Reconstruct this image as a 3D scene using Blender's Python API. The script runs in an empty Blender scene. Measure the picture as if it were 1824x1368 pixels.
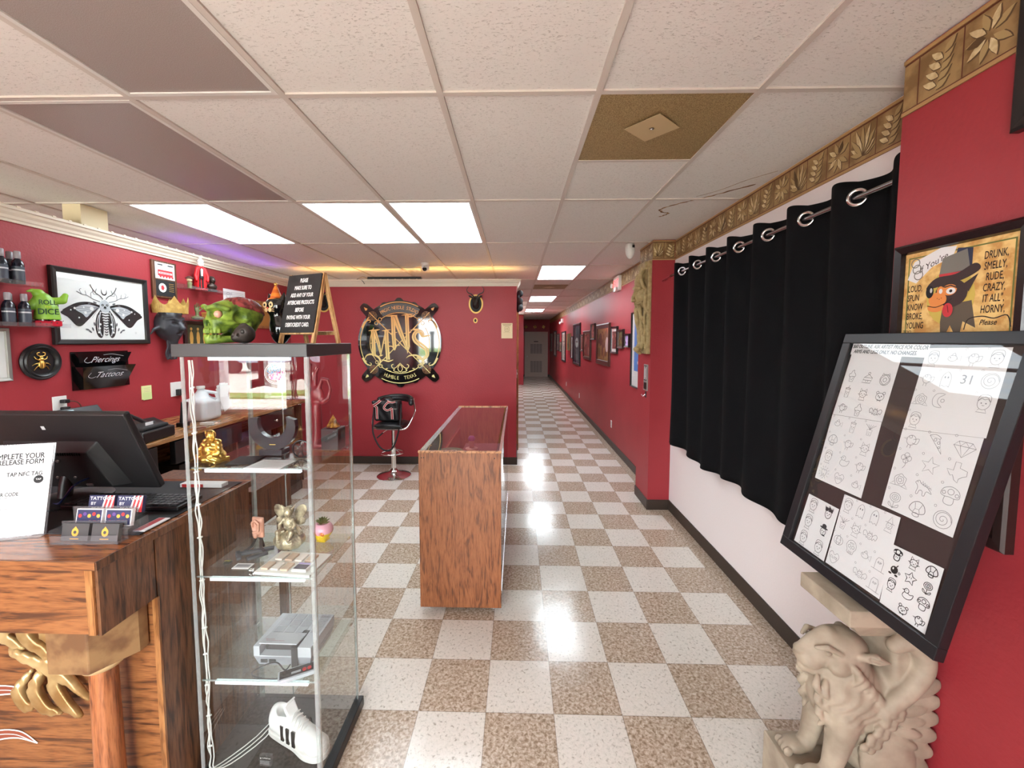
import bpy, bmesh, math, random
import numpy as np
from mathutils import Vector, Matrix, Euler
import openvdb
random.seed(7)
SC = bpy.context.scene
COL = SC.collection
PI = math.pi
# ------------------------------------------------------------------ camera
def make_camera():
    pitch, yaw, roll = 0.0672, -0.0259, -0.0001
    cp, sp, cy, sy = math.cos(pitch), math.sin(pitch), math.cos(yaw), math.sin(yaw)
    f = Vector((sy*cp, cy*cp, -sp)); r = Vector((cy, -sy, 0)); u = r.cross(f)
    cd = bpy.data.cameras.new('camera'); cam = bpy.data.objects.new('camera', cd); COL.objects.link(cam)
    m = Matrix(((r.x, u.x, -f.x, -0.1652), (r.y, u.y, -f.y, -4.1783), (r.z, u.z, -f.z, 1.6693), (0, 0, 0, 1)))
    cam.matrix_world = m
    cd.sensor_fit = 'HORIZONTAL'; cd.sensor_width = 36; cd.lens = 733.434/1824*36
    cd.shift_x = (912-902.79)/1824; cd.shift_y = (655.55-684)/1824
    cd.clip_start = 0.02; cd.clip_end = 300
    SC.camera = cam
make_camera()
# ------------------------------------------------------------------ world, daylight, exposure
W = bpy.data.worlds.new('world'); SC.world = W; W.use_nodes = True
bg = W.node_tree.nodes['Background']; bg.inputs[0].default_value = (0.95, 0.97, 1.0, 1); bg.inputs[1].default_value = 7.5
SC.view_settings.view_transform = 'Standard'; SC.view_settings.look = 'None'
SC.cycles.transparent_max_bounces = 40
SC.view_settings.gamma = 1; SC.view_settings.use_curve_mapping = False
SC.view_settings.exposure = 1.45
FRONT = -5.3          # inner face of the storefront wall, behind the camera
CEIL = 2.618
OPEN = [(-5.6, -3.6, .95, 2.35), (-3.1, -2.35, .95, 2.35), (-2.2, -1.45, .95, 2.35), (-1.25, -.25, .12, 2.35)]
TROFFER_POWER = 4.5
sun = bpy.data.lights.new('sun', 'SUN'); sun.energy = 7; sun.angle = .02; sun.color = (1, .96, .9)
so = bpy.data.objects.new('sun', sun); COL.objects.link(so); so.rotation_euler = (math.radians(38), 0, math.radians(200))
for (x0, x1, z0, z1) in OPEN:   # portals: guide the sky's own light in through the glass
    l = bpy.data.lights.new('window_portal', 'AREA'); l.shape = 'RECTANGLE'; l.size = x1-x0; l.size_y = z1-z0
    l.cycles.is_portal = True
    lo = bpy.data.objects.new('window_portal', l); COL.objects.link(lo)
    lo.location = ((x0+x1)/2, FRONT-.2, (z0+z1)/2); lo.rotation_euler = (PI/2, 0, 0)

# ------------------------------------------------------------------ materials
def s2l(c): return tuple(((v/255)/12.92 if v/255 <= .04045 else ((v/255+.055)/1.055)**2.4) for v in c)
MATS = {}
def mat(name, color=(.5, .5, .5), rough=.5, metal=0., spec=.5, bump=0., bscale=200., emit=None, estr=0., coat=0., sheen=0., alpha=None):
    if name in MATS: return MATS[name]
    m = bpy.data.materials.new(name); m.use_nodes = True; MATS[name] = m
    nt = m.node_tree; b = nt.nodes['Principled BSDF']
    b.inputs['Base Color'].default_value = (*color, 1); b.inputs['Roughness'].default_value = rough
    b.inputs['Metallic'].default_value = metal; b.inputs['Specular IOR Level'].default_value = spec
    b.inputs['Coat Weight'].default_value = coat; b.inputs['Sheen Weight'].default_value = sheen
    if emit: b.inputs['Emission Color'].default_value = (*emit, 1); b.inputs['Emission Strength'].default_value = estr
    # every surface gets at least a faint procedural mottling
    tc = nt.nodes.new('ShaderNodeTexCoord'); n = nt.nodes.new('ShaderNodeTexNoise'); n.inputs['Scale'].default_value = bscale; n.inputs['Detail'].default_value = 3
    nt.links.new(tc.outputs['Object'], n.inputs['Vector'])
    if bump:
        bp = nt.nodes.new('ShaderNodeBump'); bp.inputs['Strength'].default_value = min(1, bump); bp.inputs['Distance'].default_value = .002*max(1, bump)
        nt.links.new(n.outputs['Fac'], bp.inputs['Height']); nt.links.new(bp.outputs['Normal'], b.inputs['Normal'])
    else:
        mr = nt.nodes.new('ShaderNodeMapRange'); mr.inputs['To Min'].default_value = max(0, rough-.03); mr.inputs['To Max'].default_value = min(1, rough+.03)
        nt.links.new(n.outputs['Fac'], mr.inputs['Value']); nt.links.new(mr.outputs[0], b.inputs['Roughness'])
    return m
def S(name, rgb, rough=.5, **k): return mat(name, s2l(rgb), rough, **k)
def mixmat(name, c1, c2, scale, rough=.5, stretch=(1, 1, 1), detail=4, lo=.4, hi=.6, bump=0., bdist=.002, metal=0., spec=.5, distort=0.):
    """two colours mixed by noise"""
    if name in MATS: return MATS[name]
    m = bpy.data.materials.new(name); m.use_nodes = True; MATS[name] = m
    nt = m.node_tree; b = nt.nodes['Principled BSDF']; N = nt.nodes; L = nt.links
    tc = N.new('ShaderNodeTexCoord'); mp = N.new('ShaderNodeMapping'); mp.inputs['Scale'].default_value = stretch
    n = N.new('ShaderNodeTexNoise'); n.inputs['Scale'].default_value = scale; n.inputs['Detail'].default_value = detail; n.inputs['Distortion'].default_value = distort
    cr = N.new('ShaderNodeValToRGB'); e = cr.color_ramp.elements; e[0].position = lo; e[1].position = hi
    e[0].color = (*s2l(c1), 1); e[1].color = (*s2l(c2), 1)
    L.new(tc.outputs['Object'], mp.inputs[0]); L.new(mp.outputs[0], n.inputs['Vector']); L.new(n.outputs['Fac'], cr.inputs[0]); L.new(cr.outputs[0], b.inputs['Base Color'])
    b.inputs['Roughness'].default_value = rough; b.inputs['Metallic'].default_value = metal; b.inputs['Specular IOR Level'].default_value = spec
    if bump:
        bp = N.new('ShaderNodeBump'); bp.inputs['Strength'].default_value = bump; bp.inputs['Distance'].default_value = bdist
        L.new(n.outputs['Fac'], bp.inputs['Height']); L.new(bp.outputs[0], b.inputs['Normal'])
    return m
def wood(name, dark, mid, light, grain='X', rough=.35, scale=1., coat=.15):
    if name in MATS: return MATS[name]
    m = bpy.data.materials.new(name); m.use_nodes = True; MATS[name] = m
    nt = m.node_tree; b = nt.nodes['Principled BSDF']; N = nt.nodes; L = nt.links
    tc = N.new('ShaderNodeTexCoord'); mp = N.new('ShaderNodeMapping')
    long_, short = 2.2*scale, 16*scale
    mp.inputs['Scale'].default_value = {'X': (long_, short, short), 'Y': (short, long_, short), 'Z': (short, short, long_)}[grain]
    L.new(tc.outputs['Object'], mp.inputs[0])
    n = N.new('ShaderNodeTexNoise'); n.inputs['Scale'].default_value = 1.0; n.inputs['Detail'].default_value = 3; n.inputs['Roughness'].default_value = .5; n.inputs['Distortion'].default_value = .7
    L.new(mp.outputs[0], n.inputs['Vector'])
    mu = N.new('ShaderNodeMath'); mu.operation = 'MULTIPLY'; mu.inputs[1].default_value = 6.0; L.new(n.outputs['Fac'], mu.inputs[0])
    fr = N.new('ShaderNodeMath'); fr.operation = 'PINGPONG'; fr.inputs[1].default_value = .5; L.new(mu.outputs[0], fr.inputs[0])
    mp3 = N.new('ShaderNodeMapping'); a_, b_ = 5*scale, 62*scale
    mp3.inputs['Scale'].default_value = {'X': (a_, b_, b_), 'Y': (b_, a_, b_), 'Z': (b_, b_, a_)}[grain]; L.new(tc.outputs['Object'], mp3.inputs[0])
    n3 = N.new('ShaderNodeTexNoise'); n3.inputs['Scale'].default_value = 1.0; n3.inputs['Detail'].default_value = 4; n3.inputs['Roughness'].default_value = .6; n3.inputs['Distortion'].default_value = .5; L.new(mp3.outputs[0], n3.inputs['Vector'])
    ad = N.new('ShaderNodeMath'); ad.operation = 'MULTIPLY_ADD'; L.new(fr.outputs[0], ad.inputs[0]); ad.inputs[1].default_value = .42; L.new(n3.outputs['Fac'], ad.inputs[2])
    cr = N.new('ShaderNodeValToRGB'); e = cr.color_ramp.elements
    e[0].position = .44; e[0].color = (*s2l(dark), 1); e[1].position = .74; e[1].color = (*s2l(light), 1)
    k = e.new(.56); k.color = (*s2l(mid), 1)
    L.new(ad.outputs[0], cr.inputs[0])
    # fine pores
    mp2 = N.new('ShaderNodeMapping'); mp2.inputs['Scale'].default_value = {'X': (20, 300, 300), 'Y': (300, 20, 300), 'Z': (300, 300, 20)}[grain]
    L.new(tc.outputs['Object'], mp2.inputs[0])
    n2 = N.new('ShaderNodeTexNoise'); n2.inputs['Scale'].default_value = 1; n2.inputs['Detail'].default_value = 2; L.new(mp2.outputs[0], n2.inputs['Vector'])
    cr2 = N.new('ShaderNodeValToRGB'); e2 = cr2.color_ramp.elements; e2[0].position = .33; e2[0].color = (.6, .55, .5, 1); e2[1].position = .5; e2[1].color = (1, 1, 1, 1)
    L.new(n2.outputs['Fac'], cr2.inputs[0])
    mx = N.new('ShaderNodeMix'); mx.data_type = 'RGBA'; mx.blend_type = 'MULTIPLY'; mx.inputs[0].default_value = .8
    L.new(cr.outputs[0], mx.inputs[6]); L.new(cr2.outputs[0], mx.inputs[7]); L.new(mx.outputs[2], b.inputs['Base Color'])
    b.inputs['Roughness'].default_value = rough; b.inputs['Coat Weight'].default_value = coat; b.inputs['Coat Roughness'].default_value = .2
    return m
def glass(name, tint=(1, 1, 1), rough=0., ior=1.5, boost=1.0, dirt=0.):
    """clear pane: transparent plus a fresnel reflection"""
    if name in MATS: return MATS[name]
    m = bpy.data.materials.new(name); m.use_nodes = True; MATS[name] = m
    nt = m.node_tree; N = nt.nodes; L = nt.links; N.clear()
    out = N.new('ShaderNodeOutputMaterial'); t = N.new('ShaderNodeBsdfTransparent'); t.inputs[0].default_value = (*tint, 1)
    g = N.new('ShaderNodeBsdfGlossy'); g.inputs['Roughness'].default_value = rough
    fr = N.new('ShaderNodeFresnel'); fr.inputs[0].default_value = ior
    mu = N.new('ShaderNodeMath'); mu.operation = 'MULTIPLY'; mu.inputs[1].default_value = boost; mu.use_clamp = True; L.new(fr.outputs[0], mu.inputs[0])
    gm = N.new('ShaderNodeNewGeometry'); bf = N.new('ShaderNodeMath'); bf.operation = 'SUBTRACT'; bf.inputs[0].default_value = 1.0; L.new(gm.outputs['Backfacing'], bf.inputs[1])
    m2 = N.new('ShaderNodeMath'); m2.operation = 'MULTIPLY'; L.new(mu.outputs[0], m2.inputs[0]); L.new(bf.outputs[0], m2.inputs[1]); mu = m2
    mx = N.new('ShaderNodeMixShader'); L.new(mu.outputs[0], mx.inputs[0]); L.new(t.outputs[0], mx.inputs[1]); L.new(g.outputs[0], mx.inputs[2])
    if dirt:
        d = N.new('ShaderNodeBsdfDiffuse'); mx2 = N.new('ShaderNodeMixShader'); mx2.inputs[0].default_value = dirt
        L.new(mx.outputs[0], mx2.inputs[1]); L.new(d.outputs[0], mx2.inputs[2]); mx = mx2
    L.new(mx.outputs[0], out.inputs[0]); return m

BLACK = S('black_plastic', (22, 21, 22), .4)
MATTE = S('black_matte', (28, 27, 28), .7)
GLOSS = S('black_gloss', (12, 12, 13), .12, coat=.5)
WHITE = S('white_plastic', (228, 226, 222), .45)
PAPER = S('paper', (232, 230, 230), .8)
INK = S('black_ink', (25, 25, 27), .7)
GREYINK = S('pencil_grey_ink', (150, 149, 152), .8)
CHROME = mat('chrome', (.78, .77, .76), .09, 1.)
STEEL = mat('brushed_steel', (.6, .6, .6), .3, 1.)
GOLD = mat('gold_metal', (.80, .50, .13), .34, 1.)
GOLDP = S('gold_paint', (214, 170, 90), .45, metal=.35)
CREAM = S('cream_paint', (232, 220, 200), .5)
GLASS = glass('clear_glass', (.985, .995, .99))
CGLASS = glass('case_glass', (.972, .986, .98), boost=2.0)
ACRYL = glass('clear_acrylic', (.93, .93, .95), boost=1.4, dirt=.05)

# ------------------------------------------------------------------ mesh building
class MB:
    def __init__(s): s.v = []; s.f = []; s.mi = []; s.mats = []; s.M = Matrix.Identity(4)
    def _m(s, m):
        if m not in s.mats: s.mats.append(m)
        return s.mats.index(m)
    def add(s, vs, fs, m):
        o = len(s.v); k = s._m(m)
        for p in vs: q = s.M @ Vector(p); s.v.append((q.x, q.y, q.z))
        for f in fs: s.f.append(tuple(i+o for i in f)); s.mi.append(k)
        return s
    def box(s, x0, x1, y0, y1, z0, z1, m):
        vs = [(x, y, z) for z in (z0, z1) for y in (y0, y1) for x in (x0, x1)]
        return s.add(vs, [(0, 2, 3, 1), (4, 5, 7, 6), (0, 1, 5, 4), (2, 6, 7, 3), (0, 4, 6, 2), (1, 3, 7, 5)], m)
    def bevbox(s, x0, x1, y0, y1, z0, z1, r, m, seg=2):
        bm = bmesh.new(); bmesh.ops.create_cube(bm, size=1)
        for v in bm.verts: v.co = Vector(((x0+x1)/2+v.co.x*(x1-x0), (y0+y1)/2+v.co.y*(y1-y0), (z0+z1)/2+v.co.z*(z1-z0)))
        bmesh.ops.bevel(bm, geom=list(bm.edges), offset=r, segments=seg, profile=.5, affect='EDGES')
        bm.verts.index_update(); s.add([v.co[:] for v in bm.verts], [[v.index for v in f.verts] for f in bm.faces], m); bm.free(); return s
    def lathe(s, prof, m, n=32, c=(0, 0, 0), cap=True):
        vs = []; fs = []; k = len(prof)
        for i in range(n):
            a = 2*PI*i/n
            for r, z in prof: vs.append((c[0]+r*math.cos(a), c[1]+r*math.sin(a), c[2]+z))
        for i in range(n):
            j = (i+1) % n
            for q in range(k-1): fs.append((i*k+q, j*k+q, j*k+q+1, i*k+q+1))
        if cap:
            if prof[0][0] > 1e-6: fs.append([i*k for i in range(n)][::-1])
            if prof[-1][0] > 1e-6: fs.append([i*k+k-1 for i in range(n)])
        return s.add(vs, fs, m)
    def tube(s, pts, r, m, n=8, closed=False):
        P = [Vector(p) for p in pts]; R = r if isinstance(r, (list, tuple)) else [r]*len(P)
        L = len(P); vs = []; fs = []; up = None
        for i in range(L):
            if closed: t = P[(i+1) % L]-P[i-1]
            else: t = P[min(i+1, L-1)]-P[max(i-1, 0)]
            t = t.normalized() if t.length > 1e-9 else Vector((0, 0, 1))
            if up is None: up = t.orthogonal().normalized()
            else:
                up = up-t*up.dot(t); up = up.normalized() if up.length > 1e-6 else t.orthogonal().normalized()
            b = t.cross(up)
            for k in range(n):
                a = 2*PI*k/n; vs.append(P[i]+(up*math.cos(a)+b*math.sin(a))*R[i])
        for i in range(L if closed else L-1):
            j = (i+1) % L
            for k in range(n):
                q = (k+1) % n; fs.append((i*n+k, i*n+q, j*n+q, j*n+k))
        if not closed: fs.append(list(range(n))[::-1]); fs.append([(L-1)*n+k for k in range(n)])
        return s.add([v[:] for v in vs], fs, m)
    def cyl(s, a, b, r, m, n=20, r2=None): return s.tube([a, b], [r, r if r2 is None else r2], m, n)
    def prism(s, pts, z0, z1, m):
        n = len(pts); vs = [(x, y, z0) for x, y in pts]+[(x, y, z1) for x, y in pts]
        return s.add(vs, [list(range(n))[::-1], [i+n for i in range(n)]]+[(i, (i+1) % n, (i+1) % n+n, i+n) for i in range(n)], m)
    def _z(s, z):
        s.k = getattr(s, 'k', 0)+1; return z+6e-6*(s.k % 30)
    def flat(s, pts, z, m):
        z = s._z(z); return s.add([(x, y, z) for x, y in pts], [list(range(len(pts)))], m)
    def rect(s, x0, x1, y0, y1, z, m): return s.flat([(x0, y0), (x1, y0), (x1, y1), (x0, y1)], z, m)
    def disc(s, cx, cy, rx, z, m, ry=None, n=20, a0=0, rot=0):
        ry = rx if ry is None else ry; c, d = math.cos(rot), math.sin(rot)
        return s.flat([(cx+rx*math.cos(2*PI*i/n)*c-ry*math.sin(2*PI*i/n)*d, cy+rx*math.cos(2*PI*i/n)*d+ry*math.sin(2*PI*i/n)*c) for i in range(n)], z, m)
    def stroke(s, pts, w, z, m, closed=False):
        """flat ink line; w number or list"""
        z = s._z(z)
        P = [Vector(p) for p in pts]; n = len(P); Wd = w if isinstance(w, (list, tuple)) else [w]*n; vs = []; fs = []
        for i in range(n):
            t = (P[(i+1) % n]-P[i-1]) if closed else P[min(i+1, n-1)]-P[max(i-1, 0)]
            t = t.normalized() if t.length > 1e-9 else Vector((1, 0)); q = Vector((-t.y, t.x))*Wd[i]*.5
            vs += [(P[i].x+q.x, P[i].y+q.y, z), (P[i].x-q.x, P[i].y-q.y, z)]
        for i in range(n if closed else n-1):
            j = (i+1) % n; fs.append((2*i, 2*i+1, 2*j+1, 2*j))
        return s.add(vs, fs, m)
    def ring(s, cx, cy, r, w, z, m, a0=0, a1=360, n=40, ry=None):
        full = abs(a1-a0) >= 360; k = n if full else n+1; ry = ry or r
        return s.stroke([(cx+r*math.cos(math.radians(a0+(a1-a0)*i/n)), cy+ry*math.sin(math.radians(a0+(a1-a0)*i/n))) for i in range(k)], w, z, m, full)
    def text(s, t, x, y, h, z, m, align='CENTER', shear=0, bold=0, sx=1., rot=0, depth=0):
        vs, fs = textmesh(t, align, shear, bold, depth)
        M0 = s.M; s.M = M0 @ Matrix.Translation((x, y, z)) @ Matrix.Rotation(rot, 4, 'Z') @ Matrix.Diagonal((h*1.35*sx, h*1.35, h*1.35, 1))
        s.add(vs, fs, m); s.M = M0; return s
    def arctext(s, t, cx, cy, r, h, z, m, a0, a1, top=True, sx=1., bold=0):
        n = len(t)
        for i, ch in enumerate(t):
            if ch == ' ': continue
            a = math.radians(a0+(a1-a0)*(i+.5)/n)
            s.text(ch, cx+r*math.cos(a), cy+r*math.sin(a), h, z, m, rot=a-PI/2 if top else a+PI/2, sx=sx, bold=bold)
        return s
    def build(s, name, parent=None, smooth=None, bevel=0., loc=None, rot=None, sub=0, solid=0):
        me = bpy.data.meshes.new(name); me.from_pydata(s.v, [], s.f)
        for m in s.mats: me.materials.append(m)
        me.polygons.foreach_set('material_index', s.mi)
        if smooth is not None:
            me.polygons.foreach_set('use_smooth', [True]*len(me.polygons))
        me.update()
        o = bpy.data.objects.new(name, me); COL.objects.link(o)
        if smooth is not None and smooth < 180:
            bm = bmesh.new(); bm.from_mesh(me)
            for e in bm.edges:
                e.smooth = not (len(e.link_faces) == 2 and e.calc_face_angle(0) > math.radians(smooth))
            bm.to_mesh(me); bm.free()
        if parent: o.parent = parent
        if loc: o.location = loc
        if rot: o.rotation_euler = rot
        if bevel:
            b = o.modifiers.new('bevel', 'BEVEL'); b.width = bevel; b.segments = 2; b.limit_method = 'ANGLE'; b.angle_limit = math.radians(40)
        if solid:
            b = o.modifiers.new('solid', 'SOLIDIFY'); b.thickness = solid
        if sub:
            b = o.modifiers.new('sub', 'SUBSURF'); b.levels = sub; b.render_levels = sub
        return o
_T = {}
def textmesh(t, align, shear, bold, depth=0):
    k = (t, align, shear, bold, depth)
    if k not in _T:
        c = bpy.data.curves.new('txt', 'FONT'); c.body = t; c.size = 1; c.align_x = align; c.align_y = 'CENTER'; c.shear = shear; c.extrude = depth
        c.resolution_u = 3
        o = bpy.data.objects.new('txt', c); COL.objects.link(o); bpy.context.view_layer.update()
        me = o.to_mesh(); _T[k] = ([tuple(v.co) for v in me.vertices], [tuple(p.vertices) for p in me.polygons])
        if bold > 0:   # heavier face: shifted copies a hair above each other
            v0, f0 = _T[k]; V, F = [], []
            for i, (dx, dy) in enumerate(((-.6, 0), (.6, 0), (0, .5), (0, -.5))):
                F += [tuple(a+len(V) for a in f) for f in f0]; V += [(x+dx*bold, y+dy*bold, z+.0008*i) for x, y, z in v0]
            _T[k] = (V, F)
        o.to_mesh_clear(); bpy.data.objects.remove(o); bpy.data.curves.remove(c)
    return _T[k]
def thing(name, label, cat, loc=(0, 0, 0), rotz=0., group=None, rot=None):
    o = bpy.data.objects.new(name, None); COL.objects.link(o); o.location = loc; o.rotation_euler = rot or (0, 0, rotz)
    o.empty_display_size = .05
    o['label'] = label; o['category'] = cat
    if group: o['group'] = group
    return o
def tag(o, label, cat, group=None, kind=None):
    o['label'] = label; o['category'] = cat
    if group: o['group'] = group
    if kind: o['kind'] = kind
    return o
def struct(o, label=None):
    o['kind'] = 'structure'
    if label: o['label'] = label
    return o
def copy_tree(o, parent=None):
    c = o.copy(); COL.objects.link(c)
    if parent: c.parent = parent
    for ch in list(o.children): copy_tree(ch, c)
    return c
# plane frames: art drawn in local x (right), y (up), z (out of the surface)
def frame_on(origin, right, up):
    r = Vector(right).normalized(); u = Vector(up).normalized(); n = r.cross(u)
    return Matrix(((r.x, u.x, n.x, origin[0]), (r.y, u.y, n.y, origin[1]), (r.z, u.z, n.z, origin[2]), (0, 0, 0, 1)))
LEFTWALL = lambda y, z, x=-3.2: frame_on((x, y, z), (0, 1, 0), (0, 0, 1))       # faces +x
RIGHTWALL = lambda y, z, x=1.31: frame_on((x, y, z), (0, -1, 0), (0, 0, 1))     # faces -x
BACKWALL = lambda x, z, y=1.27: frame_on((x, y, z), (1, 0, 0), (0, 0, 1))       # faces -y
def place(o, M): o.matrix_world = M; return o
def bez(p0, p1, p2, p3, n=12):
    out = []
    for i in range(n+1):
        t = i/n; a = (1-t)**3; b = 3*(1-t)**2*t; c = 3*(1-t)*t*t; d = t**3
        out.append(tuple(a*p0[k]+b*p1[k]+c*p2[k]+d*p3[k] for k in range(len(p0))))
    return out
def spl(pts, n=6, closed=False):
    """catmull-rom through points"""
    P = [np.array(p, float) for p in pts]; L = len(P); out = []
    for i in range(L if closed else L-1):
        p0 = P[(i-1) % L] if closed or i > 0 else P[0]; p1 = P[i]; p2 = P[(i+1) % L]; p3 = P[(i+2) % L] if closed or i+2 < L else P[-1]
        for k in range(n):
            t = k/n; out.append(tuple(.5*((2*p1)+(-p0+p2)*t+(2*p0-5*p1+4*p2-p3)*t*t+(-p0+3*p1-3*p2+p3)*t**3)))
    if not closed: out.append(tuple(P[-1]))
    return out
# ------------------------------------------------------------------ signed distance sculpting
class SDF:
    def __init__(s, lo, hi, res):
        s.lo = np.array(lo, float); s.h = res; n = np.ceil((np.array(hi)-s.lo)/res).astype(int)+1
        s.X, s.Y, s.Z = np.meshgrid(*[s.lo[i]+res*np.arange(n[i], dtype=np.float32) for i in range(3)], indexing='ij')
        s.d = np.full(s.X.shape, 1e3, np.float32)
    def ell(s, c, r, rot=None):
        x, y, z = s.X-c[0], s.Y-c[1], s.Z-c[2]
        if rot:
            R = Euler(rot).to_matrix().transposed()
            x, y, z = (R[0][0]*x+R[0][1]*y+R[0][2]*z, R[1][0]*x+R[1][1]*y+R[1][2]*z, R[2][0]*x+R[2][1]*y+R[2][2]*z)
        k0 = np.sqrt((x/r[0])**2+(y/r[1])**2+(z/r[2])**2); k1 = np.sqrt((x/r[0]**2)**2+(y/r[1]**2)**2+(z/r[2]**2)**2)+1e-9
        return k0*(k0-1)/k1
    def cap(s, a, b, ra, rb=None):
        rb = ra if rb is None else rb; a = np.array(a, float); b = np.array(b, float); d = b-a; L = d@d+1e-12
        t = np.clip(((s.X-a[0])*d[0]+(s.Y-a[1])*d[1]+(s.Z-a[2])*d[2])/L, 0, 1)
        return np.sqrt((s.X-a[0]-t*d[0])**2+(s.Y-a[1]-t*d[1])**2+(s.Z-a[2]-t*d[2])**2)-(ra+(rb-ra)*t)
    def chain(s, pts, rs):
        d = None
        for i in range(len(pts)-1):
            e = s.cap(pts[i], pts[i+1], rs[i], rs[i+1]); d = e if d is None else np.minimum(d, e)
        return d
    def box(s, c, h, r=0., rot=None):
        x, y, z = s.X-c[0], s.Y-c[1], s.Z-c[2]
        if rot:
            R = Euler(rot).to_matrix().transposed()
            x, y, z = (R[0][0]*x+R[0][1]*y+R[0][2]*z, R[1][0]*x+R[1][1]*y+R[1][2]*z, R[2][0]*x+R[2][1]*y+R[2][2]*z)
        qx, qy, qz = np.abs(x)-h[0]+r, np.abs(y)-h[1]+r, np.abs(z)-h[2]+r
        return np.sqrt(np.maximum(qx, 0)**2+np.maximum(qy, 0)**2+np.maximum(qz, 0)**2)+np.minimum(np.maximum(qx, np.maximum(qy, qz)), 0)-r
    def add(s, d, k=0.):
        if k: h = np.clip(.5+.5*(s.d-d)/k, 0, 1); s.d = s.d*(1-h)+d*h-k*h*(1-h)
        else: s.d = np.minimum(s.d, d)
        return s
    def sub(s, d, k=0.):
        d = -d
        if k: h = np.clip(.5-.5*(s.d-d)/k, 0, 1); s.d = s.d*(1-h)+d*h+k*h*(1-h)
        else: s.d = np.maximum(s.d, d)
        return s
    def build(s, name, m, parent=None, M=None):
        # seal the border so the surface closes
        for ax in range(3):
            for e in (0, -1):
                sl = [slice(None)]*3; sl[ax] = e; s.d[tuple(sl)] = np.maximum(s.d[tuple(sl)], s.h*.6)
        g = openvdb.FloatGrid(s.h*3); g.background = s.h*3
        g.copyFromArray(np.clip(s.d, -3*s.h, 3*s.h).astype(np.float32))
        pts, tris, quads = g.convertToPolygons(isovalue=0., adaptivity=0.)
        v = pts*s.h+s.lo
        faces = [tuple(int(i) for i in q[::-1]) for q in quads]+[tuple(int(i) for i in t[::-1]) for t in tris]
        me = bpy.data.meshes.new(name); me.from_pydata([tuple(map(float, p)) for p in v], [], faces)
        me.materials.append(m); me.polygons.foreach_set('use_smooth', [True]*len(me.polygons)); me.update()
        bm = bmesh.new(); bm.from_mesh(me); bmesh.ops.recalc_face_normals(bm, faces=bm.faces); bm.to_mesh(me); bm.free()
        o = bpy.data.objects.new(name, me); COL.objects.link(o)
        if parent: o.parent = parent
        if M is not None: o.matrix_local = M
        return o
# ================================================================== the room shell
def red_mat():
    m = bpy.data.materials.new('red_wall_paint'); m.use_nodes = True; nt = m.node_tree; N = nt.nodes; L = nt.links; b = N['Principled BSDF']
    tc = N.new('ShaderNodeTexCoord'); n = N.new('ShaderNodeTexNoise'); n.inputs['Scale'].default_value = 60; n.inputs['Detail'].default_value = 4
    n3 = N.new('ShaderNodeTexNoise'); n3.inputs['Scale'].default_value = 2.5
    cr = N.new('ShaderNodeValToRGB'); e = cr.color_ramp.elements; e[0].color = (*s2l((152, 48, 54)), 1); e[1].color = (*s2l((168, 57, 64)), 1)
    L.new(tc.outputs['Object'], n.inputs['Vector']); L.new(tc.outputs['Object'], n3.inputs['Vector']); L.new(n3.outputs['Fac'], cr.inputs[0]); L.new(cr.outputs[0], b.inputs['Base Color'])
    bp = N.new('ShaderNodeBump'); bp.inputs['Strength'].default_value = .35; bp.inputs['Distance'].default_value = .004; L.new(n.outputs['Fac'], bp.inputs['Height']); L.new(bp.outputs[0], b.inputs['Normal'])
    b.inputs['Roughness'].default_value = .45; b.inputs['Specular IOR Level'].default_value = .32
    return m
RED = red_mat()
WALLWHITE = S('white_wall_paint', (238, 228, 226), .6, bump=.3, bscale=70)
BASEB = S('dark_brown_baseboard', (58, 46, 38), .45)
BEIGE = S('beige_back_room_paint', (214, 200, 176), .6)
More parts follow.
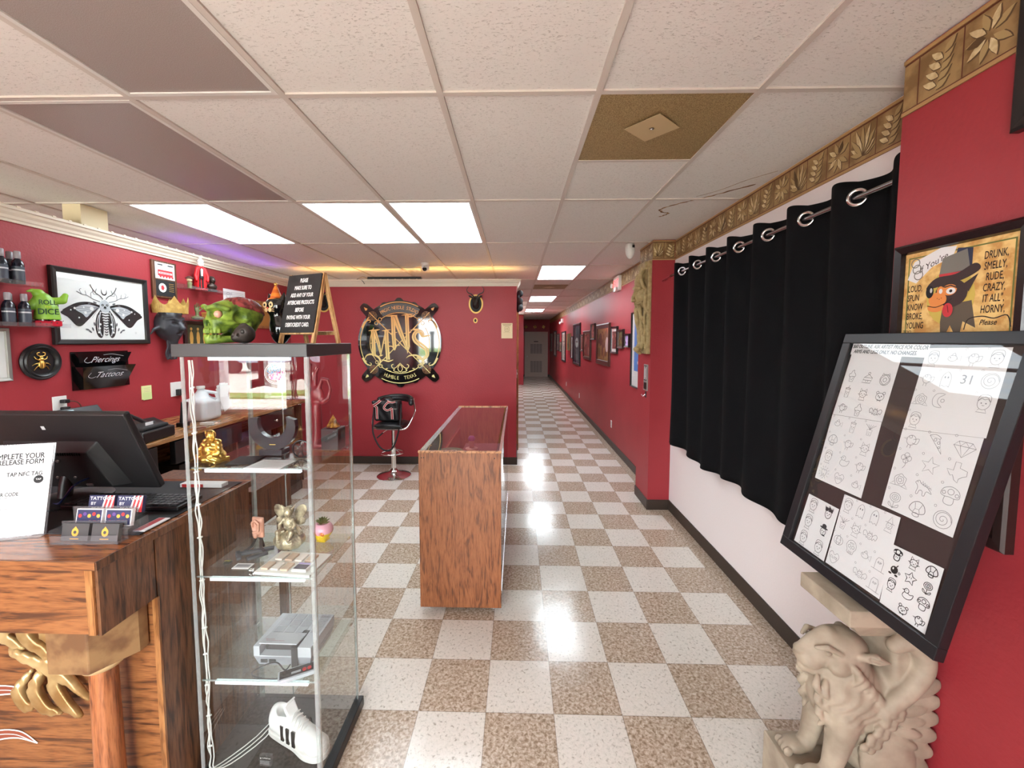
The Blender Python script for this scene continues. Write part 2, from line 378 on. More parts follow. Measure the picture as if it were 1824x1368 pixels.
def floor_mat():
    m = bpy.data.materials.new('checkered_vinyl_tile'); m.use_nodes = True; nt = m.node_tree; N = nt.nodes; L = nt.links; b = N['Principled BSDF']
    def math_(op, a, v=None, w=None):
        q = N.new('ShaderNodeMath'); q.operation = op
        for i, t in enumerate((a, v, w)):
            if t is None: continue
            if hasattr(t, 'links'): L.new(t, q.inputs[i])
            else: q.inputs[i].default_value = t
        return q.outputs[0]
    g = N.new('ShaderNodeNewGeometry'); sp = N.new('ShaderNodeSeparateXYZ'); L.new(g.outputs['Position'], sp.inputs[0])
    u = math_('DIVIDE', sp.outputs[0], .3048); v = math_('DIVIDE', sp.outputs[1], .3048)
    fu, fv = math_('FLOOR', u), math_('FLOOR', v)
    # tile (0,-1) is light
    par = math_('MODULO', math_('ADD', math_('ADD', fu, fv), 1001), 2)         # 0 = light at (0,-1)
    edge = math_('GREATER_THAN', sp.outputs[0], 4*.3048)
    brown = math_('MAXIMUM', par, edge)
    def noise(sc, det=3, vec=None, dist=0):
        n = N.new('ShaderNodeTexNoise'); n.inputs['Scale'].default_value = sc; n.inputs['Detail'].default_value = det; n.inputs['Distortion'].default_value = dist
        L.new(vec or g.outputs['Position'], n.inputs['Vector']); return n.outputs['Fac']
    def ramp(f, *st):
        r = N.new('ShaderNodeValToRGB'); e = r.color_ramp.elements; e[0].position, e[0].color = st[0][0], (*s2l(st[0][1]), 1); e[1].position, e[1].color = st[-1][0], (*s2l(st[-1][1]), 1)
        for p, c in st[1:-1]: k = e.new(p); k.color = (*s2l(c), 1)
        L.new(f, r.inputs[0]); return r.outputs[0]
    nz = noise(75, 3, dist=.6)
    cb = ramp(nz, (.34, (140, 120, 100)), (.45, (170, 150, 130)), (.56, (190, 172, 154)), (.66, (206, 192, 176)))
    cl = ramp(nz, (.30, (168, 158, 146)), (.40, (212, 206, 196)), (.6, (224, 217, 208)), (.75, (206, 198, 186)))
    mx = N.new('ShaderNodeMix'); mx.data_type = 'RGBA'; L.new(brown, mx.inputs[0]); L.new(cl, mx.inputs[6]); L.new(cb, mx.inputs[7])
    # seams
    su = math_('ABSOLUTE', math_('SUBTRACT', math_('FRACT', u), .5)); sv = math_('ABSOLUTE', math_('SUBTRACT', math_('FRACT', v), .5))
    seam = math_('GREATER_THAN', math_('MAXIMUM', su, sv), .4955)
    mx2 = N.new('ShaderNodeMix'); mx2.data_type = 'RGBA'; L.new(math_('MULTIPLY', seam, .55), mx2.inputs[0]); L.new(mx.outputs[2], mx2.inputs[6]); mx2.inputs[7].default_value = (*s2l((90, 78, 66)), 1)
    L.new(mx2.outputs[2], b.inputs['Base Color'])
    bp = N.new('ShaderNodeBump'); bp.inputs['Strength'].default_value = .25; bp.inputs['Distance'].default_value = .004
    L.new(noise(9, 2), bp.inputs['Height']); L.new(bp.outputs[0], b.inputs['Normal'])
    mr = N.new('ShaderNodeMapRange'); L.new(noise(5, 3), mr.inputs['Value']); mr.inputs['To Min'].default_value = .10; mr.inputs['To Max'].default_value = .24
    L.new(mr.outputs[0], b.inputs['Roughness']); b.inputs['Specular IOR Level'].default_value = .5
    return m
FLOORM = floor_mat()
struct(MB().box(-7.5, 1.5, FRONT-.12, 14.9, -.06, 0, FLOORM).build('floor'))
# ---- ceiling: tiles with fissures, grid, stain
KX = .1363; RY = -1.3076; AX = .6096; AY = 1.2192; CA = .0065
def cg(k, r):  # grid intersection -> world xy  (r counts away from the camera)
    x = k*AX; y = r*AY
    return (KX+x*math.cos(CA)-y*math.sin(CA), RY+x*math.sin(CA)+y*math.cos(CA))
def ceil_mat():
    m = bpy.data.materials.new('fissured_ceiling_tile'); m.use_nodes = True; nt = m.node_tree; N = nt.nodes; L = nt.links; b = N['Principled BSDF']
    g = N.new('ShaderNodeTexCoord'); mp = N.new('ShaderNodeMapping'); mp.inputs['Scale'].default_value = (80, 230, 1); L.new(g.outputs['Object'], mp.inputs[0])
    n = N.new('ShaderNodeTexNoise'); n.inputs['Scale'].default_value = 1; n.inputs['Detail'].default_value = 2; n.inputs['Distortion'].default_value = .8; L.new(mp.outputs[0], n.inputs['Vector'])
    r = N.new('ShaderNodeValToRGB'); e = r.color_ramp.elements; e[0].position = .33; e[0].color = (0, 0, 0, 1); e[1].position = .38; e[1].color = (1, 1, 1, 1); L.new(n.outputs['Fac'], r.inputs[0])
    n2 = N.new('ShaderNodeTexNoise'); n2.inputs['Scale'].default_value = 90; n2.inputs['Detail'].default_value = 3; L.new(g.outputs['Object'], n2.inputs['Vector'])
    ad = N.new('ShaderNodeMath'); ad.operation = 'MULTIPLY_ADD'; L.new(n2.outputs['Fac'], ad.inputs[0]); ad.inputs[1].default_value = .35; L.new(r.outputs[0], ad.inputs[2])
    bp = N.new('ShaderNodeBump'); bp.inputs['Strength'].default_value = .6; bp.inputs['Distance'].default_value = .003; L.new(ad.outputs[0], bp.inputs['Height']); L.new(bp.outputs[0], b.inputs['Normal'])
    mx = N.new('ShaderNodeMix'); mx.data_type = 'RGBA'; mx.inputs[6].default_value = (*s2l((206, 200, 192)), 1); mx.inputs[7].default_value = (*s2l((230, 225, 219)), 1); L.new(r.outputs[0], mx.inputs[0])
    L.new(mx.outputs[2], b.inputs['Base Color']); b.inputs['Roughness'].default_value = .9; b.inputs['Specular IOR Level'].default_value = .1
    return m
CEILM = ceil_mat()
ceiling = struct(MB().box(-7.5, 1.5, FRONT-.12, 14.9, CEIL+.004, CEIL+.08, CEILM).build('ceiling'))
GRIDM = S('ceiling_grid_white', (206, 196, 186), .45)
g = MB()
def bar(p, q, w, z0, z1, m, mb):
    p = Vector(p); q = Vector(q); d = (q-p).normalized(); n = Vector((-d.y, d.x))*w/2
    vs = [(*(p+n), z0), (*(p-n), z0), (*(q-n), z0), (*(q+n), z0), (*(p+n), z1), (*(p-n), z1), (*(q-n), z1), (*(q+n), z1)]
    mb.add(vs, [(0, 1, 2, 3), (7, 6, 5, 4), (0, 4, 5, 1), (1, 5, 6, 2), (2, 6, 7, 3), (3, 7, 4, 0)], m)
for k in range(-12, 3): bar(cg(k, -3.3), cg(k, 13.2), .024, CEIL-.004, CEIL+.01, GRIDM, g)
for r in range(-3, 14):
    bar(cg(-12.4, r), cg(2.2, r), .024, CEIL-.0035, CEIL+.01, GRIDM, g)
bar(cg(0, -.5), cg(1, -.5), .024, CEIL-.0035, CEIL+.01, GRIDM, g)
gr = struct(g.build('ceiling_grid')); gr.parent = ceiling
# water stain on the tile beside the border
st = MB(); STAIN = mixmat('brown_water_stain', (120, 84, 48), (176, 140, 100), 30, .9)
pts = spl([(1.29, -1.55), (1.12, -1.36), (.98, -1.22), (.88, -1.10), (.90, -1.02), (.97, -.98), (.93, -.90)], 8)
pts = [(x+random.uniform(-.006, .006), y+random.uniform(-.006, .006)) for x, y in pts]
st.stroke(pts, [.008+.014*abs(math.sin(i*.9)) for i in range(len(pts))], CEIL+.0035, STAIN)
pts = spl([(1.30, -1.75), (1.2, -1.62), (1.12, -1.46), (1.02, -1.34)], 8); st.stroke(pts, .006, CEIL+.0035, STAIN)
so_ = struct(st.build('ceiling_stain')); so_.parent = ceiling
# ---- walls
def wall(name, x0, x1, y0, y1, z0, z1, m): return struct(MB().box(x0, x1, y0, y1, z0, z1, m).build(name))
HALLX = 1.31
wall('wall_right_hall', HALLX, HALLX+.15, .2, 14.9, 0, CEIL, RED)
wall('wall_right', 1.33, 1.46, -2.68, .2, 0, CEIL, WALLWHITE)
wall('wall_right_near', 1.155, 1.46, FRONT-.1, -2.675, 0, CEIL, RED)
wall('wall_right_pillar', 1.12, 1.34, -.17, .24, 0, CEIL, RED)
wall('wall_back', -3.32, -.178, 1.27, 1.39, 0, 2.40, RED)
wall('wall_left', -3.32, -3.2, FRONT-.1, 1.27, 0, 2.40, RED)
wall('wall_left_hall', -.298, -.178, 1.39, 11.2, 0, 2.40, RED)
wall('wall_left_hall_far', -.3, .06, 11.2, 14.75, 0, CEIL, RED)
wall('wall_end', -.3, 1.46, 14.75, 14.9, 0, CEIL, RED)
wall('wall_left_outer', -7.6, -7.5, FRONT-.1, 14.9, 0, CEIL, BEIGE)
wall('wall_back_outer', -7.5, -.3, 6.0, 6.1, 0, CEIL, BEIGE)
# baseboards
def bb(name, x0, x1, y0, y1, h=.1): return struct(MB().box(x0, x1, y0, y1, 0, h, BASEB).build(name, bevel=.003))
bb('baseboard_right', 1.322, 1.335, -2.67, -.17)
bb('baseboard_right_near', 1.147, 1.156, FRONT, -2.675)
struct(MB().box(1.110, 1.121, -.182, .245, 0, .1, BASEB).box(1.121, 1.335, -.182, -.169, 0, .1, BASEB).build('baseboard_pillar', bevel=.003))
bb('baseboard_right_hall', 1.3, 1.312, .245, 14.75)
struct(MB().box(-3.2, -.168, 1.258, 1.271, 0, .1, BASEB).box(-.179, -.168, 1.258, 1.40, 0, .1, BASEB).build('baseboard_back', bevel=.003))
bb('baseboard_left', -3.2, -3.19, FRONT, 1.258)
bb('baseboard_left_hall', -.179, -.167, 1.40, 11.2); bb('baseboard_end', .06, 1.3, 14.74, 14.752)
# crown along the tops of the low walls (profile: out, z)
CROWN = S('cream_crown_moulding', (226, 214, 196), .45)
prof = [(0, 2.375), (.012, 2.375), (.014, 2.388), (.022, 2.394), (.026, 2.41), (.040, 2.425), (.046, 2.44), (.058, 2.444), (.058, 2.458), (-.13, 2.458), (-.13, 2.4), (0, 2.4)]
def crown(name, path, nrm):
    mb = MB(); n = len(prof); vs = []
    for (p, q) in path:
        for o, z in prof: vs.append((p[0]+q[0]*o, p[1]+q[1]*o, z))
    fs = []
    for i in range(len(path)-1):
        for k in range(n): fs.append((i*n+k, i*n+(k+1) % n, (i+1)*n+(k+1) % n, (i+1)*n+k))
    fs += [list(range(n)), [(len(path)-1)*n+k for k in range(n)][::-1]]
    mb.add(vs, fs, CROWN); return struct(mb.build(name))
crown('trim_left', [((-3.2, FRONT), (1, 0)), ((-3.2, 1.27), (1, -1))], 1)
crown('trim_back', [((-3.2, 1.27), (1, -1)), ((-.178, 1.27), (1, -1)), ((-.178, 1.6), (1, 0))], 1)
# small clips of a light string resting along the crown top
tk = MB()
for i in range(62):
    y = -4.6+i*.095; tk.box(-3.146, -3.138, y, y+.018, 2.458, 2.466, CREAM)
for i in range(31):
    x = -3.1+i*.095; tk.box(x, x+.018, 1.208, 1.216, 2.458, 2.466, CREAM)
tk.tube([(-3.15, -4.6, 2.461), (-3.15, 1.2, 2.461), (-.15, 1.215, 2.461)], .003, CREAM, 5)
tag(tk.build('light_string'), 'unlit cream clip light string lying along the crown moulding top', 'light string')
# ---- wallpaper border: tan panels with leaves
B1 = mixmat('border_tan', (128, 98, 58), (165, 134, 88), 14, .6); B2 = S('border_dark_line', (98, 48, 26), .6); B3 = S('border_edge_gold', (176, 140, 92), .6)
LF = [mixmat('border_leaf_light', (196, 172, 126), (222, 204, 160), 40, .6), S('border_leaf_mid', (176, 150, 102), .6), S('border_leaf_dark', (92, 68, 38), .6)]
def leaf(mb, x, y, a, l, w, z, m):
    c, s_ = math.cos(a), math.sin(a); P = []
    for t, k in [(0, 0), (.15, .5), (.4, 1), (.65, .8), (.85, .45), (1, 0), (.85, -.3), (.65, -.75), (.4, -1), (.15, -.5)]:
        P.append((x+c*t*l-s_*k*w/2, y+s_*t*l+c*k*w/2))
    mb.flat(P, z, m)
def border(name, M, length, z0=2.43, z1=2.612, detail=1, start=0.):
    mb = MB(); mb.M = M; h = z1-z0; rnd = random.Random(5)
    mb.box(0, length, 0, h, 0, .0015, B1)
    mb.box(0, length, 0, .012, 0, .006, B3); mb.box(0, length, h-.012, h, 0, .006, B3)
    mb.box(0, length, .012, .018, 0, .002, B2); mb.box(0, length, h-.018, h-.012, 0, .002, B2)
    pw = .137; n = int(length/pw)+1; i = 0; x = -start
    while x < length:
        if x > 0: mb.rect(x-.002, x+.002, .018, h-.018, .0022, B2)
        x0 = max(x, 0)+.004; x1 = min(x+pw, length)-.004
        if x1-x0 > pw*.6:
            cx = x+pw/2; cy = .022; v = i % 3; z = .002
            hh = h-.04; K = 9 if detail else 5
            for j in range(K):
                if v == 0: a = math.radians(20+140*j/(K-1)); px, py, l = cx, cy+hh*.12, hh*(.72+.2*math.sin(PI*j/(K-1)))
                elif v == 1: a = math.radians(90+(60 if j % 2 else -60)-(j//2)*4*(1 if j % 2 else -1)); px, py, l = cx+(j-4)*.003, cy+hh*(.05+.085*j), hh*.36
                else: a = math.radians(35+j*36); px, py, l = cx+.012*math.cos(a), cy+hh*.5+.012*math.sin(a), hh*.42
                lx = px+math.cos(a)*l
                l = min(l, (x1-px)/max(math.cos(a), 1e-3)) if math.cos(a) > .01 else (min(l, (px-x0)/max(-math.cos(a), 1e-3)) if math.cos(a) < -.01 else l)
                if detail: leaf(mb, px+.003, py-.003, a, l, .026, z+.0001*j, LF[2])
                leaf(mb, px, py, a, l*.97, .021, z+.0001*j+.00005, LF[0] if j % 2 else LF[1])
        x += pw; i += 1
    return struct(mb.build(name))
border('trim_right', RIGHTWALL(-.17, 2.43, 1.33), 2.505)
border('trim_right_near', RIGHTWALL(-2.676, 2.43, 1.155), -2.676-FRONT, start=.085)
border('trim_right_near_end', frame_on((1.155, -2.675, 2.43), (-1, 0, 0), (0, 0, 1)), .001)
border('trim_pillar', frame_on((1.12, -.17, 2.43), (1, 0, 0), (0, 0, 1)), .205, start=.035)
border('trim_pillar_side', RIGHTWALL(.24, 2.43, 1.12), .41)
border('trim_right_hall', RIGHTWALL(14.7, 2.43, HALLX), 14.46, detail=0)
for o in list(bpy.data.objects):
    if o.name == 'trim_right_near_end': bpy.data.objects.remove(o)
# window ledge peeking out below the curtain
struct(MB().box(1.300, 1.332, -2.5, -.36, .735, .775, S('window_ledge', (214, 196, 190), .5)).build('trim_ledge', bevel=.004), 'pale ledge below the curtained window')
# ---- storefront wall with real openings and glazing
def front():
    xs = [-7.6]+[v for o in OPEN for v in o[:2]]+[1.46]
    mb = MB(); y0, y1 = FRONT-.12, FRONT
    for i in range(0, len(xs), 2): mb.box(xs[i], xs[i+1], y0, y1, 0, CEIL, RED)
    for (a, b, z0, z1) in OPEN:
        if z0 > 0: mb.box(a, b, y0, y1, 0, z0, RED)
        mb.box(a, b, y0, y1, z1, CEIL, RED)
    struct(mb.build('wall_front'))
    FR = S('white_window_frame', (225, 225, 225), .4)
    for i, (a, b, z0, z1) in enumerate(OPEN):
        f = MB(); w = .05
        f.box(a, a+w, y0, y1+.01, z0, z1, FR).box(b-w, b, y0, y1+.01, z0, z1, FR).box(a+w, b-w, y0, y1+.01, z0, z0+w, FR).box(a+w, b-w, y0, y1+.01, z1-w, z1, FR)
        n = 'door_2' if i == 3 else 'window_%d' % (i+1)
        fo = struct(f.build(n)); p = MB().box(a+w, b-w, FRONT-.07, FRONT-.064, z0+w, z1-w, GLASS).build('pane', parent=fo)
front()
# ---- outside: lot, grass, road (seen in the panes' reflections)
ASPH = mixmat('pale_concrete', (196, 190, 180), (214, 208, 198), 3, .9); GRASS = mixmat('grass', (92, 120, 52), (130, 160, 80), 8, .95)
struct(MB().box(-30, 25, -13, FRONT-.12, -.12, -.02, ASPH).build('ground')); struct(MB().box(-30, 25, -14.0, -13, -.12, .03, GRASS).build('grass_verge'))
struct(MB().box(-30, 25, -38, -14.0, -.14, -.04, ASPH).build('road')); struct(MB().box(-30, 25, -80, -38, -.12, .05, GRASS).build('far_lawn'))
# parked pickup across the road, only seen mirrored in the glass
t = thing('pickup_truck', 'pale blue grey pickup truck parked outside, seen mirrored in the glass case', 'truck', (-13.0, -23, -.04))
TB = S('truck_paint', (150, 170, 190), .3); TW = S('truck_glass', (40, 48, 56), .1)
MB().bevbox(-2.7, 2.7, -.95, .95, .55, 1.10, .08, TB).build('body', t); MB().add([(-.6, -.85, 1.1), (1.5, -.85, 1.1), (1.5, .85, 1.1), (-.6, .85, 1.1), (-.3, -.7, 1.75), (1.0, -.7, 1.75), (1.0, .7, 1.75), (-.3, .7, 1.75)], [(4, 5, 6, 7), (0, 1, 5, 4), (1, 2, 6, 5), (2, 3, 7, 6), (3, 0, 4, 7)], TB).build('cabin', t, bevel=.04)
MB().box(-.35, 1.15, .80, .86, 1.2, 1.6, TW).build('side_window', t)
for x in (-1.75, 1.75):
    for y in (-.85, .85): MB().cyl((x, y-.12, .38), (x, y+.12, .38), .38, BLACK, 24).build('wheel', t, smooth=40)
# dark outlined letter on the storefront window
m_ = MB(); m_.M = frame_on((-2.66, FRONT-.060, 1.56), (-1, 0, 0), (0, 0, 1))
def lett(g, m, z):
    m_.flat([(-.055-g, .36+g), (.055+g, .36+g), (.055+g, .30-g), (.035+g, .30-g), (.035+g, -.28+g), (.12+g, -.30+g), (.12+g, -.35-g), (0, -.32-g), (-.12-g, -.35-g), (-.12-g, -.30+g), (-.035-g, -.28+g), (-.035-g, .30-g), (-.055-g, .30-g)], z, m)
lett(.016, PAPER, 0); lett(0, INK, .002); m_.build('window_lettering', parent=bpy.data.objects['window_2'])
# ---- far door
DOORM = S('beige_door_paint', (196, 178, 164), .45); VENT = S('door_vent_grey', (140, 128, 122), .5)
d = MB(); d.M = BACKWALL(.16, 0, 14.75)
d.box(0, .07, 0, 2.06, 0, .05, DOORM).box(.99, 1.06, 0, 2.06, 0, .05, DOORM).box(.07, .99, 1.99, 2.06, 0, .05, DOORM).box(.07, .99, 0, 1.99, 0, .02, DOORM)
dr = struct(d.build('door_1', bevel=.004))
p = MB(); p.M = BACKWALL(.23, 0, 14.73)
for (x0, x1, z0, z1) in [(.12, .4, 1.68, 1.86), (.52, .80, 1.68, 1.86), (.12, .80, 1.02, 1.56), (.12, .80, .12, .85)]:
    p.box(x0, x1, z0, z0+.02, 0, .012, DOORM).box(x0, x1, z1-.02, z1, 0, .012, DOORM).box(x0, x0+.02, z0, z1, 0, .012, DOORM).box(x1-.02, x1, z0, z1, 0, .012, DOORM)
p.build('panel_moulding', parent=dr)
for z0, z1 in [(1.06, 1.5), (.2, .72)]:
    v = MB(); v.M = BACKWALL(.23, 0, 14.725)
    for c in range(4):
        x = .2+c*.135
        v.box(x, x+.115, z0, z1, 0, .006, VENT)
        k = z0+.01
        while k < z1-.01: v.box(x+.006, x+.109, k, k+.007, .006, .014, DOORM); k += .028
    v.build('vent_grille', parent=dr)
h = MB(); h.M = BACKWALL(.28, .93, 14.71); h.lathe([(.028, 0), (.028, .01), (.01, .012), (.01, .03), (.026, .04), (.028, .055), (.018, .066), (0, .068)], STEEL, 16); h.build('door_knob', parent=dr, smooth=40)
MB().box(.58, .78, 14.71, 14.73, 1.60, 1.63, INK).build('name_plate', parent=dr)
# opening casing on the left side of the hall
OAKT = wood('casing_oak', (110, 66, 34), (150, 98, 56), (180, 128, 80), 'Z')
struct(MB().box(-.18, -.15, 2.0, 2.09, 0, 2.2, OAKT).box(-.18, -.15, 3.0, 3.09, 0, 2.2, OAKT).box(-.18, -.15, 2.09, 3.0, 2.11, 2.2, OAKT).build('door_3', bevel=.004))
lf = MB().box(-.179, -.165, 2.09, 3.0, 0, 2.11, S('dark_door', (70, 40, 30), .5)).build('door_leaf', parent=bpy.data.objects['door_3'])

# ================================================================== ceiling fittings
def quad_panel(k0, k1, r0, r1, inset=.014):
    (ax, ay), (bx, by), (cx_, cy_), (dx, dy) = cg(k0, r0), cg(k1, r0), cg(k1, r1), cg(k0, r1)
    return ax+inset, bx-inset, ay+inset, dy-inset
def troffer(k0, r0, label, lit, r1=None, group=None, power=1):
    r1 = r0+1 if r1 is None else r1
    x0, y0 = cg(k0, r0); t = thing('ceiling_light', label, 'ceiling light', (x0, y0, CEIL), CA, group)
    w, l = AX, (r1-r0)*AY
    FRM = S('troffer_frame_white', (220, 216, 210), .4)
    f = MB(); f.box(.012, .03, .012, l-.012, -.005, .03, FRM).box(w-.03, w-.012, .012, l-.012, -.005, .03, FRM).box(.03, w-.03, .012, .03, -.005, .03, FRM).box(.03, w-.03, l-.03, l-.012, -.005, .03, FRM)
    f.build('frame', t)
    if lit: m = lit_diffuser(power)
    else: m = OFFDIFF
    MB().box(.03, w-.03, .03, l-.03, 0.000, .003, m).build('diffuser', t)
    return t
def lit_diffuser(p=1):
    k = 'lit_diffuser_%s' % p
    if k in MATS: return MATS[k]
    m = bpy.data.materials.new(k); m.use_nodes = True; MATS[k] = m; nt = m.node_tree; N = nt.nodes; L = nt.links; b = N['Principled BSDF']
    b.inputs['Base Color'].default_value = (.6, .65, .7, 1); b.inputs['Emission Strength'].default_value = TROFFER_POWER*p
    tc = N.new('ShaderNodeTexCoord'); w = N.new('ShaderNodeTexWave'); w.bands_direction = 'X'; w.inputs['Scale'].default_value = 1.55; w.inputs['Distortion'].default_value = .6; w.inputs['Detail Scale'].default_value = .5
    L.new(tc.outputs['Object'], w.inputs['Vector'])
    r = N.new('ShaderNodeValToRGB'); e = r.color_ramp.elements; e[0].color = (.72, .84, .93, 1); e[1].color = (.86, .94, .97, 1); L.new(w.outputs['Fac'], r.inputs[0]); L.new(r.outputs[0], b.inputs['Emission Color'])
    return m
OFFDIFF = mixmat('unlit_prismatic_diffuser', (150, 138, 132), (166, 154, 148), 400, .35, detail=1)
troffer(-3, -2, 'unlit grey prismatic ceiling light panel, topmost and nearest of the two unlit ones', False)
troffer(-4, -1, 'unlit grey prismatic ceiling light panel, narrower looking one below the nearest panel', False)
troffer(-5, 0, 'lit bluish ceiling light above the left wall beside the beige post', True)
troffer(-3, 0, 'lit ceiling light with dark specks, left panel of the joined pair', True)
troffer(-2, 0, 'lit ceiling light with a loose right edge, right panel of the joined pair', True)
troffer(0, 2, 'lit ceiling light at the mouth of the hallway', True, power=1.6)
troffer(0, 5, 'lit ceiling light in the middle of the hallway', True, power=1.6)
troffer(0, 8, 'lit ceiling light deepest in the hallway', True, power=3.0)
for kk, rr in ((-8, 1), (-8, 4), (-4, 3.0)):   # lights of the rooms behind the low walls
    troffer(kk, rr, 'lit ceiling light of the back rooms beyond the low red walls', True, group='back room ceiling lights', power=1.5)
PERF = mixmat('tan_perforated_metal', (134, 110, 70), (168, 144, 100), 260, .55, detail=0, lo=.45, hi=.55)
def vent(k0, r0, label):
    x0, y0 = cg(k0, r0); t = thing('ceiling_vent', label, 'ceiling vent', (x0, y0, CEIL), CA); w = AX; l = AY/2
    MB().box(.012, w-.012, .012, l-.012, -.001, .003, PERF).build('perforated_panel', t)
    mb = MB(); mb.M = Matrix.Translation((w*.47, l*.42, -.012)) @ Matrix.Rotation(math.radians(42), 4, 'Z'); mb.box(-.085, .085, -.085, .085, 0, .002, S('plate_tan', (196, 172, 130), .5)).box(-.01, .01, -.01, .01, 0, .011, PERF)
    dd = mb.build('deflector_plate', t); sc = MB(); sc.lathe([(.008, 0), (.008, -.003), (0, -.005)], CHROME, 12, (w*.47, l*.42, -.012)); sc.build('screw', dd)
    return t
vent(0, -1, 'dirty tan perforated air return with a diamond plate in the near ceiling')
vent(0, 3.5, 'tan perforated ceiling vent beyond the hallway mouth light')
# camera dome, motion sensor
def seccam(x, y, label, s=1.):
    t = thing('security_camera', label, 'security camera', (x, y, CEIL))
    MB().lathe([(.052*s, 0), (.052*s, -.02*s), (.045*s, -.03*s), (0, -.03*s)], WHITE, 24).build('mount', t, smooth=40)
    MB().lathe([(.04*s, -.03*s), (.046*s, -.05*s), (.045*s, -.075*s), (.032*s, -.095*s), (0, -.1*s)], WHITE, 24).build('body', t, smooth=60)
    l = MB(); l.M = Matrix.Translation((0, -.036*s, -.078*s)) @ Matrix.Rotation(math.radians(118), 4, 'X'); l.lathe([(.026*s, -.02), (.026*s, .008), (.02*s, .012), (0, .012)], GLOSS, 20); l.build('lens', t, smooth=40)
seccam(-1.30, .93, 'small white turret security camera on the ceiling before the logo wall')
t = thing('motion_sensor', 'white rounded motion sensor on the ceiling beside the pillar', 'motion sensor', (.94, -.03, CEIL))
m_ = SDF((-.06, -.06, -.17), (.06, .06, .01), .004); m_.add(m_.ell((0, 0, -.055), (.046, .036, .095))); m_.sub(m_.box((0, 0, .06), (.1, .1, .06))); m_.build('housing', WHITE, t)
MB().box(.012, .034, -.038, -.028, -.045, -.02, BLACK).build('sensor_window', t)
# beige post on the left wall, black bar on the back wall
struct(MB().box(-3.33, -3.2, -1.33, -1.14, 2.458, CEIL, S('beige_post', (222, 206, 170), .6)).build('wall_left_post'))
t = thing('light_bar', 'long black light bar lying on top of the logo wall', 'light bar', (-1.8, 1.33, 2.458))
MB().bevbox(-.36, .36, -.03, .03, .012, .052, .006, BLACK).build('housing', t)
MB().box(-.3, -.27, -.03, .03, 0, .012, BLACK).build('foot', t); MB().box(.27, .3, -.03, .03, 0, .012, BLACK).build('foot', t)
MB().tube(spl([(-.36, 0, .03), (-.42, -.02, .05), (-.5, -.03, .02), (-.44, -.08, .01), (-.38, -.14, -.02), (-.35, -.155, -.06)], 5), .004, BLACK, 6).build('cable', t)
# purple and warm strips hidden on top of the low walls, glowing on the ceiling
def strip(name, label, pts, col, p):
    m = mat(name+'_glow', col, emit=col, estr=p); mb = MB(); mb.tube(pts, .006, m, 6); return tag(mb.build(name), label, 'light strip')
strip('purple_light_strip', 'purple led strip on top of the left wall near the corner', [(-3.29, -.5, 2.468), (-3.29, 1.2, 2.468)], (.28, .06, 1), 5)
strip('warm_light_strip', 'warm led strip on top of the logo wall', [(-3.1, 1.37, 2.468), (-.2, 1.37, 2.468)], (1, .58, .2), 13)
# ================================================================== reception desk (front left)
OAKF = wood('desk_oak_across', (82, 47, 24), (128, 78, 40), (148, 94, 52), 'X', .5, 1.)
OAKV = wood('desk_oak_upright', (60, 36, 22), (98, 62, 38), (118, 78, 50), 'Z', .45, 1.)
OAKT2 = wood('desk_top_oak', (92, 50, 26), (140, 82, 44), (162, 100, 58), 'X', .25)
OAKC = wood('column_oak', (110, 60, 32), (150, 88, 50), (172, 106, 64), 'Z', .35)
OAKL = wood('edge_trim_oak', (120, 76, 40), (154, 102, 58), (168, 118, 70), 'Z', .35)
GILT = mixmat('gilded_carving', (150, 112, 64), (216, 190, 136), 8, .32, metal=.4, lo=.35, hi=.65, bump=.2)
t = thing('reception_desk', 'oak reception desk with an overhanging top, round corner column and gilded carving', 'desk')
X0, X1, Y0 = -3.05, -1.365, -3.075
tp = MB().box(X0, X1, Y0, -2.38, 1.015, 1.04, OAKT2); tp.build('desktop', t, bevel=.003)
e = MB().box(X0, X1+.004, Y0-.006, Y0, 1.015, 1.041, OAKF).box(X1, X1+.006, Y0-.006, -2.38, 1.015, 1.041, OAKV); e.build('edge_trim', t, bevel=.001)
MB().box(X0, X1-.012, Y0+.002, Y0+.022, .82, 1.015, OAKF).build('front_apron', t)
MB().box(X1-.034, X1-.012, Y0-.003, Y0+.002, .82, 1.015, OAKL).build('corner_bead', t)
MB().box(X1-.014, X1-.002, Y0+.004, -2.89, .815, 1.015, OAKV).build('side_apron', t)
MB().box(X1-.014, X1, -2.885, -2.41, 0, 1.015, OAKV).build('side_panel', t)
MB().box(X1-.016, X1+.003, -2.893, -2.885, 0, .815, OAKL).build('panel_edge_strip', t)
MB().box(X0, X1-.016, -2.89, -2.87, 0, .82, OAKF).build('front_panel', t)
MB().box(X0, X1-.014, Y0+.022, -2.89, .81, .822, OAKV).build('soffit', t)
MB().box(X0, X1-.02, -2.43, -2.41, .0, 1.0, OAKV).build('rear_panel', t)
b = MB(); b.prism([(-1.59, -3.03), (-1.462, -3.03), (-1.395, -2.93), (-1.395, -2.895), (-1.59, -2.895)], .655, .82, mixmat('worn_gilt_wood', (108, 74, 46), (142, 108, 70), 14, .5)); b.build('capital_block', t, bevel=.004)
c = MB(); c.lathe([(.044, 0), (.043, .02), (.038, .3), (.0355, .60), (.034, .632)], OAKC, 40, (-1.487, -2.962, 0)); c.build('column', t, smooth=50)
c = MB(); c.lathe([(.036, .632), (.052, .64), (.058, .652), (.058, .657), (0, .657)], S('gilt_ring', (190, 160, 116), .4), 40, (-1.487, -2.962, 0)); c.build('column_collar', t, smooth=50)
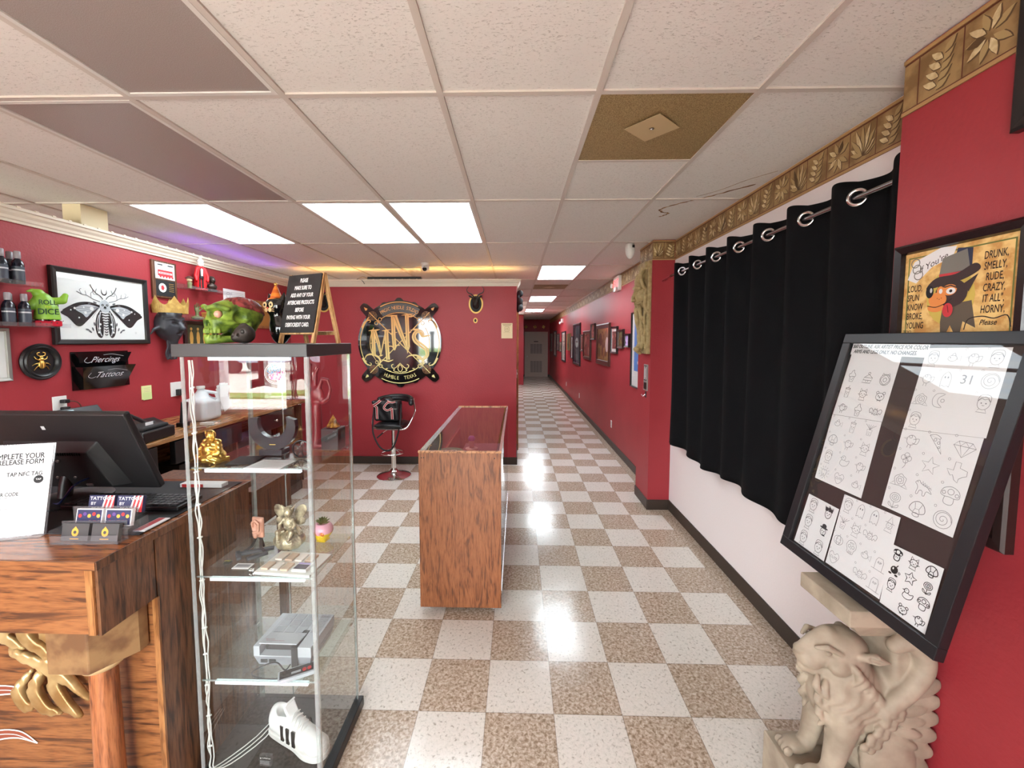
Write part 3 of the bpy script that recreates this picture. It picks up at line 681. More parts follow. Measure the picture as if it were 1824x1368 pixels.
# gilded acanthus carving below the apron
q = SDF((-1.96, -2.935, .38), (-1.56, -2.885, .83), .0045)
def leafcurl(pts, r0, r1):
    n = len(pts); return q.chain(pts, [r0+(r1-r0)*abs(math.sin(PI*i/(n-1)))*1. for i in range(n)])
q.add(q.box((-1.76, -2.89, .77), (.17, .01, .045), .01))
for (pts, a, bb_) in [
    (spl([(-1.93, -2.905, .80), (-1.90, -2.92, .74), (-1.93, -2.93, .69), (-1.90, -2.915, .65)], 4), .006, .02),
    (spl([(-1.86, -2.90, .82), (-1.84, -2.925, .75), (-1.86, -2.93, .70), (-1.80, -2.92, .655)], 4), .008, .024),
    (spl([(-1.80, -2.90, .82), (-1.77, -2.92, .76), (-1.79, -2.925, .70), (-1.73, -2.92, .645), (-1.70, -2.915, .61)], 4), .008, .022),
    (spl([(-1.72, -2.90, .82), (-1.70, -2.92, .76), (-1.72, -2.92, .70), (-1.66, -2.915, .66)], 4), .008, .02),
    (spl([(-1.86, -2.91, .645), (-1.80, -2.925, .625), (-1.72, -2.925, .60), (-1.64, -2.915, .61)], 4), .006, .018),
    (spl([(-1.80, -2.905, .56), (-1.83, -2.92, .50), (-1.80, -2.925, .45), (-1.76, -2.92, .47)], 4), .006, .02),
    (spl([(-1.75, -2.905, .58), (-1.77, -2.925, .51), (-1.74, -2.93, .45), (-1.69, -2.92, .43)], 4), .008, .022),
    (spl([(-1.69, -2.905, .60), (-1.70, -2.925, .53), (-1.67, -2.93, .47), (-1.62, -2.92, .42)], 4), .008, .022),
    (spl([(-1.78, -2.91, .59), (-1.70, -2.925, .57), (-1.64, -2.92, .53), (-1.60, -2.91, .47)], 4), .006, .016)]:
    q.add(leafcurl(pts, a, bb_), .006)
q.sub(q.chain(spl([(-1.66, -2.93, .80), (-1.64, -2.935, .72), (-1.61, -2.93, .66)], 4), [.012]*9), .004)
q.d = q.d+.0022*np.sin(q.X*230+q.Z*140)
q.build('gilded_carving', GILT, t)
# curved white lines of the emblem on the front panel
d = MB(); d.M = frame_on((-1.9, -2.8915, .35), (1, 0, 0), (0, 0, 1)); WL = S('white_decal', (235, 228, 220), .5); RB = S('reddish_decal', (140, 70, 48), .5)
for i, (sx_, sz_, ln) in enumerate([(0, .0, 1.), (0, -.16, .8), (.0, -.36, .6)]):
    A = [(-.16, .02+sz_), (-.08, .125+sz_), (.02, .138+sz_), (.105*ln, .095+sz_)]
    B = [(-.17, -.03+sz_), (-.10, .08+sz_), (0, .112+sz_), (.105*ln, .095+sz_)]
    d.flat(spl(A, 6)+spl(B, 6)[::-1], .0002, RB)
    d.stroke(spl(A, 6), .005, .0006, WL); d.stroke(spl(B, 6), .005, .0006, WL)
    d.stroke(spl([(-.165, .0+sz_), (-.09, .105+sz_), (.0, .125+sz_), (.09*ln, .098+sz_)], 6), .003, .0006, WL)
d.build('emblem_decal', t)
# lower side return behind the desk
t = thing('desk_return', 'lower dark wood return behind the desk, seen through the glass case', 'desk')
MB().box(-2.0, -1.365, -2.375, -2.07, .955, .98, OAKV).build('worktop', t, bevel=.002)
MB().box(-1.38, -1.367, -2.375, -2.07, .80, .955, OAKV).build('side_apron', t); MB().box(-1.99, -1.38, -2.085, -2.07, .80, .955, OAKV).build('rear_apron', t)
for x in (-1.98, -1.42):
    MB().box(x, x+.04, -2.12, -2.08, 0, .80, OAKV).build('leg', t); MB().box(x, x+.04, -2.37, -2.33, 0, .80, OAKV).build('leg', t)
# ------------------------------------------------------------------ things on the desk
tag(MB().bevbox(-2.35, -1.385, -2.92, -2.42, 1.041, 1.044, .001, S('black_desk_mat', (30, 30, 33), .75)).build('desk_mat'), 'thin black mat on the reception desk under monitor and keyboard', 'mat')
# monitor, seen from behind, leaning back
t = thing('computer_monitor', 'large black computer monitor seen from behind on the reception desk', 'monitor', (-1.905, -2.60, 1.046), 0)
Mm = Matrix.Translation((0, 0, .03)) @ Matrix.Rotation(math.radians(-23), 4, 'X').inverted()
Mm = Matrix.Translation((0, .02, .035)) @ Matrix.Rotation(math.radians(23), 4, 'X')
s_ = MB(); s_.M = Mm; s_.bevbox(-.305, .305, -.014, .014, 0, .352, .006, S('monitor_back_black', (34, 33, 34), .45)); s_.build('housing', t)
s_ = MB(); s_.M = Mm; s_.box(-.297, .297, .0142, .015, .012, .344, S('screen_black', (8, 8, 10), .1)); s_.build('screen', t)
s_ = MB(); s_.M = Mm; s_.prism([(-.23, .03), (.15, .03), (.10, .19), (.06, .2), (-.18, .2), (-.21, .19)], 0, 0, MATTE) if False else None
MBk = S('monitor_hump_black', (24, 24, 25), .5)
s_.add([(-.25, -.014, .02), (.20, -.014, .02), (.15, -.014, .23), (-.22, -.014, .23), (-.22, -.052, .04), (.16, -.052, .04), (.12, -.045, .20), (-.19, -.045, .20)], [(4, 5, 6, 7), (0, 1, 5, 4), (1, 2, 6, 5), (2, 3, 7, 6), (3, 0, 4, 7)], MBk); s_.build('rear_hump', t, bevel=.004)
s_ = MB(); s_.M = Mm
for i in range(30): s_.box(-.17+i*.009, -.166+i*.009, -.050, -.045, .188, .2, BLACK)
s_.build('vent_slots', t)
for (x, z) in [(-.07, .165), (.0, .165), (-.04, .085), (.03, .085)]:
    s_ = MB(); s_.M = Mm @ Matrix.Translation((x, -.05, z)) @ Matrix.Rotation(PI/2, 4, 'X'); s_.lathe([(.006, 0), (.005, .004), (0, .004)], STEEL, 12); s_.build('screw', t)
s_ = MB(); s_.M = Mm; s_.box(-.035, -.022, -.0148, -.014, .283, .298, S('monitor_logo_silver', (205, 205, 205), .4)); s_.build('silver_badge', t)
s_ = MB(); s_.M = Mm @ Matrix.Translation((.075, -.052, .052)); s_.box(-.012, .012, -.004, 0, -.005, .005, STEEL); s_.build('video_port', t)
MB().tube([(-.02, -.06, .0), (-.02, -.05, .06), (-.02, -.03, .13)], .022, BLACK, 12).build('stand_neck', t, smooth=50)
MB().lathe([(.13, 0), (.13, .006), (.10, .012), (.03, .018), (0, .02)], BLACK, 32, (-.02, -.04, -.001)).build('stand_base', t, smooth=50)
MB().tube(spl([(.075, -.035, .09), (.085, -.11, .085), (.06, -.13, .04), (.02, -.12, .012), (-.06, -.1, .01)], 6), .004, S('blue_cable', (30, 50, 100), .4), 7).build('video_cable', t)
# keyboard
t = thing('keyboard', 'long black keyboard lying behind the business cards on the reception desk', 'keyboard', (-1.62, -2.69, 1.046), 0)
kb = MB(); kb.bevbox(-.22, .22, -.06, .06, .004, .018, .003, BLACK); kb.build('case', t)
for r in range(5):
    ks = MB()
    for c in range(18): ks.box(-.212+c*.0236, -.212+c*.0236+.020, -.052+r*.0215, -.052+r*.0215+.018, .018, .025, S('key_black', (40, 40, 42), .5))
    ks.build('key_row', t, bevel=.001)
# release form sign holder
t = thing('sign_holder', 'slanted clear acrylic stand with a white release form sign on desk edge', 'sign', (-1.80, -2.955, 1.041), 0)
Mh = Matrix.Rotation(math.radians(-14), 4, 'X')
Mh = Matrix(((1, 0, 0, 0), (0, 0, -1, 0), (0, 1, 0, 0), (0, 0, 0, 1)))
Ml = Matrix.Rotation(math.radians(17), 4, 'Z') @ Matrix.Rotation(math.radians(-14), 4, 'X') @ Mh   # local x right, y up, z towards viewer
h = MB(); h.M = Ml; h.box(-.155, .112, 0, .295, -.003, 0, ACRYL); h.build('acrylic_plate', t)
h = MB(); h.M = Matrix.Rotation(math.radians(17), 4, 'Z'); h.box(-.155, .112, -.02, .09, -.0005, .0025, ACRYL); h.build('acrylic_foot', t)
h = MB(); h.M = Ml; h.box(-.150, .107, .004, .290, .0002, .001, PAPER)
for s, y, sz in [('COMPLETE YOUR', .255, .018), ('RELEASE FORM', .236, .017), ('TAP NFC TAG', .197, .014), ('QR CODE', .135, .012)]:
    h.text(s, .086 if s[0] != 'Q' else .03, y, sz, .0014, INK, 'RIGHT', bold=.04, sx=.78)
h.text('A5501Tattoo', .02, .276, .008, .0014, GREYINK, shear=.2)
h.text('on top of your phone', .058, .183, .0065, .0014, GREYINK, 'RIGHT', shear=.2); h.text('on the tag!', .03, .175, .0065, .0014, GREYINK, 'RIGHT', shear=.2)
h.stroke([(-.14, .158), (.068, .158)], .001, .0014, GREYINK); h.disc(.077, .178, .013, .0014, INK); h.text('TAP', .077, .178, .006, .0018, PAPER)
h.stroke([(-.14, .125), (.01, .125), (.01, .09), (-.14, .09)], .0012, .0014, INK, True)
h.build('printed_sheet', t)
# business cards in a tiered clear holder
t = thing('card_holder', 'clear tiered holder with six stacks of business cards on the desk corner', 'card holder', (-1.50, -2.955, 1.041), math.radians(3))
h = MB()
for k in range(3): h.box(-.10, .10, -.03+k*.037, -.027+k*.037, .0, .028+k*.032, ACRYL); h.box(-.10, .10, -.027+k*.037, .008+k*.037, k*.028, k*.028+.002, ACRYL)
h.box(-.102, -.1, -.03, .085, 0, .045, ACRYL).box(.1, .102, -.03, .085, 0, .045, ACRYL)
h.build('acrylic_tiers', t)
t_ = t; CH = S('charcoal_card', (66, 64, 64), .5); CO = S('card_orange', (224, 160, 60), .5); CN = S('card_navy', (36, 40, 78), .5); CR = S('card_red', (178, 40, 44), .5)
def cards(x, y, z, kind, label):
    o = thing('business_cards', label, 'business cards', (t_.location.x+x*math.cos(t_.rotation_euler.z), t_.location.y+y, t_.location.z+z), 0)
    Mc = Matrix.Rotation(math.radians(-12), 4, 'X') @ Mh
    s = MB(); s.M = Mc; s.box(-.043, .043, 0, .052, -.012, 0, CH if kind == 0 else (PAPER if kind == 1 else CN))
    if kind == 0:
        s.disc(0, .026, .011, .0005, CO, .013); s.disc(0, .026, .005, .0009, CH); s.stroke([(-.014, .006), (.014, .006)], .0025, .0006, CO)
        s.flat([(-.006, .036), (.006, .036), (0, .044)], .0005, CO)
    elif kind == 1:
        s.rect(-.040, .040, .003, .049, .0004, CN)
        for i, m_ in enumerate([CR, S('card_purple', (90, 60, 130), .5), CO, CR, CO]): s.disc(-.03+i*.015, .03+.006*(i % 2), .006, .0007, m_, n=9)
    else:
        s.flat([(0, 0), (.02, .052), (.043, .052), (.043, 0)], .0004, CR)
        for i in range(3): s.flat([(.0+i*.013, 0), (.012+i*.013, .052), (.017+i*.013, .052), (.006+i*.013, 0)], .0006, PAPER)
        s.text('TATTOOS', 0, .042, .011, .001, PAPER, bold=.01, sx=1.15); s.text('BY', -.026, .026, .010, .001, PAPER, bold=.01, sx=1.1); s.text('PEOPLES', 0, .009, .011, .001, PAPER, bold=.01, sx=1.1)
    s.build('cards', o); return o
for j, sd in enumerate(('left', 'right')):
    x = -.048+.096*j
    cards(x, -.013, .004, 0, 'charcoal business cards with orange oval emblem, bottom tier on the %s' % sd)
    cards(x+.008, .024, .036, 1, 'small picture business cards, middle tier on the %s' % sd)
    cards(x+.012, .061, .066, 2, 'red and blue lettered business cards, top tier on the %s' % sd)
t = tag(MB().box(-1.425, -1.385, -2.90, -2.80, 1.044, 1.047, PAPER).box(-1.423, -1.40, -2.898, -2.802, 1.047, 1.0474, CR).build('flyer'), 'red and white flyer lying on the desk edge beside the glass case', 'flyer')
tag(MB().box(-1.60, -1.42, -2.50, -2.46, 1.045, 1.06, PAPER).box(-1.59, -1.5, -2.502, -2.5, 1.046, 1.059, CR).build('receipt_box'), 'small red and white paper box behind the keyboard', 'box')

# ================================================================== tall glass case
t = thing('glass_display_case', 'tall clear glass display case with black top and base, three shelves', 'display case', (0, 0, 0))
CX0, CX1, CY0, CY1 = -1.33, -.885, -2.785, -2.43
GB = S('case_black_laminate', (52, 50, 50), .4)
MB().bevbox(CX0-.025, CX1+.018, CY0-.012, CY1+.018, 0, .045, .003, BLACK).build('base', t)
MB().bevbox(CX0-.03, CX1, CY0-.004, CY1+.02, 1.612, 1.657, .002, GB).build('top', t)
g = .005
for (a, b, c, d_, nm) in [(CX0, CX1, CY0, CY0+g, 'front_pane'), (CX0, CX1, CY1-g, CY1, 'rear_pane'), (CX1-g, CX1, CY0+g, CY1-g, 'side_pane'), (CX0, CX0+g, CY0+g, CY1-g, 'side_pane')]:
    MB().box(a, b, c, d_, .045, 1.612, CGLASS).build(nm, t)
EDG = glass('polished_glass_edge', (.72, .80, .78), .1, boost=3.5, dirt=.22)
for (x, y) in [(CX0, CY0), (CX1, CY0), (CX1, CY1), (CX0, CY1)]:
    sx = 1 if x == CX0 else -1; sy = 1 if y == CY0 else -1
    MB().box(min(x, x-sx*.003), max(x, x-sx*.003), min(y+sy*.010, y), max(y+sy*.010, y), .045, 1.612, EDG).box(min(x, x+sx*.012), max(x, x+sx*.012), min(y-sy*.003, y), max(y-sy*.003, y), .045, 1.612, EDG).build('glass_edge', t)
SHELFG = glass('shelf_glass', (.90, .95, .93), boost=1.5, dirt=.03); LEDW = mat('led_strip_white', (.9, .92, .95), .5, emit=(.8, .9, 1), estr=.35)
for z in (.425, .82, 1.22):
    sh = MB().box(CX0+.008, CX1-.008, CY0+.012, CY1-.008, z-.006, z, SHELFG).build('shelf', t)
    MB().box(CX0+.008, CX1-.008, CY0+.0105, CY0+.012, z-.006, z, EDG).build('shelf_edge', sh)
    MB().box(-1.275+.03*(z < .5)*0, -.93, CY0+.012, CY0+.024, z-.018, z-.0065, LEDW).build('led_strip', sh)
MB().box(-1.25, -.96, CY0+.02, CY0+.032, 1.599, 1.6115, LEDW).build('led_strip', t)
for z in (.425, .82, 1.22):
    for (x, y) in ((CX0+.012, CY1-.03), (CX1-.012, CY1-.03)):
        MB().box(x-.004, x+.004, y-.01, y+.01, z-.012, z-.0062, CHROME).build('shelf_clip', t)
lk = MB().bevbox(-1.20, -1.13, CY1+.001, CY1+.006, 1.10, 1.122, .002, CHROME).box(-1.175, -1.12, CY1+.006, CY1+.009, 1.108, 1.114, STEEL).build('door_catch', t)
MB().box(-1.187, -1.183, CY1, CY1+.003, .05, 1.6, EDG).build('door_gap', t)
wr = MB(); rn = random.Random(3)
for k in range(3):
    pts = []; z = 1.6
    while z > .06:
        pts.append((CX0+.016+.006*k+rn.uniform(-.004, .004), CY0+.012+rn.uniform(0, .008), z)); z -= .045
    pts += [(CX0+.03+.02*k, CY0+.05, .052), (CX0+.10+.02*k, CY0+.16, .052), (CX0+.13+.01*k, CY0+.28, .052)]
    wr.tube(spl(pts, 3), .0022, WHITE, 5)
for z in (1.5, 1.34, 1.2, 1.08, .96, .80, .62, .52, .40, .28, .16):
    wr.tube([(CX0+.016, CY0+.014, z), (CX0+.034, CY0+.012, z+.006)], .0035, WHITE, 5)
wr.build('led_wiring', t, smooth=60)
for z in (.425, .82, 1.22): pass

# ------------------------------------------------------------------ in the case
SH1, SH2, SH3, BASEZ = 1.2205, .8205, .4255, .0455
# golden laughing figurine
q = SDF((-.06, -.05, -.005), (.06, .05, .125), .0016)
q.add(q.ell((0, 0, .022), (.048, .036, .024))); q.add(q.ell((0, 0, .052), (.034, .028, .034)), .01); q.add(q.ell((0, -.014, .046), (.024, .022, .026)), .004)
q.add(q.ell((0, -.004, .098), (.016, .016, .019)), .004); q.add(q.ell((0, -.018, .094), (.004, .005, .004)), .002)
for sx in (-1, 1):
    q.add(q.cap((sx*.028, 0, .074), (sx*.044, -.012, .04), .010, .009), .004); q.add(q.cap((sx*.044, -.012, .04), (sx*.018, -.034, .026), .008, .006), .003)
    q.add(q.cap((sx*.018, -.01, .112), (sx*.016, -.006, .092), .003, .005), .001)
    q.add(q.cap((sx*.04, -.02, .018), (sx*.0, -.036, .014), .014, .011), .004)
    q.add(q.ell((sx*.012, -.027, .068), (.009, .006, .007)), .003)
q.sub(q.ell((0, -.0365, .05), (.002, .003, .002)), .001); q.sub(q.ell((0, -.021, .088), (.006, .003, .002)), .001)
q.add(q.box((0, 0, .006), (.044, .032, .007), .004), .003)
q.d = q.d+.0009*np.sin(q.Z*520+np.abs(q.X)*260)*(np.abs(q.X) > .018)*(q.Z < .085)
o = q.build('buddha_figurine', GOLD); o.location = (-1.298, -2.70, SH1+.001); o.rotation_euler = (0, 0, math.radians(-12)); tag(o, 'gold laughing buddha figurine on the top glass shelf', 'figurine')
# papers on shelf
p = MB(); p.M = Matrix.Translation((-1.045, -2.745, SH1+.0012)) @ Matrix.Rotation(math.radians(-4), 4, 'Z')
p.box(-.075, .055, -.05, .055, 0, .0015, PAPER)
for i in range(5): p.stroke([(-.06, .035-.016*i), (.04, .035-.016*i)], .0015, .0018, GREYINK)
tag(p.build('printed_card'), 'white printed card lying on the top glass shelf', 'card')
p = MB(); p.M = Matrix.Translation((-1.175, -2.70, SH1+.0012)) @ Matrix.Rotation(math.radians(8), 4, 'Z'); p.box(-.05, .045, -.045, .06, 0, .002, MATTE)
tag(p.build('black_card'), 'black card lying on the top glass shelf beside the gold figurine', 'card')
# dark crescent jewellery stand
t = thing('jewellery_stand', 'dark grey crescent shaped display stand on the top glass shelf', 'display stand', (-1.125, -2.60, SH1+.001))
s_ = MB(); DG = S('dark_grey_acrylic', (52, 50, 56), .25); pts = []
for a in range(-200, 21, 8): pts.append((.093*math.cos(math.radians(a)), .112+.093*math.sin(math.radians(a))))
inn = [(.058*math.cos(math.radians(a)), .128+.062*math.sin(math.radians(a))) for a in range(20, -201, -8)]
s_.M = Mh; n_ = len(pts)
for i in range(n_-1):
    P4 = [pts[i], pts[i+1], inn[n_-2-i], inn[n_-1-i]]
    s_.prism(P4, -.012, .012, DG)
s_.build('crescent', t, smooth=30)
s_ = MB().bevbox(-.045, .045, -.03, .03, .0, .022, .003, DG).build('foot', t)
s_ = MB(); s_.M = Mh; s_.stroke([(-.012, .040), (.012, .040)], .003, .0125, GOLDP); s_.build('gold_lettering', t)
# black sunglasses ring
t = thing('black_hoop', 'round black patterned hoop leaning on the top glass shelf beside the crescent stand', 'ornament', (-.985, -2.66, SH1+.001))
s_ = MB(); s_.M = Mh @ Matrix.Translation((0, .036, 0)); s_.tube([(.033*math.cos(a*PI/12), .033*math.sin(a*PI/12), 0) for a in range(24)], .003, BLACK, 6, True)
for a in range(8): s_.tube([(.008*math.cos(a*PI/4), .008*math.sin(a*PI/4), 0), (.033*math.cos(a*PI/4+.3), .033*math.sin(a*PI/4+.3), 0)], .0012, BLACK, 4)
s_.build('hoop', t)
# black box with gold pyramid
t = thing('plinth_box', 'black box plinth at the right back of the top glass shelf', 'box', (-.928, -2.51, SH1+.001))
MB().bevbox(-.036, .034, -.036, .036, 0, .088, .0015, BLACK).build('body', t)
q = MB(); rn = random.Random(8)
vs = [(0, 0, .052)]+[(.03*math.cos(a*PI/5)*rn.uniform(.8, 1.1), .03*math.sin(a*PI/5)*rn.uniform(.8, 1.1), rn.uniform(0, .004)) for a in range(10)]+[(.014*math.cos(a*PI/5+.3), .014*math.sin(a*PI/5+.3), .026+rn.uniform(-.005, .006)) for a in range(10)]
fs = [(0, 11+i, 11+(i+1) % 10) for i in range(10)]+[(11+i, 1+i, 1+(i+1) % 10, 11+(i+1) % 10) for i in range(10)]+[tuple(range(10, 0, -1))]
q.add(vs, fs, mixmat('rough_gold_rock', (96, 62, 26), (214, 160, 70), 60, .35, metal=.6)); o = q.build('gold_pyramid'); o.location = (-.928, -2.51, SH1+.0905); tag(o, 'rough golden pyramid standing on the black box in the case', 'ornament')
# red ok-sign hand, a solid stand-in for a reflection in the case glass
RH = S('dark_red_hand', (128, 34, 42), .35)
q = SDF((-.07, -.03, -.005), (.07, .03, .375), .0025)
q.add(q.chain([(-.012, 0, 0), (-.010, 0, .10), (-.008, 0, .17)], [.027, .022, .018])); q.add(q.ell((-.006, 0, .215), (.032, .014, .042)), .012)
q.add(q.chain([(-.028, 0, .24), (-.034, 0, .29), (-.028, 0, .345)], [.009, .008, .006]), .006)
q.add(q.chain([(-.014, .004, .25), (-.012, .006, .305), (.0, .004, .33)], [.009, .008, .006]), .006)
q.add(q.chain([(.004, 0, .25), (.018, 0, .285), (.042, 0, .280), (.052, 0, .245)], [.009, .008, .007, .006]), .005)
q.add(q.chain([(.02, 0, .19), (.042, 0, .205), (.052, 0, .240)], [.011, .009, .006]), .006)
q.add(q.chain([(-.034, .002, .235), (-.048, .002, .275), (-.052, .0, .315)], [.008, .007, .005]), .006)
q.add(q.box((0, 0, .006), (.036, .026, .006), .003))
o = q.build('reflection_hand', RH); o.location = (-1.005, -2.475, SH1+.001); tag(o, 'dark red ok sign hand in the glass case, standing in for a reflected hand', 'sculpture')
# ear on a strapped stand
EARM = S('ear_pink', (206, 150, 128), .45)
q = SDF((-.04, -.02, -.01), (.04, .03, .11), .0012)
q.add(q.box((0, .012, .05), (.026, .007, .042), .007)); q.add(q.ell((0, .004, .055), (.023, .010, .036)), .006)
q.sub(q.ell((.001, -.008, .057), (.014, .010, .025)), .004)
q.add(q.chain([(-.010, -.006, .034), (.016, -.006, .044), (.018, -.006, .072), (.004, -.007, .085), (-.012, -.006, .076), (-.013, -.005, .058)], [.003, .004, .004, .004, .004, .003]), .003)
q.add(q.chain([(.006, -.004, .045), (.009, -.005, .062), (.001, -.005, .072)], [.003, .003, .002]), .002); q.add(q.ell((.0, -.004, .022), (.009, .007, .012)), .004)
t = thing('ear_model', 'pink silicone ear model on a black strapped stand on middle glass shelf', 'ear model', (-1.213, -2.60, SH2+.001), math.radians(-10))
q.build('ear', EARM, t, Matrix.Translation((0, 0, .045)))
MB().tube([(-.012, .012, .05), (-.02, .0, .02), (-.04, -.02, .004)], .006, BLACK, 6).tube([(.012, .012, .055), (.02, 0, .02), (.038, .0, .004)], .006, BLACK, 6).tube([(0, .02, .05), (0, .035, .004)], .006, BLACK, 6).build('stand', t)
st_ = MB(); st_.M = Matrix.Identity(4)
for (a, b, w) in [((-.05, -.05), (.055, .03), .022), ((.02, -.07), (.06, -.01), .018), ((-.06, -.03), (-.01, -.075), .016)]:
    A, B = Vector(a), Vector(b); d_ = (B-A).normalized(); n_ = Vector((-d_.y, d_.x))*w/2
    st_.prism([tuple(A+n_), tuple(A-n_), tuple(B-n_), tuple(B+n_)], .001, .012, S('dark_strap', (44, 52, 60), .6))
st_.build('strap', t, bevel=.003)
# winged fairy on a pumpkin
PUMP = mixmat('antique_silver_gold', (110, 98, 82), (206, 192, 160), 30, .4, metal=.4, lo=.35, hi=.65, bump=.2)
q = SDF((-.08, -.06, -.005), (.08, .06, .20), .0019)
q.add(q.ell((0, 0, .038), (.062, .05, .04))); a_ = np.arctan2(q.Y, q.X); q.d = q.d+.0035*np.abs(np.cos(a_*5))*(q.Z < .09)
for sx in (-1, 1): q.sub(q.ell((sx*.022, -.048, .05), (.009, .012, .008)), .002)
q.sub(q.chain(spl([(-.034, -.046, .030), (-.015, -.054, .020), (.015, -.054, .020), (.034, -.046, .032)], 3), [.0045]*10), .002)
q.add(q.ell((0, 0, .105), (.021, .017, .030)), .008); q.add(q.ell((0, -.002, .152), (.017, .017, .020)), .004); q.add(q.ell((0, .004, .160), (.019, .018, .017)), .003)
q.add(q.ell((0, -.019, .149), (.003, .004, .003)), .002)
for sx in (-1, 1):
    q.add(q.chain([(sx*.018, -.002, .125), (sx*.032, -.014, .105), (sx*.02, -.028, .088)], [.007, .006, .006]), .003)
    q.add(q.chain([(sx*.012, -.01, .085), (sx*.028, -.035, .085), (sx*.022, -.045, .060)], [.010, .009, .007]), .004)
    q.add(q.ell((sx*.042, .014, .150), (.022, .003, .034), (0, sx*.6, 0)), .002); q.add(q.ell((sx*.040, .014, .112), (.018, .003, .022), (0, sx*1.3, 0)), .002)
    q.add(q.cap((sx*.014, 0, .166), (sx*.030, .0, .185), .005, .001), .002)
for k in range(7): q.add(q.cap((.05*math.cos(k), .04*math.sin(k), .070), (.03*math.cos(k+.5), .026*math.sin(k+.5), .086), .006, .005), .003)
q.d = q.d+.0007*np.sin(q.X*700)*np.sin(q.Z*600)
o = q.build('fairy_figurine', PUMP); o.location = (-1.092, -2.575, SH2+.001); tag(o, 'silver gold winged fairy figurine sitting on a carved pumpkin on middle shelf', 'figurine')
# skull pot with succulent
t = thing('succulent_pot', 'pink and yellow skull shaped pot with a small succulent on middle shelf', 'potted plant', (-.99, -2.50, SH2+.001), math.radians(-8))
def twotone():
    m = bpy.data.materials.new('pink_yellow_ceramic'); m.use_nodes = True; nt = m.node_tree; N = nt.nodes; L = nt.links
    tc = N.new('ShaderNodeTexCoord'); sp = N.new('ShaderNodeSeparateXYZ'); L.new(tc.outputs['Object'], sp.inputs[0]); n = N.new('ShaderNodeTexNoise'); n.inputs['Scale'].default_value = 40; L.new(tc.outputs['Object'], n.inputs['Vector'])
    ad = N.new('ShaderNodeMath'); ad.operation = 'MULTIPLY_ADD'; L.new(n.outputs['Fac'], ad.inputs[0]); ad.inputs[1].default_value = .012; L.new(sp.outputs[2], ad.inputs[2])
    mr = N.new('ShaderNodeMapRange'); mr.inputs['From Min'].default_value = .040; mr.inputs['From Max'].default_value = .045; L.new(ad.outputs[0], mr.inputs['Value'])
    mx = N.new('ShaderNodeMix'); mx.data_type = 'RGBA'; mx.inputs[6].default_value = (*s2l((240, 205, 40)), 1); mx.inputs[7].default_value = (*s2l((236, 176, 196)), 1); L.new(mr.outputs[0], mx.inputs[0])
    b = N['Principled BSDF']; L.new(mx.outputs[2], b.inputs['Base Color']); b.inputs['Roughness'].default_value = .18; return m
q = SDF((-.05, -.05, -.004), (.05, .05, .085), .0014)
q.add(q.ell((0, 0, .048), (.042, .040, .034))); q.add(q.ell((0, -.004, .018), (.026, .026, .022)), .014); q.sub(q.ell((0, 0, .085), (.028, .028, .016)), .004)
for sx in (-1, 1): q.sub(q.ell((sx*.016, -.038, .038), (.010, .012, .010)), .003)
q.sub(q.ell((0, -.034, .022), (.004, .008, .005)), .001); q.add(q.box((0, 0, .002), (.02, .02, .003), .002), .003)
q.build('pot', twotone(), t)
for sx in (-1, 1):
    e_ = MB(); e_.M = Matrix.Translation((sx*.016, -.030, .038)) @ Matrix.Rotation(PI/2, 4, 'X'); e_.lathe([(.0085, 0), (.006, .003), (0, .004)], S('orange_glaze', (222, 120, 50), .3), 14); e_.build('eye_glaze', t, smooth=60)
s_ = MB(); GR = S('succulent_green', (58, 96, 52), .5); rn = random.Random(2)
for k in range(30):
    a = k*2.4; el = .25+1.1*(k/30); l = .034-.010*(k/30)
    dx, dy, dz = math.cos(a)*math.cos(el), math.sin(a)*math.cos(el), math.sin(el)
    s_.tube([(0, 0, .074), (dx*l*.5, dy*l*.5, .074+dz*l*.5), (dx*l, dy*l, .074+dz*l*1.05)], [.003, .0045, .0006], GR, 6)
s_.build('succulent', t, smooth=70)
# jewellery sample tray
t = thing('sample_tray', 'white tray of beige skin samples and a small screen on middle shelf', 'tray', (-1.005, -2.705, SH2+.001), math.radians(-5))
MB().bevbox(-.11, .105, -.068, .085, 0, .010, .002, S('tray_white', (226, 224, 218), .4)).build('tray', t)
SK = [S('sample_beige', (206, 180, 158), .5), S('sample_pale', (226, 214, 204), .5)]
for i in range(3): MB().bevbox(-.095+i*.038, -.066+i*.038, -.052, -.005, .010, .018, .002, SK[i % 2]).build('sample_bar', t)
for i in range(4): MB().bevbox(-.085+i*.040, -.055+i*.040, .012, .062, .010, .018, .002, SK[(i+1) % 2]).build('sample_bar', t)
MB().bevbox(.025, .082, -.052, -.002, .010, .020, .002, WHITE).box(.030, .077, -.047, -.018, .0202, .0206, S('sample_screen', (70, 66, 84), .2)).box(.030, .077, -.016, -.006, .0202, .0206, S('sample_lilac', (180, 160, 210), .4)).build('screen_card', t)
p = MB(); p.M = Matrix.Translation((-1.195, -2.71, SH2+.001)); p.box(-.032, .032, -.018, .018, 0, .002, PAPER).rect(-.026, .026, -.008, .010, .0024, GREYINK); tag(p.build('price_card'), 'small white printed card flat on the middle shelf', 'card')
p = MB(); p.M = Matrix.Translation((-1.268, -2.69, SH2+.001)); p.lathe([(.012, 0), (.016, .003), (.013, .007), (.006, .009), (0, .009)], S('black_yellow_badge', (30, 30, 20), .4), 18); p.text('DAD', 0, 0, .008, .0095, S('badge_yellow', (220, 200, 40), .5)); tag(p.build('badge'), 'tiny black badge with yellow lettering on the middle shelf', 'badge')
p = MB(); p.M = Matrix.Translation((-1.142, -2.742, SH2+.001))
for k in range(6): p.lathe([(.0, 0), (.004, .002), (.004, .006), (0, .008)], CHROME, 8, (.006*math.cos(k*1.7), .005*math.sin(k*1.7)*1., .001*k))
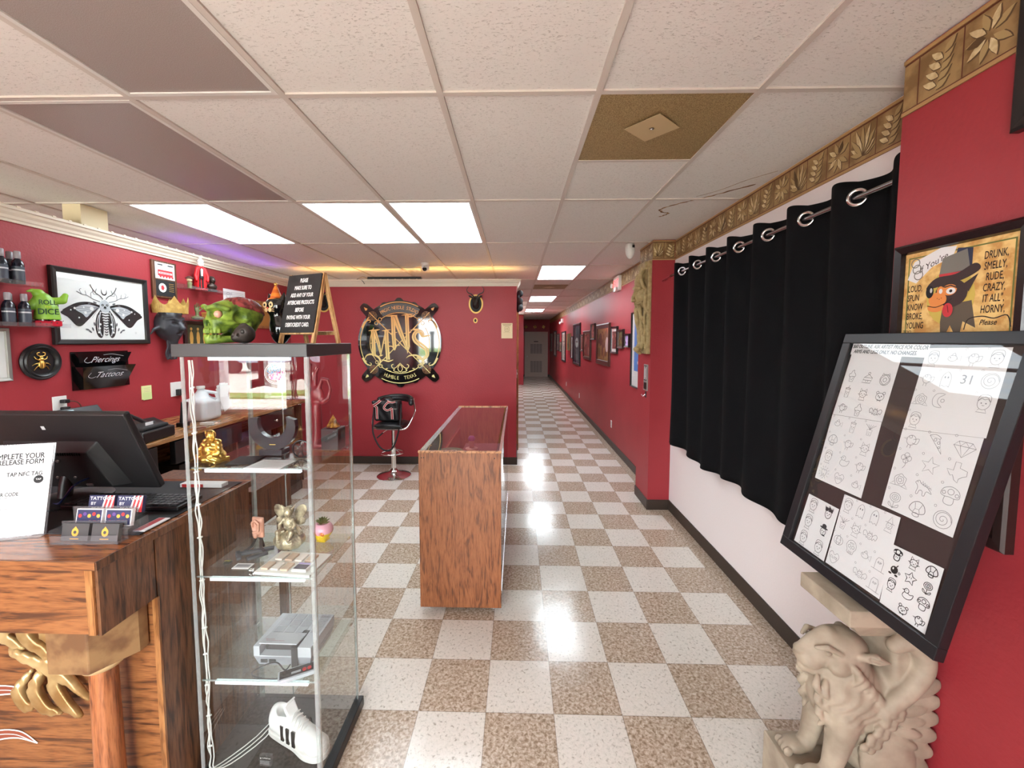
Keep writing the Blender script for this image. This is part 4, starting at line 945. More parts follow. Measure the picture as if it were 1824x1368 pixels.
tag(p.build('silver_charm'), 'tiny silver charm beside the sample tray on the middle shelf', 'jewellery')
# retro game console
t = thing('game_console', 'grey boxy retro game console with open cartridge flap on lowest shelf', 'game console', (-1.055, -2.622, SH3+.001), math.radians(-1))
NG = S('console_light_grey', (176, 180, 186), .5); ND = S('console_grey', (140, 143, 150), .5); NB = S('console_dark', (44, 42, 44), .5)
b = MB(); b.add([(-.10, -.08, .0), (.10, -.08, 0), (.10, .09, 0), (-.10, .09, 0), (-.112, -.092, .042), (.112, -.092, .042), (.112, .10, .042), (-.112, .10, .042)], [(0, 3, 2, 1), (4, 5, 6, 7), (0, 1, 5, 4), (1, 2, 6, 5), (2, 3, 7, 6), (3, 0, 4, 7)], ND); b.build('lower_body', t, bevel=.002)
MB().box(-.112, -.088, -.092, .10, .042, .082, NG).box(.06, .112, -.092, .10, .042, .082, NG).box(-.088, .06, -.02, .10, .042, .082, NG).box(-.088, .06, -.092, -.02, .042, .046, NG).build('upper_body', t, bevel=.0015)
fl = MB(); fl.M = Matrix.Translation((-.014, -.02, .082)) @ Matrix.Rotation(math.radians(-9), 4, 'X'); fl.box(-.073, .073, -.075, 0, 0, .004, NG).text('Nintendo', -.045, -.049, .007, .0045, S('console_red_print', (150, 40, 40), .5), shear=.2).text('Entertainment System', -.02, -.058, .006, .0045, S('console_red_print', (150, 40, 40), .5), shear=.2); fl.build('cartridge_flap', t)
MB().box(-.083, .055, -.06, -.022, .046, .066, NB).build('cartridge_bay', t); MB().box(.036, .060, -.0935, .0, .044, .0835, NB).box(.036, .060, -.0935, -.09, .004, .044, NB).build('dark_stripe', t)
vv = MB()
for i in range(14): vv.box(.066, .104, -.012+i*.0075, -.009+i*.0075, .0822, .0835, ND)
vv.build('vent_ribs', t)
pn = MB()
for i in range(3):
    for j in range(3): pn.bevbox(-.082+i*.045, -.043+i*.045, -.014+j*.037, .019+j*.037, .082, .0835, .0006, S('console_pad', (158, 162, 168), .6))
pn.build('top_pads', t)
MB().box(-.085, -.060, -.0925, -.090, .018, .030, NB).box(-.052, -.027, -.0925, -.090, .018, .030, NB).build('buttons', t)
cb = MB(); cb.tube(spl([(.035, -.10, .02), (.035, -.135, .028), (0, -.128, .05), (-.06, -.125, .03), (-.095, -.13, .006), (-.06, -.145, .003), (0, -.148, .003), (.02, -.14, .003)], 6), .0024, NB, 7); cb.build('cable', t)
t = thing('game_controller', 'grey rectangular game controller with red buttons at front of lowest shelf', 'game controller', (-.985, -2.745, SH3+.001), math.radians(28))
MB().bevbox(-.062, .062, -.027, .027, 0, .014, .003, NG).build('body', t); MB().box(-.056, .056, -.018, .021, .014, .0146, NB).build('face_plate', t)
MB().box(-.046, -.040, -.012, .012, .0146, .018, NB).box(-.055, -.031, -.003, .003, .0146, .018, NB).build('direction_pad', t)
MB().box(-.018, .014, -.008, .002, .0146, .0152, NG).build('middle_strip', t)
for x in (.026, .043): MB().lathe([(.007, .0146), (.007, .018), (0, .0182)], S('button_red', (190, 30, 40), .35), 16, (x, -.004, 0)).build('button', t, smooth=40)
# white sneaker with black stripes
SNW = S('sneaker_leather', (232, 230, 228), .45); t = thing('sneaker', 'white leather sneaker with three black stripes at the bottom of case', 'sneaker', (-1.055, -2.635, BASEZ+.001), math.radians(-24))
q = SDF((-.16, -.07, -.005), (.17, .07, .15), .0028)
q.add(q.chain([(-.10, 0, .055), (-.02, 0, .050), (.06, 0, .042), (.12, 0, .034)], [.042, .044, .042, .034])); q.sub(q.box((0, 0, -.04), (.2, .1, .06)))
q.add(q.chain([(-.105, 0, .08), (-.04, 0, .085), (.01, 0, .078)], [.034, .033, .024]), .02); q.add(q.ell((.115, 0, .035), (.045, .043, .030)), .01)
q.sub(q.chain([(-.085, 0, .16), (-.075, 0, .10), (-.03, 0, .10)], [.035, .025, .020]), .006)
q.add(q.cap((-.122, 0, .06), (-.120, 0, .092), .020, .016), .014); q.add(q.box((-.030, 0, .120), (.006, .024, .030), .005, (0, -.6, 0)), .006)
q.build('upper', SNW, t)
s_ = MB(); pr = spl([(-.145, 0), (-.13, -.034), (-.06, -.040), (.02, -.040), (.09, -.048), (.145, -.034), (.163, 0), (.145, .034), (.09, .048), (.02, .040), (-.06, .040), (-.13, .034)], 4, True); s_.prism(pr, 0, .024, WHITE); s_.build('sole', t, bevel=.004)
for sy in (-1, 1):
    for i in range(3):
        x = -.035+i*.032
        f = MB(); f.add([(x, sy*.0435, .032), (x+.016, sy*.0435, .032), (x+.004, sy*.036, .082), (x-.012, sy*.036, .082), (x, sy*.0475, .032), (x+.016, sy*.0475, .032), (x+.004, sy*.041, .082), (x-.012, sy*.041, .082)], [(4, 5, 6, 7), (0, 3, 2, 1), (0, 1, 5, 4), (1, 2, 6, 5), (2, 3, 7, 6), (3, 0, 4, 7)], BLACK); f.build('black_stripe', t)
lc = MB()
for i in range(6):
    x = .082-i*.016; z = .066+i*.008; lc.tube([(x, -.026, z-.006), (x+.004, 0, z+.008), (x, .026, z-.006)], .003, WHITE, 6); lc.tube([(x, -.026, z-.006), (x-.012, 0, z+.013), (x-.014, .026, z+.002)], .0026, WHITE, 6)
lc.build('laces', t, smooth=60)
tg = MB(); tg.M = Matrix.Translation((-.042, 0, .148)) @ Matrix.Rotation(math.radians(35), 4, 'Y'); tg.bevbox(-.003, .003, -.018, .018, -.016, .018, .001, SNW).box(-.0045, -.003, -.012, .012, -.010, .012, S('tongue_patch', (120, 96, 76), .5)); tg.build('tongue_label', t)
MB().box(-.1425, -.135, -.016, .016, .06, .10, BLACK).build('heel_tab', t, bevel=.003)
t = thing('name_block', 'small clear acrylic block label in front of the white sneaker', 'label', (-1.125, -2.73, BASEZ+.001), math.radians(-5))
MB().bevbox(-.024, .024, -.006, .006, 0, .042, .001, ACRYL).build('block', t)
s_ = MB(); s_.M = Matrix.Translation((0, -.0064, 0)) @ Mh; s_.rect(-.022, .022, .026, .040, 0, BLACK).text('SUPERSTAR', .006, .033, .006, .0004, WHITE, shear=.2, sx=.8); [s_.flat([(-.0195+i*.003, .029), (-.0175+i*.003, .029), (-.0175+i*.003, .033+i*.0015), (-.0195+i*.003, .033+i*.0015)], .0004, WHITE) for i in range(2)]
for i in range(4): s_.stroke([(-.02, .021-.004*i), (.018, .021-.004*i)], .001, .0003, GREYINK)
s_.build('print', t)
# round sticker on the case front
s_ = MB(); s_.M = frame_on((-1.0, CY0-.0006, 1.555), (1, 0, 0), (0, 0, 1)); rn = random.Random(4)
s_.ring(0, 0, .036, .0018, 0, WHITE); s_.ring(0, 0, .031, .0012, 0, WHITE)
cols = [S('sticker_purple', (130, 60, 170), .5), S('sticker_pink', (214, 60, 150), .5), S('sticker_blue', (60, 150, 200), .5), S('sticker_cyan', (110, 200, 220), .5)]
for k in range(110):
    a = rn.uniform(0, 2*PI); r = .028*math.sqrt(rn.random()); x, y = r*math.cos(a), r*math.sin(a)
    dx, dy = rn.uniform(-.006, .006), rn.uniform(.002, .008)
    s_.stroke([(x, y), (x+dx*.5, y+dy*.7), (x+dx, y+dy)], .0010, .0003, cols[min(3, int((y-x*.3+.03)/.06*4))] if y > -.012 else cols[1])
tag(s_.build('round_sticker'), 'round purple and blue web sticker in white rings on the case front glass', 'sticker')

# ------------------------------------------------------------------ on top of the case
TOPZ = 1.658
SKG = mixmat('mossy_green_skull', (58, 84, 26), (142, 170, 62), 26, .5, lo=.35, hi=.62, bump=.5)
t = thing('skull_decoration', 'green skull with an exposed red brain top lying on the glass case', 'skull', (-1.262, -2.60, TOPZ), math.radians(70))
q = SDF((-.13, -.085, -.004), (.125, .085, .19), .0023)
q.add(q.ell((.022, 0, .112), (.088, .064, .062))); q.add(q.ell((-.038, 0, .102), (.064, .058, .056)), .02)
q.add(q.box((-.072, 0, .066), (.028, .034, .028), .014), .018); q.add(q.ell((.03, 0, .062), (.05, .045, .035)), .02)
q.add(q.chain([(.02, -.050, .075), (.012, -.050, .036), (-.035, -.040, .016), (-.085, -.022, .014), (-.098, 0, .014), (-.085, .022, .014), (-.035, .040, .016), (.012, .050, .036), (.02, .050, .075)], [.012, .013, .013, .014, .014, .014, .013, .013, .012]), .008)
q.add(q.chain([(-.098, 0, .006), (-.102, 0, .020)], [.014, .012]), .008)
for sy in (-1, 1):
    q.add(q.chain([(-.098, sy*.010, .130), (-.090, sy*.034, .136), (-.062, sy*.054, .126)], [.010, .010, .008]), .008)
    q.sub(q.ell((-.096, sy*.027, .108), (.030, .0195, .0190), (0, 0, sy*.25)), .004)
    q.add(q.chain([(-.078, sy*.040, .078), (-.045, sy*.054, .074), (.008, sy*.058, .084)], [.011, .008, .006]), .005)
    q.sub(q.ell((-.022, sy*.060, .098), (.024, .016, .022)), .006); q.sub(q.ell((-.020, sy*.056, .052), (.020, .014, .014)), .006)
    q.sub(q.ell((-.102, sy*.006, .074), (.012, .0055, .012), (sy*.3, 0, 0)), .002)
for i in range(9):
    a_ = -1.25+2.5*i/8; tx, ty = -.072-.035*math.cos(a_), .034*math.sin(a_)
    q.add(q.ell((tx, ty, .044), (.0062, .0050, .012)), .001); q.add(q.ell((tx+.001, ty, .024), (.0060, .0047, .010)), .001)
q.sub(q.box((-.10, 0, .0355), (.03, .05, .0012)))
q.build('cranium', SKG, t)
q = SDF((-.09, -.09, .09), (.13, .09, .20), .0026)
q.add(q.ell((.024, 0, .114), (.091, .067, .066))); q.d = q.d+.0022*np.sin(q.X*210+2*np.sin(q.Y*120))*np.sin(q.Y*200+2*np.sin(q.X*110)); q.sub(q.box((.0, 0, .088), (.2, .2, .045), 0, (0, .22, 0)))
q.build('red_brain', mixmat('dark_red_scales', (92, 30, 34), (158, 66, 64), 40, .5, bump=.4), t)
ey = MB(); ey.lathe([(0, -.014), (.010, -.010), (.014, 0), (.010, .010), (0, .014)], S('eyeball_pink', (220, 160, 140), .2), 20, (-.082, -.029, .107)); ey.build('eyeball', t, smooth=80)
RAT = S('dark_brown_resin', (50, 42, 38), .5, bump=.4, bscale=60)
q = SDF((-.05, -.05, -.005), (.05, .05, .09), .002)
q.add(q.ell((0, 0, .034), (.036, .030, .034))); q.add(q.ell((-.022, -.008, .022), (.02, .02, .018)), .01); q.add(q.ell((.016, -.012, .040), (.022, .022, .022)), .006)
for sx in (-1, 1): q.sub(q.ell((-.016+sx*.011, -.026, .030), (.006, .008, .006)), .002)
q.sub(q.ell((.012, -.034, .042), (.012, .006, .012)), .002); q.add(q.ell((.012, -.031, .042), (.007, .004, .007)), .001); q.add(q.ell((.0, -.004, .064), (.014, .012, .010)), .006)
o = q.build('dark_skull_ornament', RAT); o.location = (-1.158, -2.70, TOPZ); tag(o, 'small dark brown skull ornament in front of the green skull', 'ornament')
# black cat with party hat
t = thing('cat_figurine', 'black cat figurine wearing an orange party hat behind the green skull', 'figurine', (-1.150, -2.50, TOPZ), math.radians(-20))
q = SDF((-.07, -.06, -.005), (.07, .06, .245), .0026)
q.add(q.ell((.012, .0, .055), (.042, .036, .060))); q.add(q.ell((-.004, -.004, .150), (.048, .038, .038)), .02); q.add(q.chain([(.0, 0, .08), (0, 0, .12)], [.026, .026]), .02)
for sx in (-1, 1): q.add(q.cap((-.004+sx*.034, 0, .175), (-.004+sx*.044, .0, .205), .014, .002), .005)
q.add(q.chain([(.04, .01, .03), (.062, .0, .06), (.060, .0, .095), (.045, 0, .105)], [.011, .010, .009, .008]), .006)
q.build('body', GLOSS, t)
f = MB(); f.M = Matrix.Translation((-.004, -.0425, .150)) @ Mh; CF = S('cat_face_cream', (226, 190, 140), .4); OR = S('party_orange', (222, 124, 40), .5)
for sx in (-1, 1): f.disc(sx*.017, .004, .012, -.001, CF); f.disc(sx*.017, .004, .005, 0, INK); f.disc(sx*.010, -.016, .009, -.001, CF); [f.stroke([(sx*.018, -.014-.004*k), (sx*.036, -.010-.007*k)], .0014, .0002, CF) for k in range(3)]
f.disc(0, -.009, .004, .0006, S('cat_nose', (220, 90, 80), .4)); f.build('face', t)
f = MB(); f.M = Matrix.Translation((-.006, 0, .176)); f.lathe([(.030, 0), (.031, .004), (.026, .006)], OR, 24); f.lathe([(.024, .004), (.021, .014)], S('hat_stripe', (196, 90, 26), .5), 24); f.lathe([(.021, .014), (.016, .028)], OR, 24); f.lathe([(.016, .028), (.011, .042)], S('hat_stripe'), 24) if False else f.lathe([(.016, .028), (.011, .042)], MATS['hat_stripe'], 24)
f.lathe([(.011, .042), (.004, .058)], OR, 24); f.lathe([(0, .056), (.006, .06), (.007, .066), (0, .072)], GOLD, 16); f.build('party_hat', t, smooth=60)
# A-frame sign
t = thing('easel_sign', 'small black letter sign on a wooden a-frame on top of the case', 'sign', (-1.022, -2.60, TOPZ), math.radians(-22))
PINE = wood('pine_easel', (160, 110, 66), (206, 160, 108), (222, 180, 130), 'Z', .5)
Mf = Matrix.Rotation(math.radians(-13), 4, 'X') @ Mh; Mr = Matrix.Translation((0, .125, 0)) @ Matrix.Rotation(math.radians(13), 4, 'X') @ Mh
tl = .28
for (M_, tagn) in ((Matrix.Translation((0, -.0, 0)) @ Mf, 'front'), (Mr, 'rear')):
    for sx in (-1, 1):
        f = MB(); f.M = M_; f.box(sx*.088-.007, sx*.088+.007, 0, tl, -.006, .006, PINE); f.build('leg', t)
    f = MB(); f.M = M_; f.box(-.081, .081, .035, .049, -.005, .005, PINE); f.build('cross_bar', t)
f = MB(); f.M = Mf; f.box(-.090, .090, .040, .275, .0065, .0115, S('sign_board_black', (38, 38, 40), .6))
for i, s in enumerate(['PLEASE', 'MAKE SURE TO', 'ADD ANY OF YOUR', 'AFTERCARE PRODUCTS', 'BEFORE', 'PAYING WITH YOUR', 'DEBIT/CREDIT CARD.']): f.text(s, 0, .250-i*.030, .0165, .0118, S('sign_white_letter', (245, 245, 245), .5), bold=.05, sx=.60)
f.build('letter_board', t)
# ================================================================== low display cabinet
CABW = wood('cabinet_oak', (104, 58, 30), (142, 84, 46), (160, 98, 58), 'Z', .45, 1.2)
CABF = wood('cabinet_oak_frame', (120, 70, 38), (176, 116, 70), (200, 142, 94), 'Y', .4)
t = thing('display_cabinet', 'low oak and glass display cabinet standing on the checkered floor', 'display cabinet')
x0, x1, y0, y1, zt = -.76, -.262, -1.76, -.05, .995
MB().box(x0, x1, y0, y0+.02, .03, zt, CABW).build('end_panel', t, bevel=.002)
MB().box(x0, x1, y1-.02, y1, .03, zt+.004, CABW).build('end_panel', t, bevel=.002)
MB().box(x0-.002, x1+.002, y0-.004, y0+.018, zt, zt+.012, CABF).build('top_trim', t, bevel=.002)
MB().box(x0, x1, y1-.018, y1+.002, zt, zt+.012, CABF).build('top_trim', t, bevel=.002)
MB().box(x0+.02, x1-.02, y0+.02, y1-.02, .10, .12, CABF).build('floor_board', t); MB().box(x0, x0+.015, y0+.02, y1-.02, .10, .78, CABW).build('back_panel', t)
for (xx, yy) in ((x0+.05, y0+.05), (x1-.05, y0+.05), (x0+.05, y1-.05), (x1-.05, y1-.05)):
    MB().cyl((xx, yy, 0), (xx, yy, .03), .015, STEEL, 12).build('foot', t)
for z in (.60, .36): MB().box(x0+.02, x1-.02, y0+.03, y1-.03, z, z+.006, SHELFG).build('shelf', t)
RBG = S('cabinet_burgundy_lining', (108, 52, 56), .6); MB().box(x0+.16, x1-.04, -1.15, -.75, .606, .80, RBG).build('lining_block', t)
MB().box(x0+.03, x1-.03, y0+.02, y1-.02, zt-.002, zt+.004, CGLASS).build('top_glass', t)
MB().box(x1-.006, x1, y0+.02, y1-.02, .13, zt-.012, CGLASS).build('side_glass', t)
ALU = mat('aluminium_channel', (.80, .83, .84), .25, 1.)
MB().box(x1-.014, x1+.002, y0+.02, y1-.02, zt-.012, zt+.008, ALU).build('top_rail', t); MB().box(x1-.010, x1+.004, y0+.02, y1-.02, .10, .13, ALU).build('bottom_rail', t)
sl = MB(); sl.add([(x0, y0+.02, .80), (x0+.005, y0+.02, .80), (x0+.035, y0+.02, zt+.006), (x0, y0+.02, zt+.006), (x0, y1-.02, .80), (x0+.005, y1-.02, .80), (x0+.035, y1-.02, zt+.006), (x0, y1-.02, zt+.006)], [(0, 3, 2, 1), (4, 5, 6, 7), (0, 1, 5, 4), (1, 2, 6, 5), (2, 3, 7, 6), (3, 0, 4, 7)], mat('aluminium_rail_pale', (.74, .84, .86), .2, .8)); sl.build('hinge_rail', t)
MB().box(x0-.012, x0, y0+.1, y0+.3, .22, .42, CABW).build('door_handle_block', t, bevel=.002)
for (xx, zz) in ((x0+.018, .965), (x0+.032, .966), (x1-.04, .964)):
    m_ = MB(); m_.M = frame_on((xx, y0-.0004, zz), (1, 0, 0), (0, 0, 1)); m_.disc(0, 0, .0035, 0, INK); m_.build('screw_hole', t)
# in the cabinet
t = thing('mushroom_ornament', 'small ornament with a purple cap on a round stand inside the cabinet', 'ornament', (-.53, -.95, .807))
MB().lathe([(.05, 0), (.05, .004), (.02, .008), (.018, .03), (.026, .05), (.018, .07), (0, .07)], S('ornament_pink', (206, 150, 140), .4), 20).build('stem', t, smooth=50)
MB().lathe([(0, .065), (.024, .066), (.03, .082), (.02, .10), (0, .106)], S('ornament_purple', (130, 60, 130), .3), 20).build('cap', t, smooth=60)
t = thing('green_disc', 'round green disc with white figures inside the cabinet', 'disc', (-.60, -1.55, .607))
m_ = MB(); m_.M = Matrix.Translation((0, 0, .34)); m_.M = Matrix.Identity(4)
MB().cyl((0, 0, 0), (0, 0, .335), .04, MATTE, 20).build('pedestal', t, smooth=50)
MB().lathe([(.085, .335), (.085, .345), (0, .345)], S('felt_green', (34, 96, 60), .6), 36).build('disc', t)
m_ = MB(); m_.disc(-.03, 0, .012, .3455, WHITE).ring(.02, 0, .02, .005, .3455, WHITE, n=16); m_.build('figures', t)
t = thing('certificate_card', 'small white card and papers on the shelf inside the cabinet', 'card', (-.46, -1.55, .607)); MB().box(-.07, .07, -.04, .04, .0, .33, MATTE).build('support', t); MB().box(-.07, .07, -.04, .04, .33, .332, PAPER).build('sheet', t)
# ================================================================== stool with bag
ST = (-1.69, .78)
LEA = S('black_leather', (26, 25, 27), .35, bump=.3, bscale=120)
t = thing('bar_stool', 'chrome bar stool with black padded seat in front of the logo wall', 'stool', (ST[0], ST[1], 0), math.radians(-8))
MB().lathe([(.20, 0), (.205, .006), (.19, .016), (.12, .034), (.055, .055), (.034, .09), (.034, .10), (0, .10)], CHROME, 48).build('base', t, smooth=60)
MB().lathe([(.030, .09), (.030, .34), (.034, .345), (.034, .36), (.022, .362), (.022, .61), (0, .61)], CHROME, 24).build('column', t, smooth=40)
fr = MB(); fr.tube([(.135*math.cos(a*PI/16), -.03+.135*math.sin(a*PI/16), .30) for a in range(32)], .009, CHROME, 8, True); fr.tube([(0, -.03, .30), (0, -.165, .30)], .008, CHROME, 8).tube([(-.025, 0, .33), (-.12, -.06, .30)], .006, CHROME, 8).tube([(.025, 0, .33), (.12, -.06, .30)], .006, CHROME, 8); fr.build('foot_ring', t, smooth=60)
q = SDF((-.22, -.22, .60), (.22, .22, .72), .006); q.add(q.ell((0, 0, .655), (.185, .18, .044))); q.add(q.box((0, 0, .645), (.175, .165, .02), .02), .02); q.build('seat', LEA, t)
MB().box(-.15, .15, -.14, .14, .60, .612, STEEL).build('seat_plate', t)
ar = MB(); ar.tube(spl([(-.20, .17, .935), (-.225, .13, .88), (-.262, .06, .80), (-.255, -.02, .72), (-.225, -.09, .635), (-.17, -.12, .612), (0, -.125, .61), (.17, -.12, .612), (.225, -.09, .635), (.255, -.02, .72), (.262, .06, .80), (.225, .13, .88), (.20, .17, .935)], 6), .0115, CHROME, 10); ar.build('armrest_tube', t, smooth=60)
q = SDF((-.27, .0, .82), (.27, .27, 1.0), .006)
q.add(q.chain([(.22*math.cos(math.radians(a)), .02+.20*math.sin(math.radians(a)), .895+.035*math.sin(math.radians(a))) for a in range(8, 173, 12)], [.032]*14)); q.add(q.chain([(.22*math.cos(math.radians(a)), .02+.20*math.sin(math.radians(a)), .93+.035*math.sin(math.radians(a))) for a in range(8, 173, 12)], [.026]*14), .01)
q.build('backrest', LEA, t)
MB().tube([(-.03, -.02, .60), (-.14, -.09, .52)], .004, CHROME, 6).tube([(-.10, -.07, .548), (-.16, -.11, .49)], .009, BLACK, 8).build('height_lever', t)
# bag on the stool
t = thing('handbag', 'black handbag with red and white striped straps sitting on the stool', 'bag', (ST[0]-.04, ST[1]-.05, .70), math.radians(-6))
q = SDF((-.19, -.12, -.01), (.19, .12, .29), .005)
q.add(q.box((0, 0, .115), (.155, .075, .115), .03)); q.add(q.ell((-.005, -.0, .255), (.06, .05, .03)), .02); q.add(q.box((-.02, 0, .225), (.16, .07, .02), .015), .02); q.d = q.d+.002*np.sin(q.X*60+q.Z*40)
q.build('body', LEA, t)
SR = S('strap_red', (150, 40, 50), .6); SW = S('strap_white', (225, 205, 195), .6)
def strap(pts, w=.028):
    m_ = MB(); P = [Vector(p) for p in pts]; n = len(P); vs = []
    for k, off in enumerate((-.5, -.32, .32, .5)):
        for i in range(n):
            d_ = (P[min(i+1, n-1)]-P[max(i-1, 0)]).normalized(); s = d_.cross(Vector((0, -1, 0))).normalized(); vs.append((P[i]+s*w*off)[:])
    for k, mm in enumerate((SW, SR, SW)): m_.add(vs, [(k*n+i, k*n+i+1, (k+1)*n+i+1, (k+1)*n+i) for i in range(n-1)], mm)
    m_.build('strap', t, solid=.003)
strap([(-.105, -.082, .03), (-.105, -.086, .10), (-.108, -.084, .17), (-.13, -.088, .19)]); strap(spl([(-.15, -.088, .19), (-.09, -.10, .225), (-.055, -.09, .255)], 5)); strap([(.085, -.082, .03), (.085, -.086, .10), (.082, -.086, .165)])
strap(spl([(.085, -.09, .165), (.03, -.10, .14), (-.01, -.10, .17), (.03, -.10, .225), (.075, -.095, .24)], 6), .022); strap(spl([(.03, -.09, .25), (.09, -.10, .235), (.13, -.095, .245)], 4), .02)
for sx, e_ in ((-1, 0), (1, 1)):
    pass
MB().tube(spl([(-.165, -.02, .20), (-.17, -.06, .0), (-.15, -.10, -.15), (-.07, -.11, -.30), (.02, -.11, -.345), (.10, -.11, -.30), (.16, -.09, -.12), (.175, -.05, .05), (.16, 0, .20)], 6), .010, MATTE, 8).build('shoulder_strap', t, smooth=60)
MB().box(.10, .135, -.080, -.072, .15, .158, STEEL).build('buckle', t)

# ================================================================== logo sign on the back wall
GSIGN = mat('sign_black_gloss', (.006, .006, .007), .06, 0, coat=1.)
def goldgrad(name, zlo, zhi, lo, hi):
    m = bpy.data.materials.new(name); m.use_nodes = True; nt = m.node_tree; N = nt.nodes; L = nt.links; b = N['Principled BSDF']
    tc = N.new('ShaderNodeTexCoord'); sp = N.new('ShaderNodeSeparateXYZ'); L.new(tc.outputs['Object'], sp.inputs[0])
    mr = N.new('ShaderNodeMapRange'); mr.inputs['From Min'].default_value = zlo; mr.inputs['From Max'].default_value = zhi; L.new(sp.outputs[1], mr.inputs['Value'])
    mx = N.new('ShaderNodeMix'); mx.data_type = 'RGBA'; mx.inputs[6].default_value = (*s2l(lo), 1); mx.inputs[7].default_value = (*s2l(hi), 1); L.new(mr.outputs[0], mx.inputs[0]); L.new(mx.outputs[2], b.inputs['Base Color'])
    b.inputs['Roughness'].default_value = .35; return m
GL = goldgrad('sign_print_gold', -.45, .45, (236, 226, 150), (228, 148, 70))
SG = S('sign_band_grey', (72, 64, 60), .3)
t = place(thing('logo_sign', 'round glossy black and gold tattoo studio logo sign on the red wall', 'sign'), BACKWALL(-1.722, 1.637, 1.268))
m_ = MB(); pts = []
for i in range(180):
    a = 2*PI*i/180; r = .555; d_ = math.degrees(a)
    for c_, h_, w_ in ((45, .15, 7), (135, .15, 7), (225, .15, 7), (315, .15, 7), (90, .035, 5), (270, .035, 5), (68, .015, 4), (112, .015, 4), (248, .015, 4), (292, .015, 4)):
        dd = abs(d_-c_); r += h_*max(0, 1-(dd/w_)**4) if dd < w_ else 0
    pts.append((r*math.cos(a), r*math.sin(a)))
m_.prism(pts, .012, .03, GSIGN); m_.build('board', t)
for (a, b_) in ((.3, .3), (-.3, .3), (.3, -.3), (-.3, -.3)): MB().cyl((a, b_, 0), (a, b_, .012), .012, STEEL, 10).build('standoff', t)
g_ = MB(); Z = .0306
g_.ring(0, 0, .535, .012, Z, GL, 62, 118); g_.ring(0, 0, .535, .012, Z, GL, 242, 298); g_.ring(0, 0, .525, .010, Z, GL, 145, 215); g_.ring(0, 0, .525, .010, Z, GL, -35, 35)
g_.ring(0, 0, .525, .016, Z, GL, 140, 160); g_.ring(0, 0, .525, .016, Z, GL, 20, 40)
for i in range(28):   # top band
    a = math.radians(58+64*i/28); a2 = math.radians(58+64*(i+1)/28)
    g_.flat([(.405*math.cos(a), .405*math.sin(a)), (.405*math.cos(a2), .405*math.sin(a2)), (.52*math.cos(a2), .52*math.sin(a2)), (.52*math.cos(a), .52*math.sin(a))], Z-.0003, SG)
g_.ring(0, 0, .395, .009, Z, GL, 52, 128); g_.ring(0, 0, .395, .009, Z, GL, 150, 210); g_.ring(0, 0, .395, .009, Z, GL, -30, 30); g_.ring(0, 0, .405, .009, Z, GL, 232, 308); g_.ring(0, 0, .395, .006, Z, GL, 210, 232); g_.ring(0, 0, .395, .006, Z, GL, 308, 330)
g_.arctext('MAGIC NEEDLE STUDIO', 0, 0, .462, .048, Z+.0003, GL, 122, 58, True, .8); g_.arctext('HUMBLE  TEXAS', 0, 0, .470, .05, Z+.0003, GL, 243, 297, False, .8)
for sx in (-1, 1):
    for sy in (-1, 1):
        g_.stroke([(0, 0), (sx*.40, sy*.40)], .012, Z, GL)      # crossed needles
        tip = Vector((sx*.435, sy*.435)); d_ = Vector((sx, sy)).normalized(); n_ = Vector((-d_.y, d_.x))
        g_.flat([tuple(tip+d_*.045), tuple(tip+n_*.02), tuple(tip-d_*.01), tuple(tip-n_*.02)], Z+.0003, GL)
        c_ = d_*.50
        for rr in (.055, .040, .024): g_.ring(c_.x, c_.y, rr, .005, Z+.0001, S('sign_filigree_bronze', (150, 100, 56), .35), n=18)
        for k in range(6): a = k*PI/3; g_.stroke([(c_.x+.02*math.cos(a), c_.y+.02*math.sin(a)), (c_.x+.055*math.cos(a+.4), c_.y+.055*math.sin(a+.4))], .004, Z+.0001, MATS['sign_filigree_bronze'])
        e_ = d_*.40
        for s2 in (-1, 1):
            p_ = e_+n_*s2*.035; g_.ring(p_.x, p_.y, .022, .007, Z, GL, n=16)
        # side flourish
        g_.stroke(spl([(sx*.50, sy*.20), (sx*.46, sy*.27), (sx*.40, sy*.30), (sx*.385, sy*.275), (sx*.41, sy*.265)], 5), [.022-.0009*i for i in range(21)], Z, GL)
def serifs(P, w=.03):
    for (x, y, s) in P: g_.stroke([(x-s, y-.008), (x, y), (x+s, y+.008)], [.004, .022, .004], Z+.0006, GL)
def stem(pts, w):  # gold outlined letter stroke with dark core line
    g_.stroke(pts, w, Z+.0005, GL); g_.stroke(pts, [k*.09 for k in w] if isinstance(w, list) else w*.09, Z+.0009, GSIGN)
# M
stem([(-.355, .155), (-.350, .0), (-.345, -.175)], .050); stem([(-.335, .16), (-.285, .0), (-.255, -.16)], [.05, .042, .020]); stem([(-.185, .14), (-.22, .0), (-.255, -.16)], [.020, .018, .012]); stem([(-.175, .155), (-.170, -.05), (-.160, -.225)], .052)
serifs([(-.36, .165, .055), (-.30, .168, .04), (-.175, .165, .06), (-.255, -.17, .03), (-.35, -.0, .045), (-.17, -.0, .045)])
g_.stroke(spl([(-.475, -.225), (-.44, -.165), (-.36, -.155), (-.28, -.20), (-.265, -.26), (-.29, -.31)], 6), [.004+.022*math.sin(PI*i/30) for i in range(31)], Z+.0006, GL); g_.disc(-.46, -.245, .012, Z, GL)
g_.stroke(spl([(-.25, -.225), (-.20, -.235), (-.15, -.245), (-.09, -.225)], 6), [.006+.014*math.sin(PI*i/18) for i in range(19)], Z+.0006, GL)
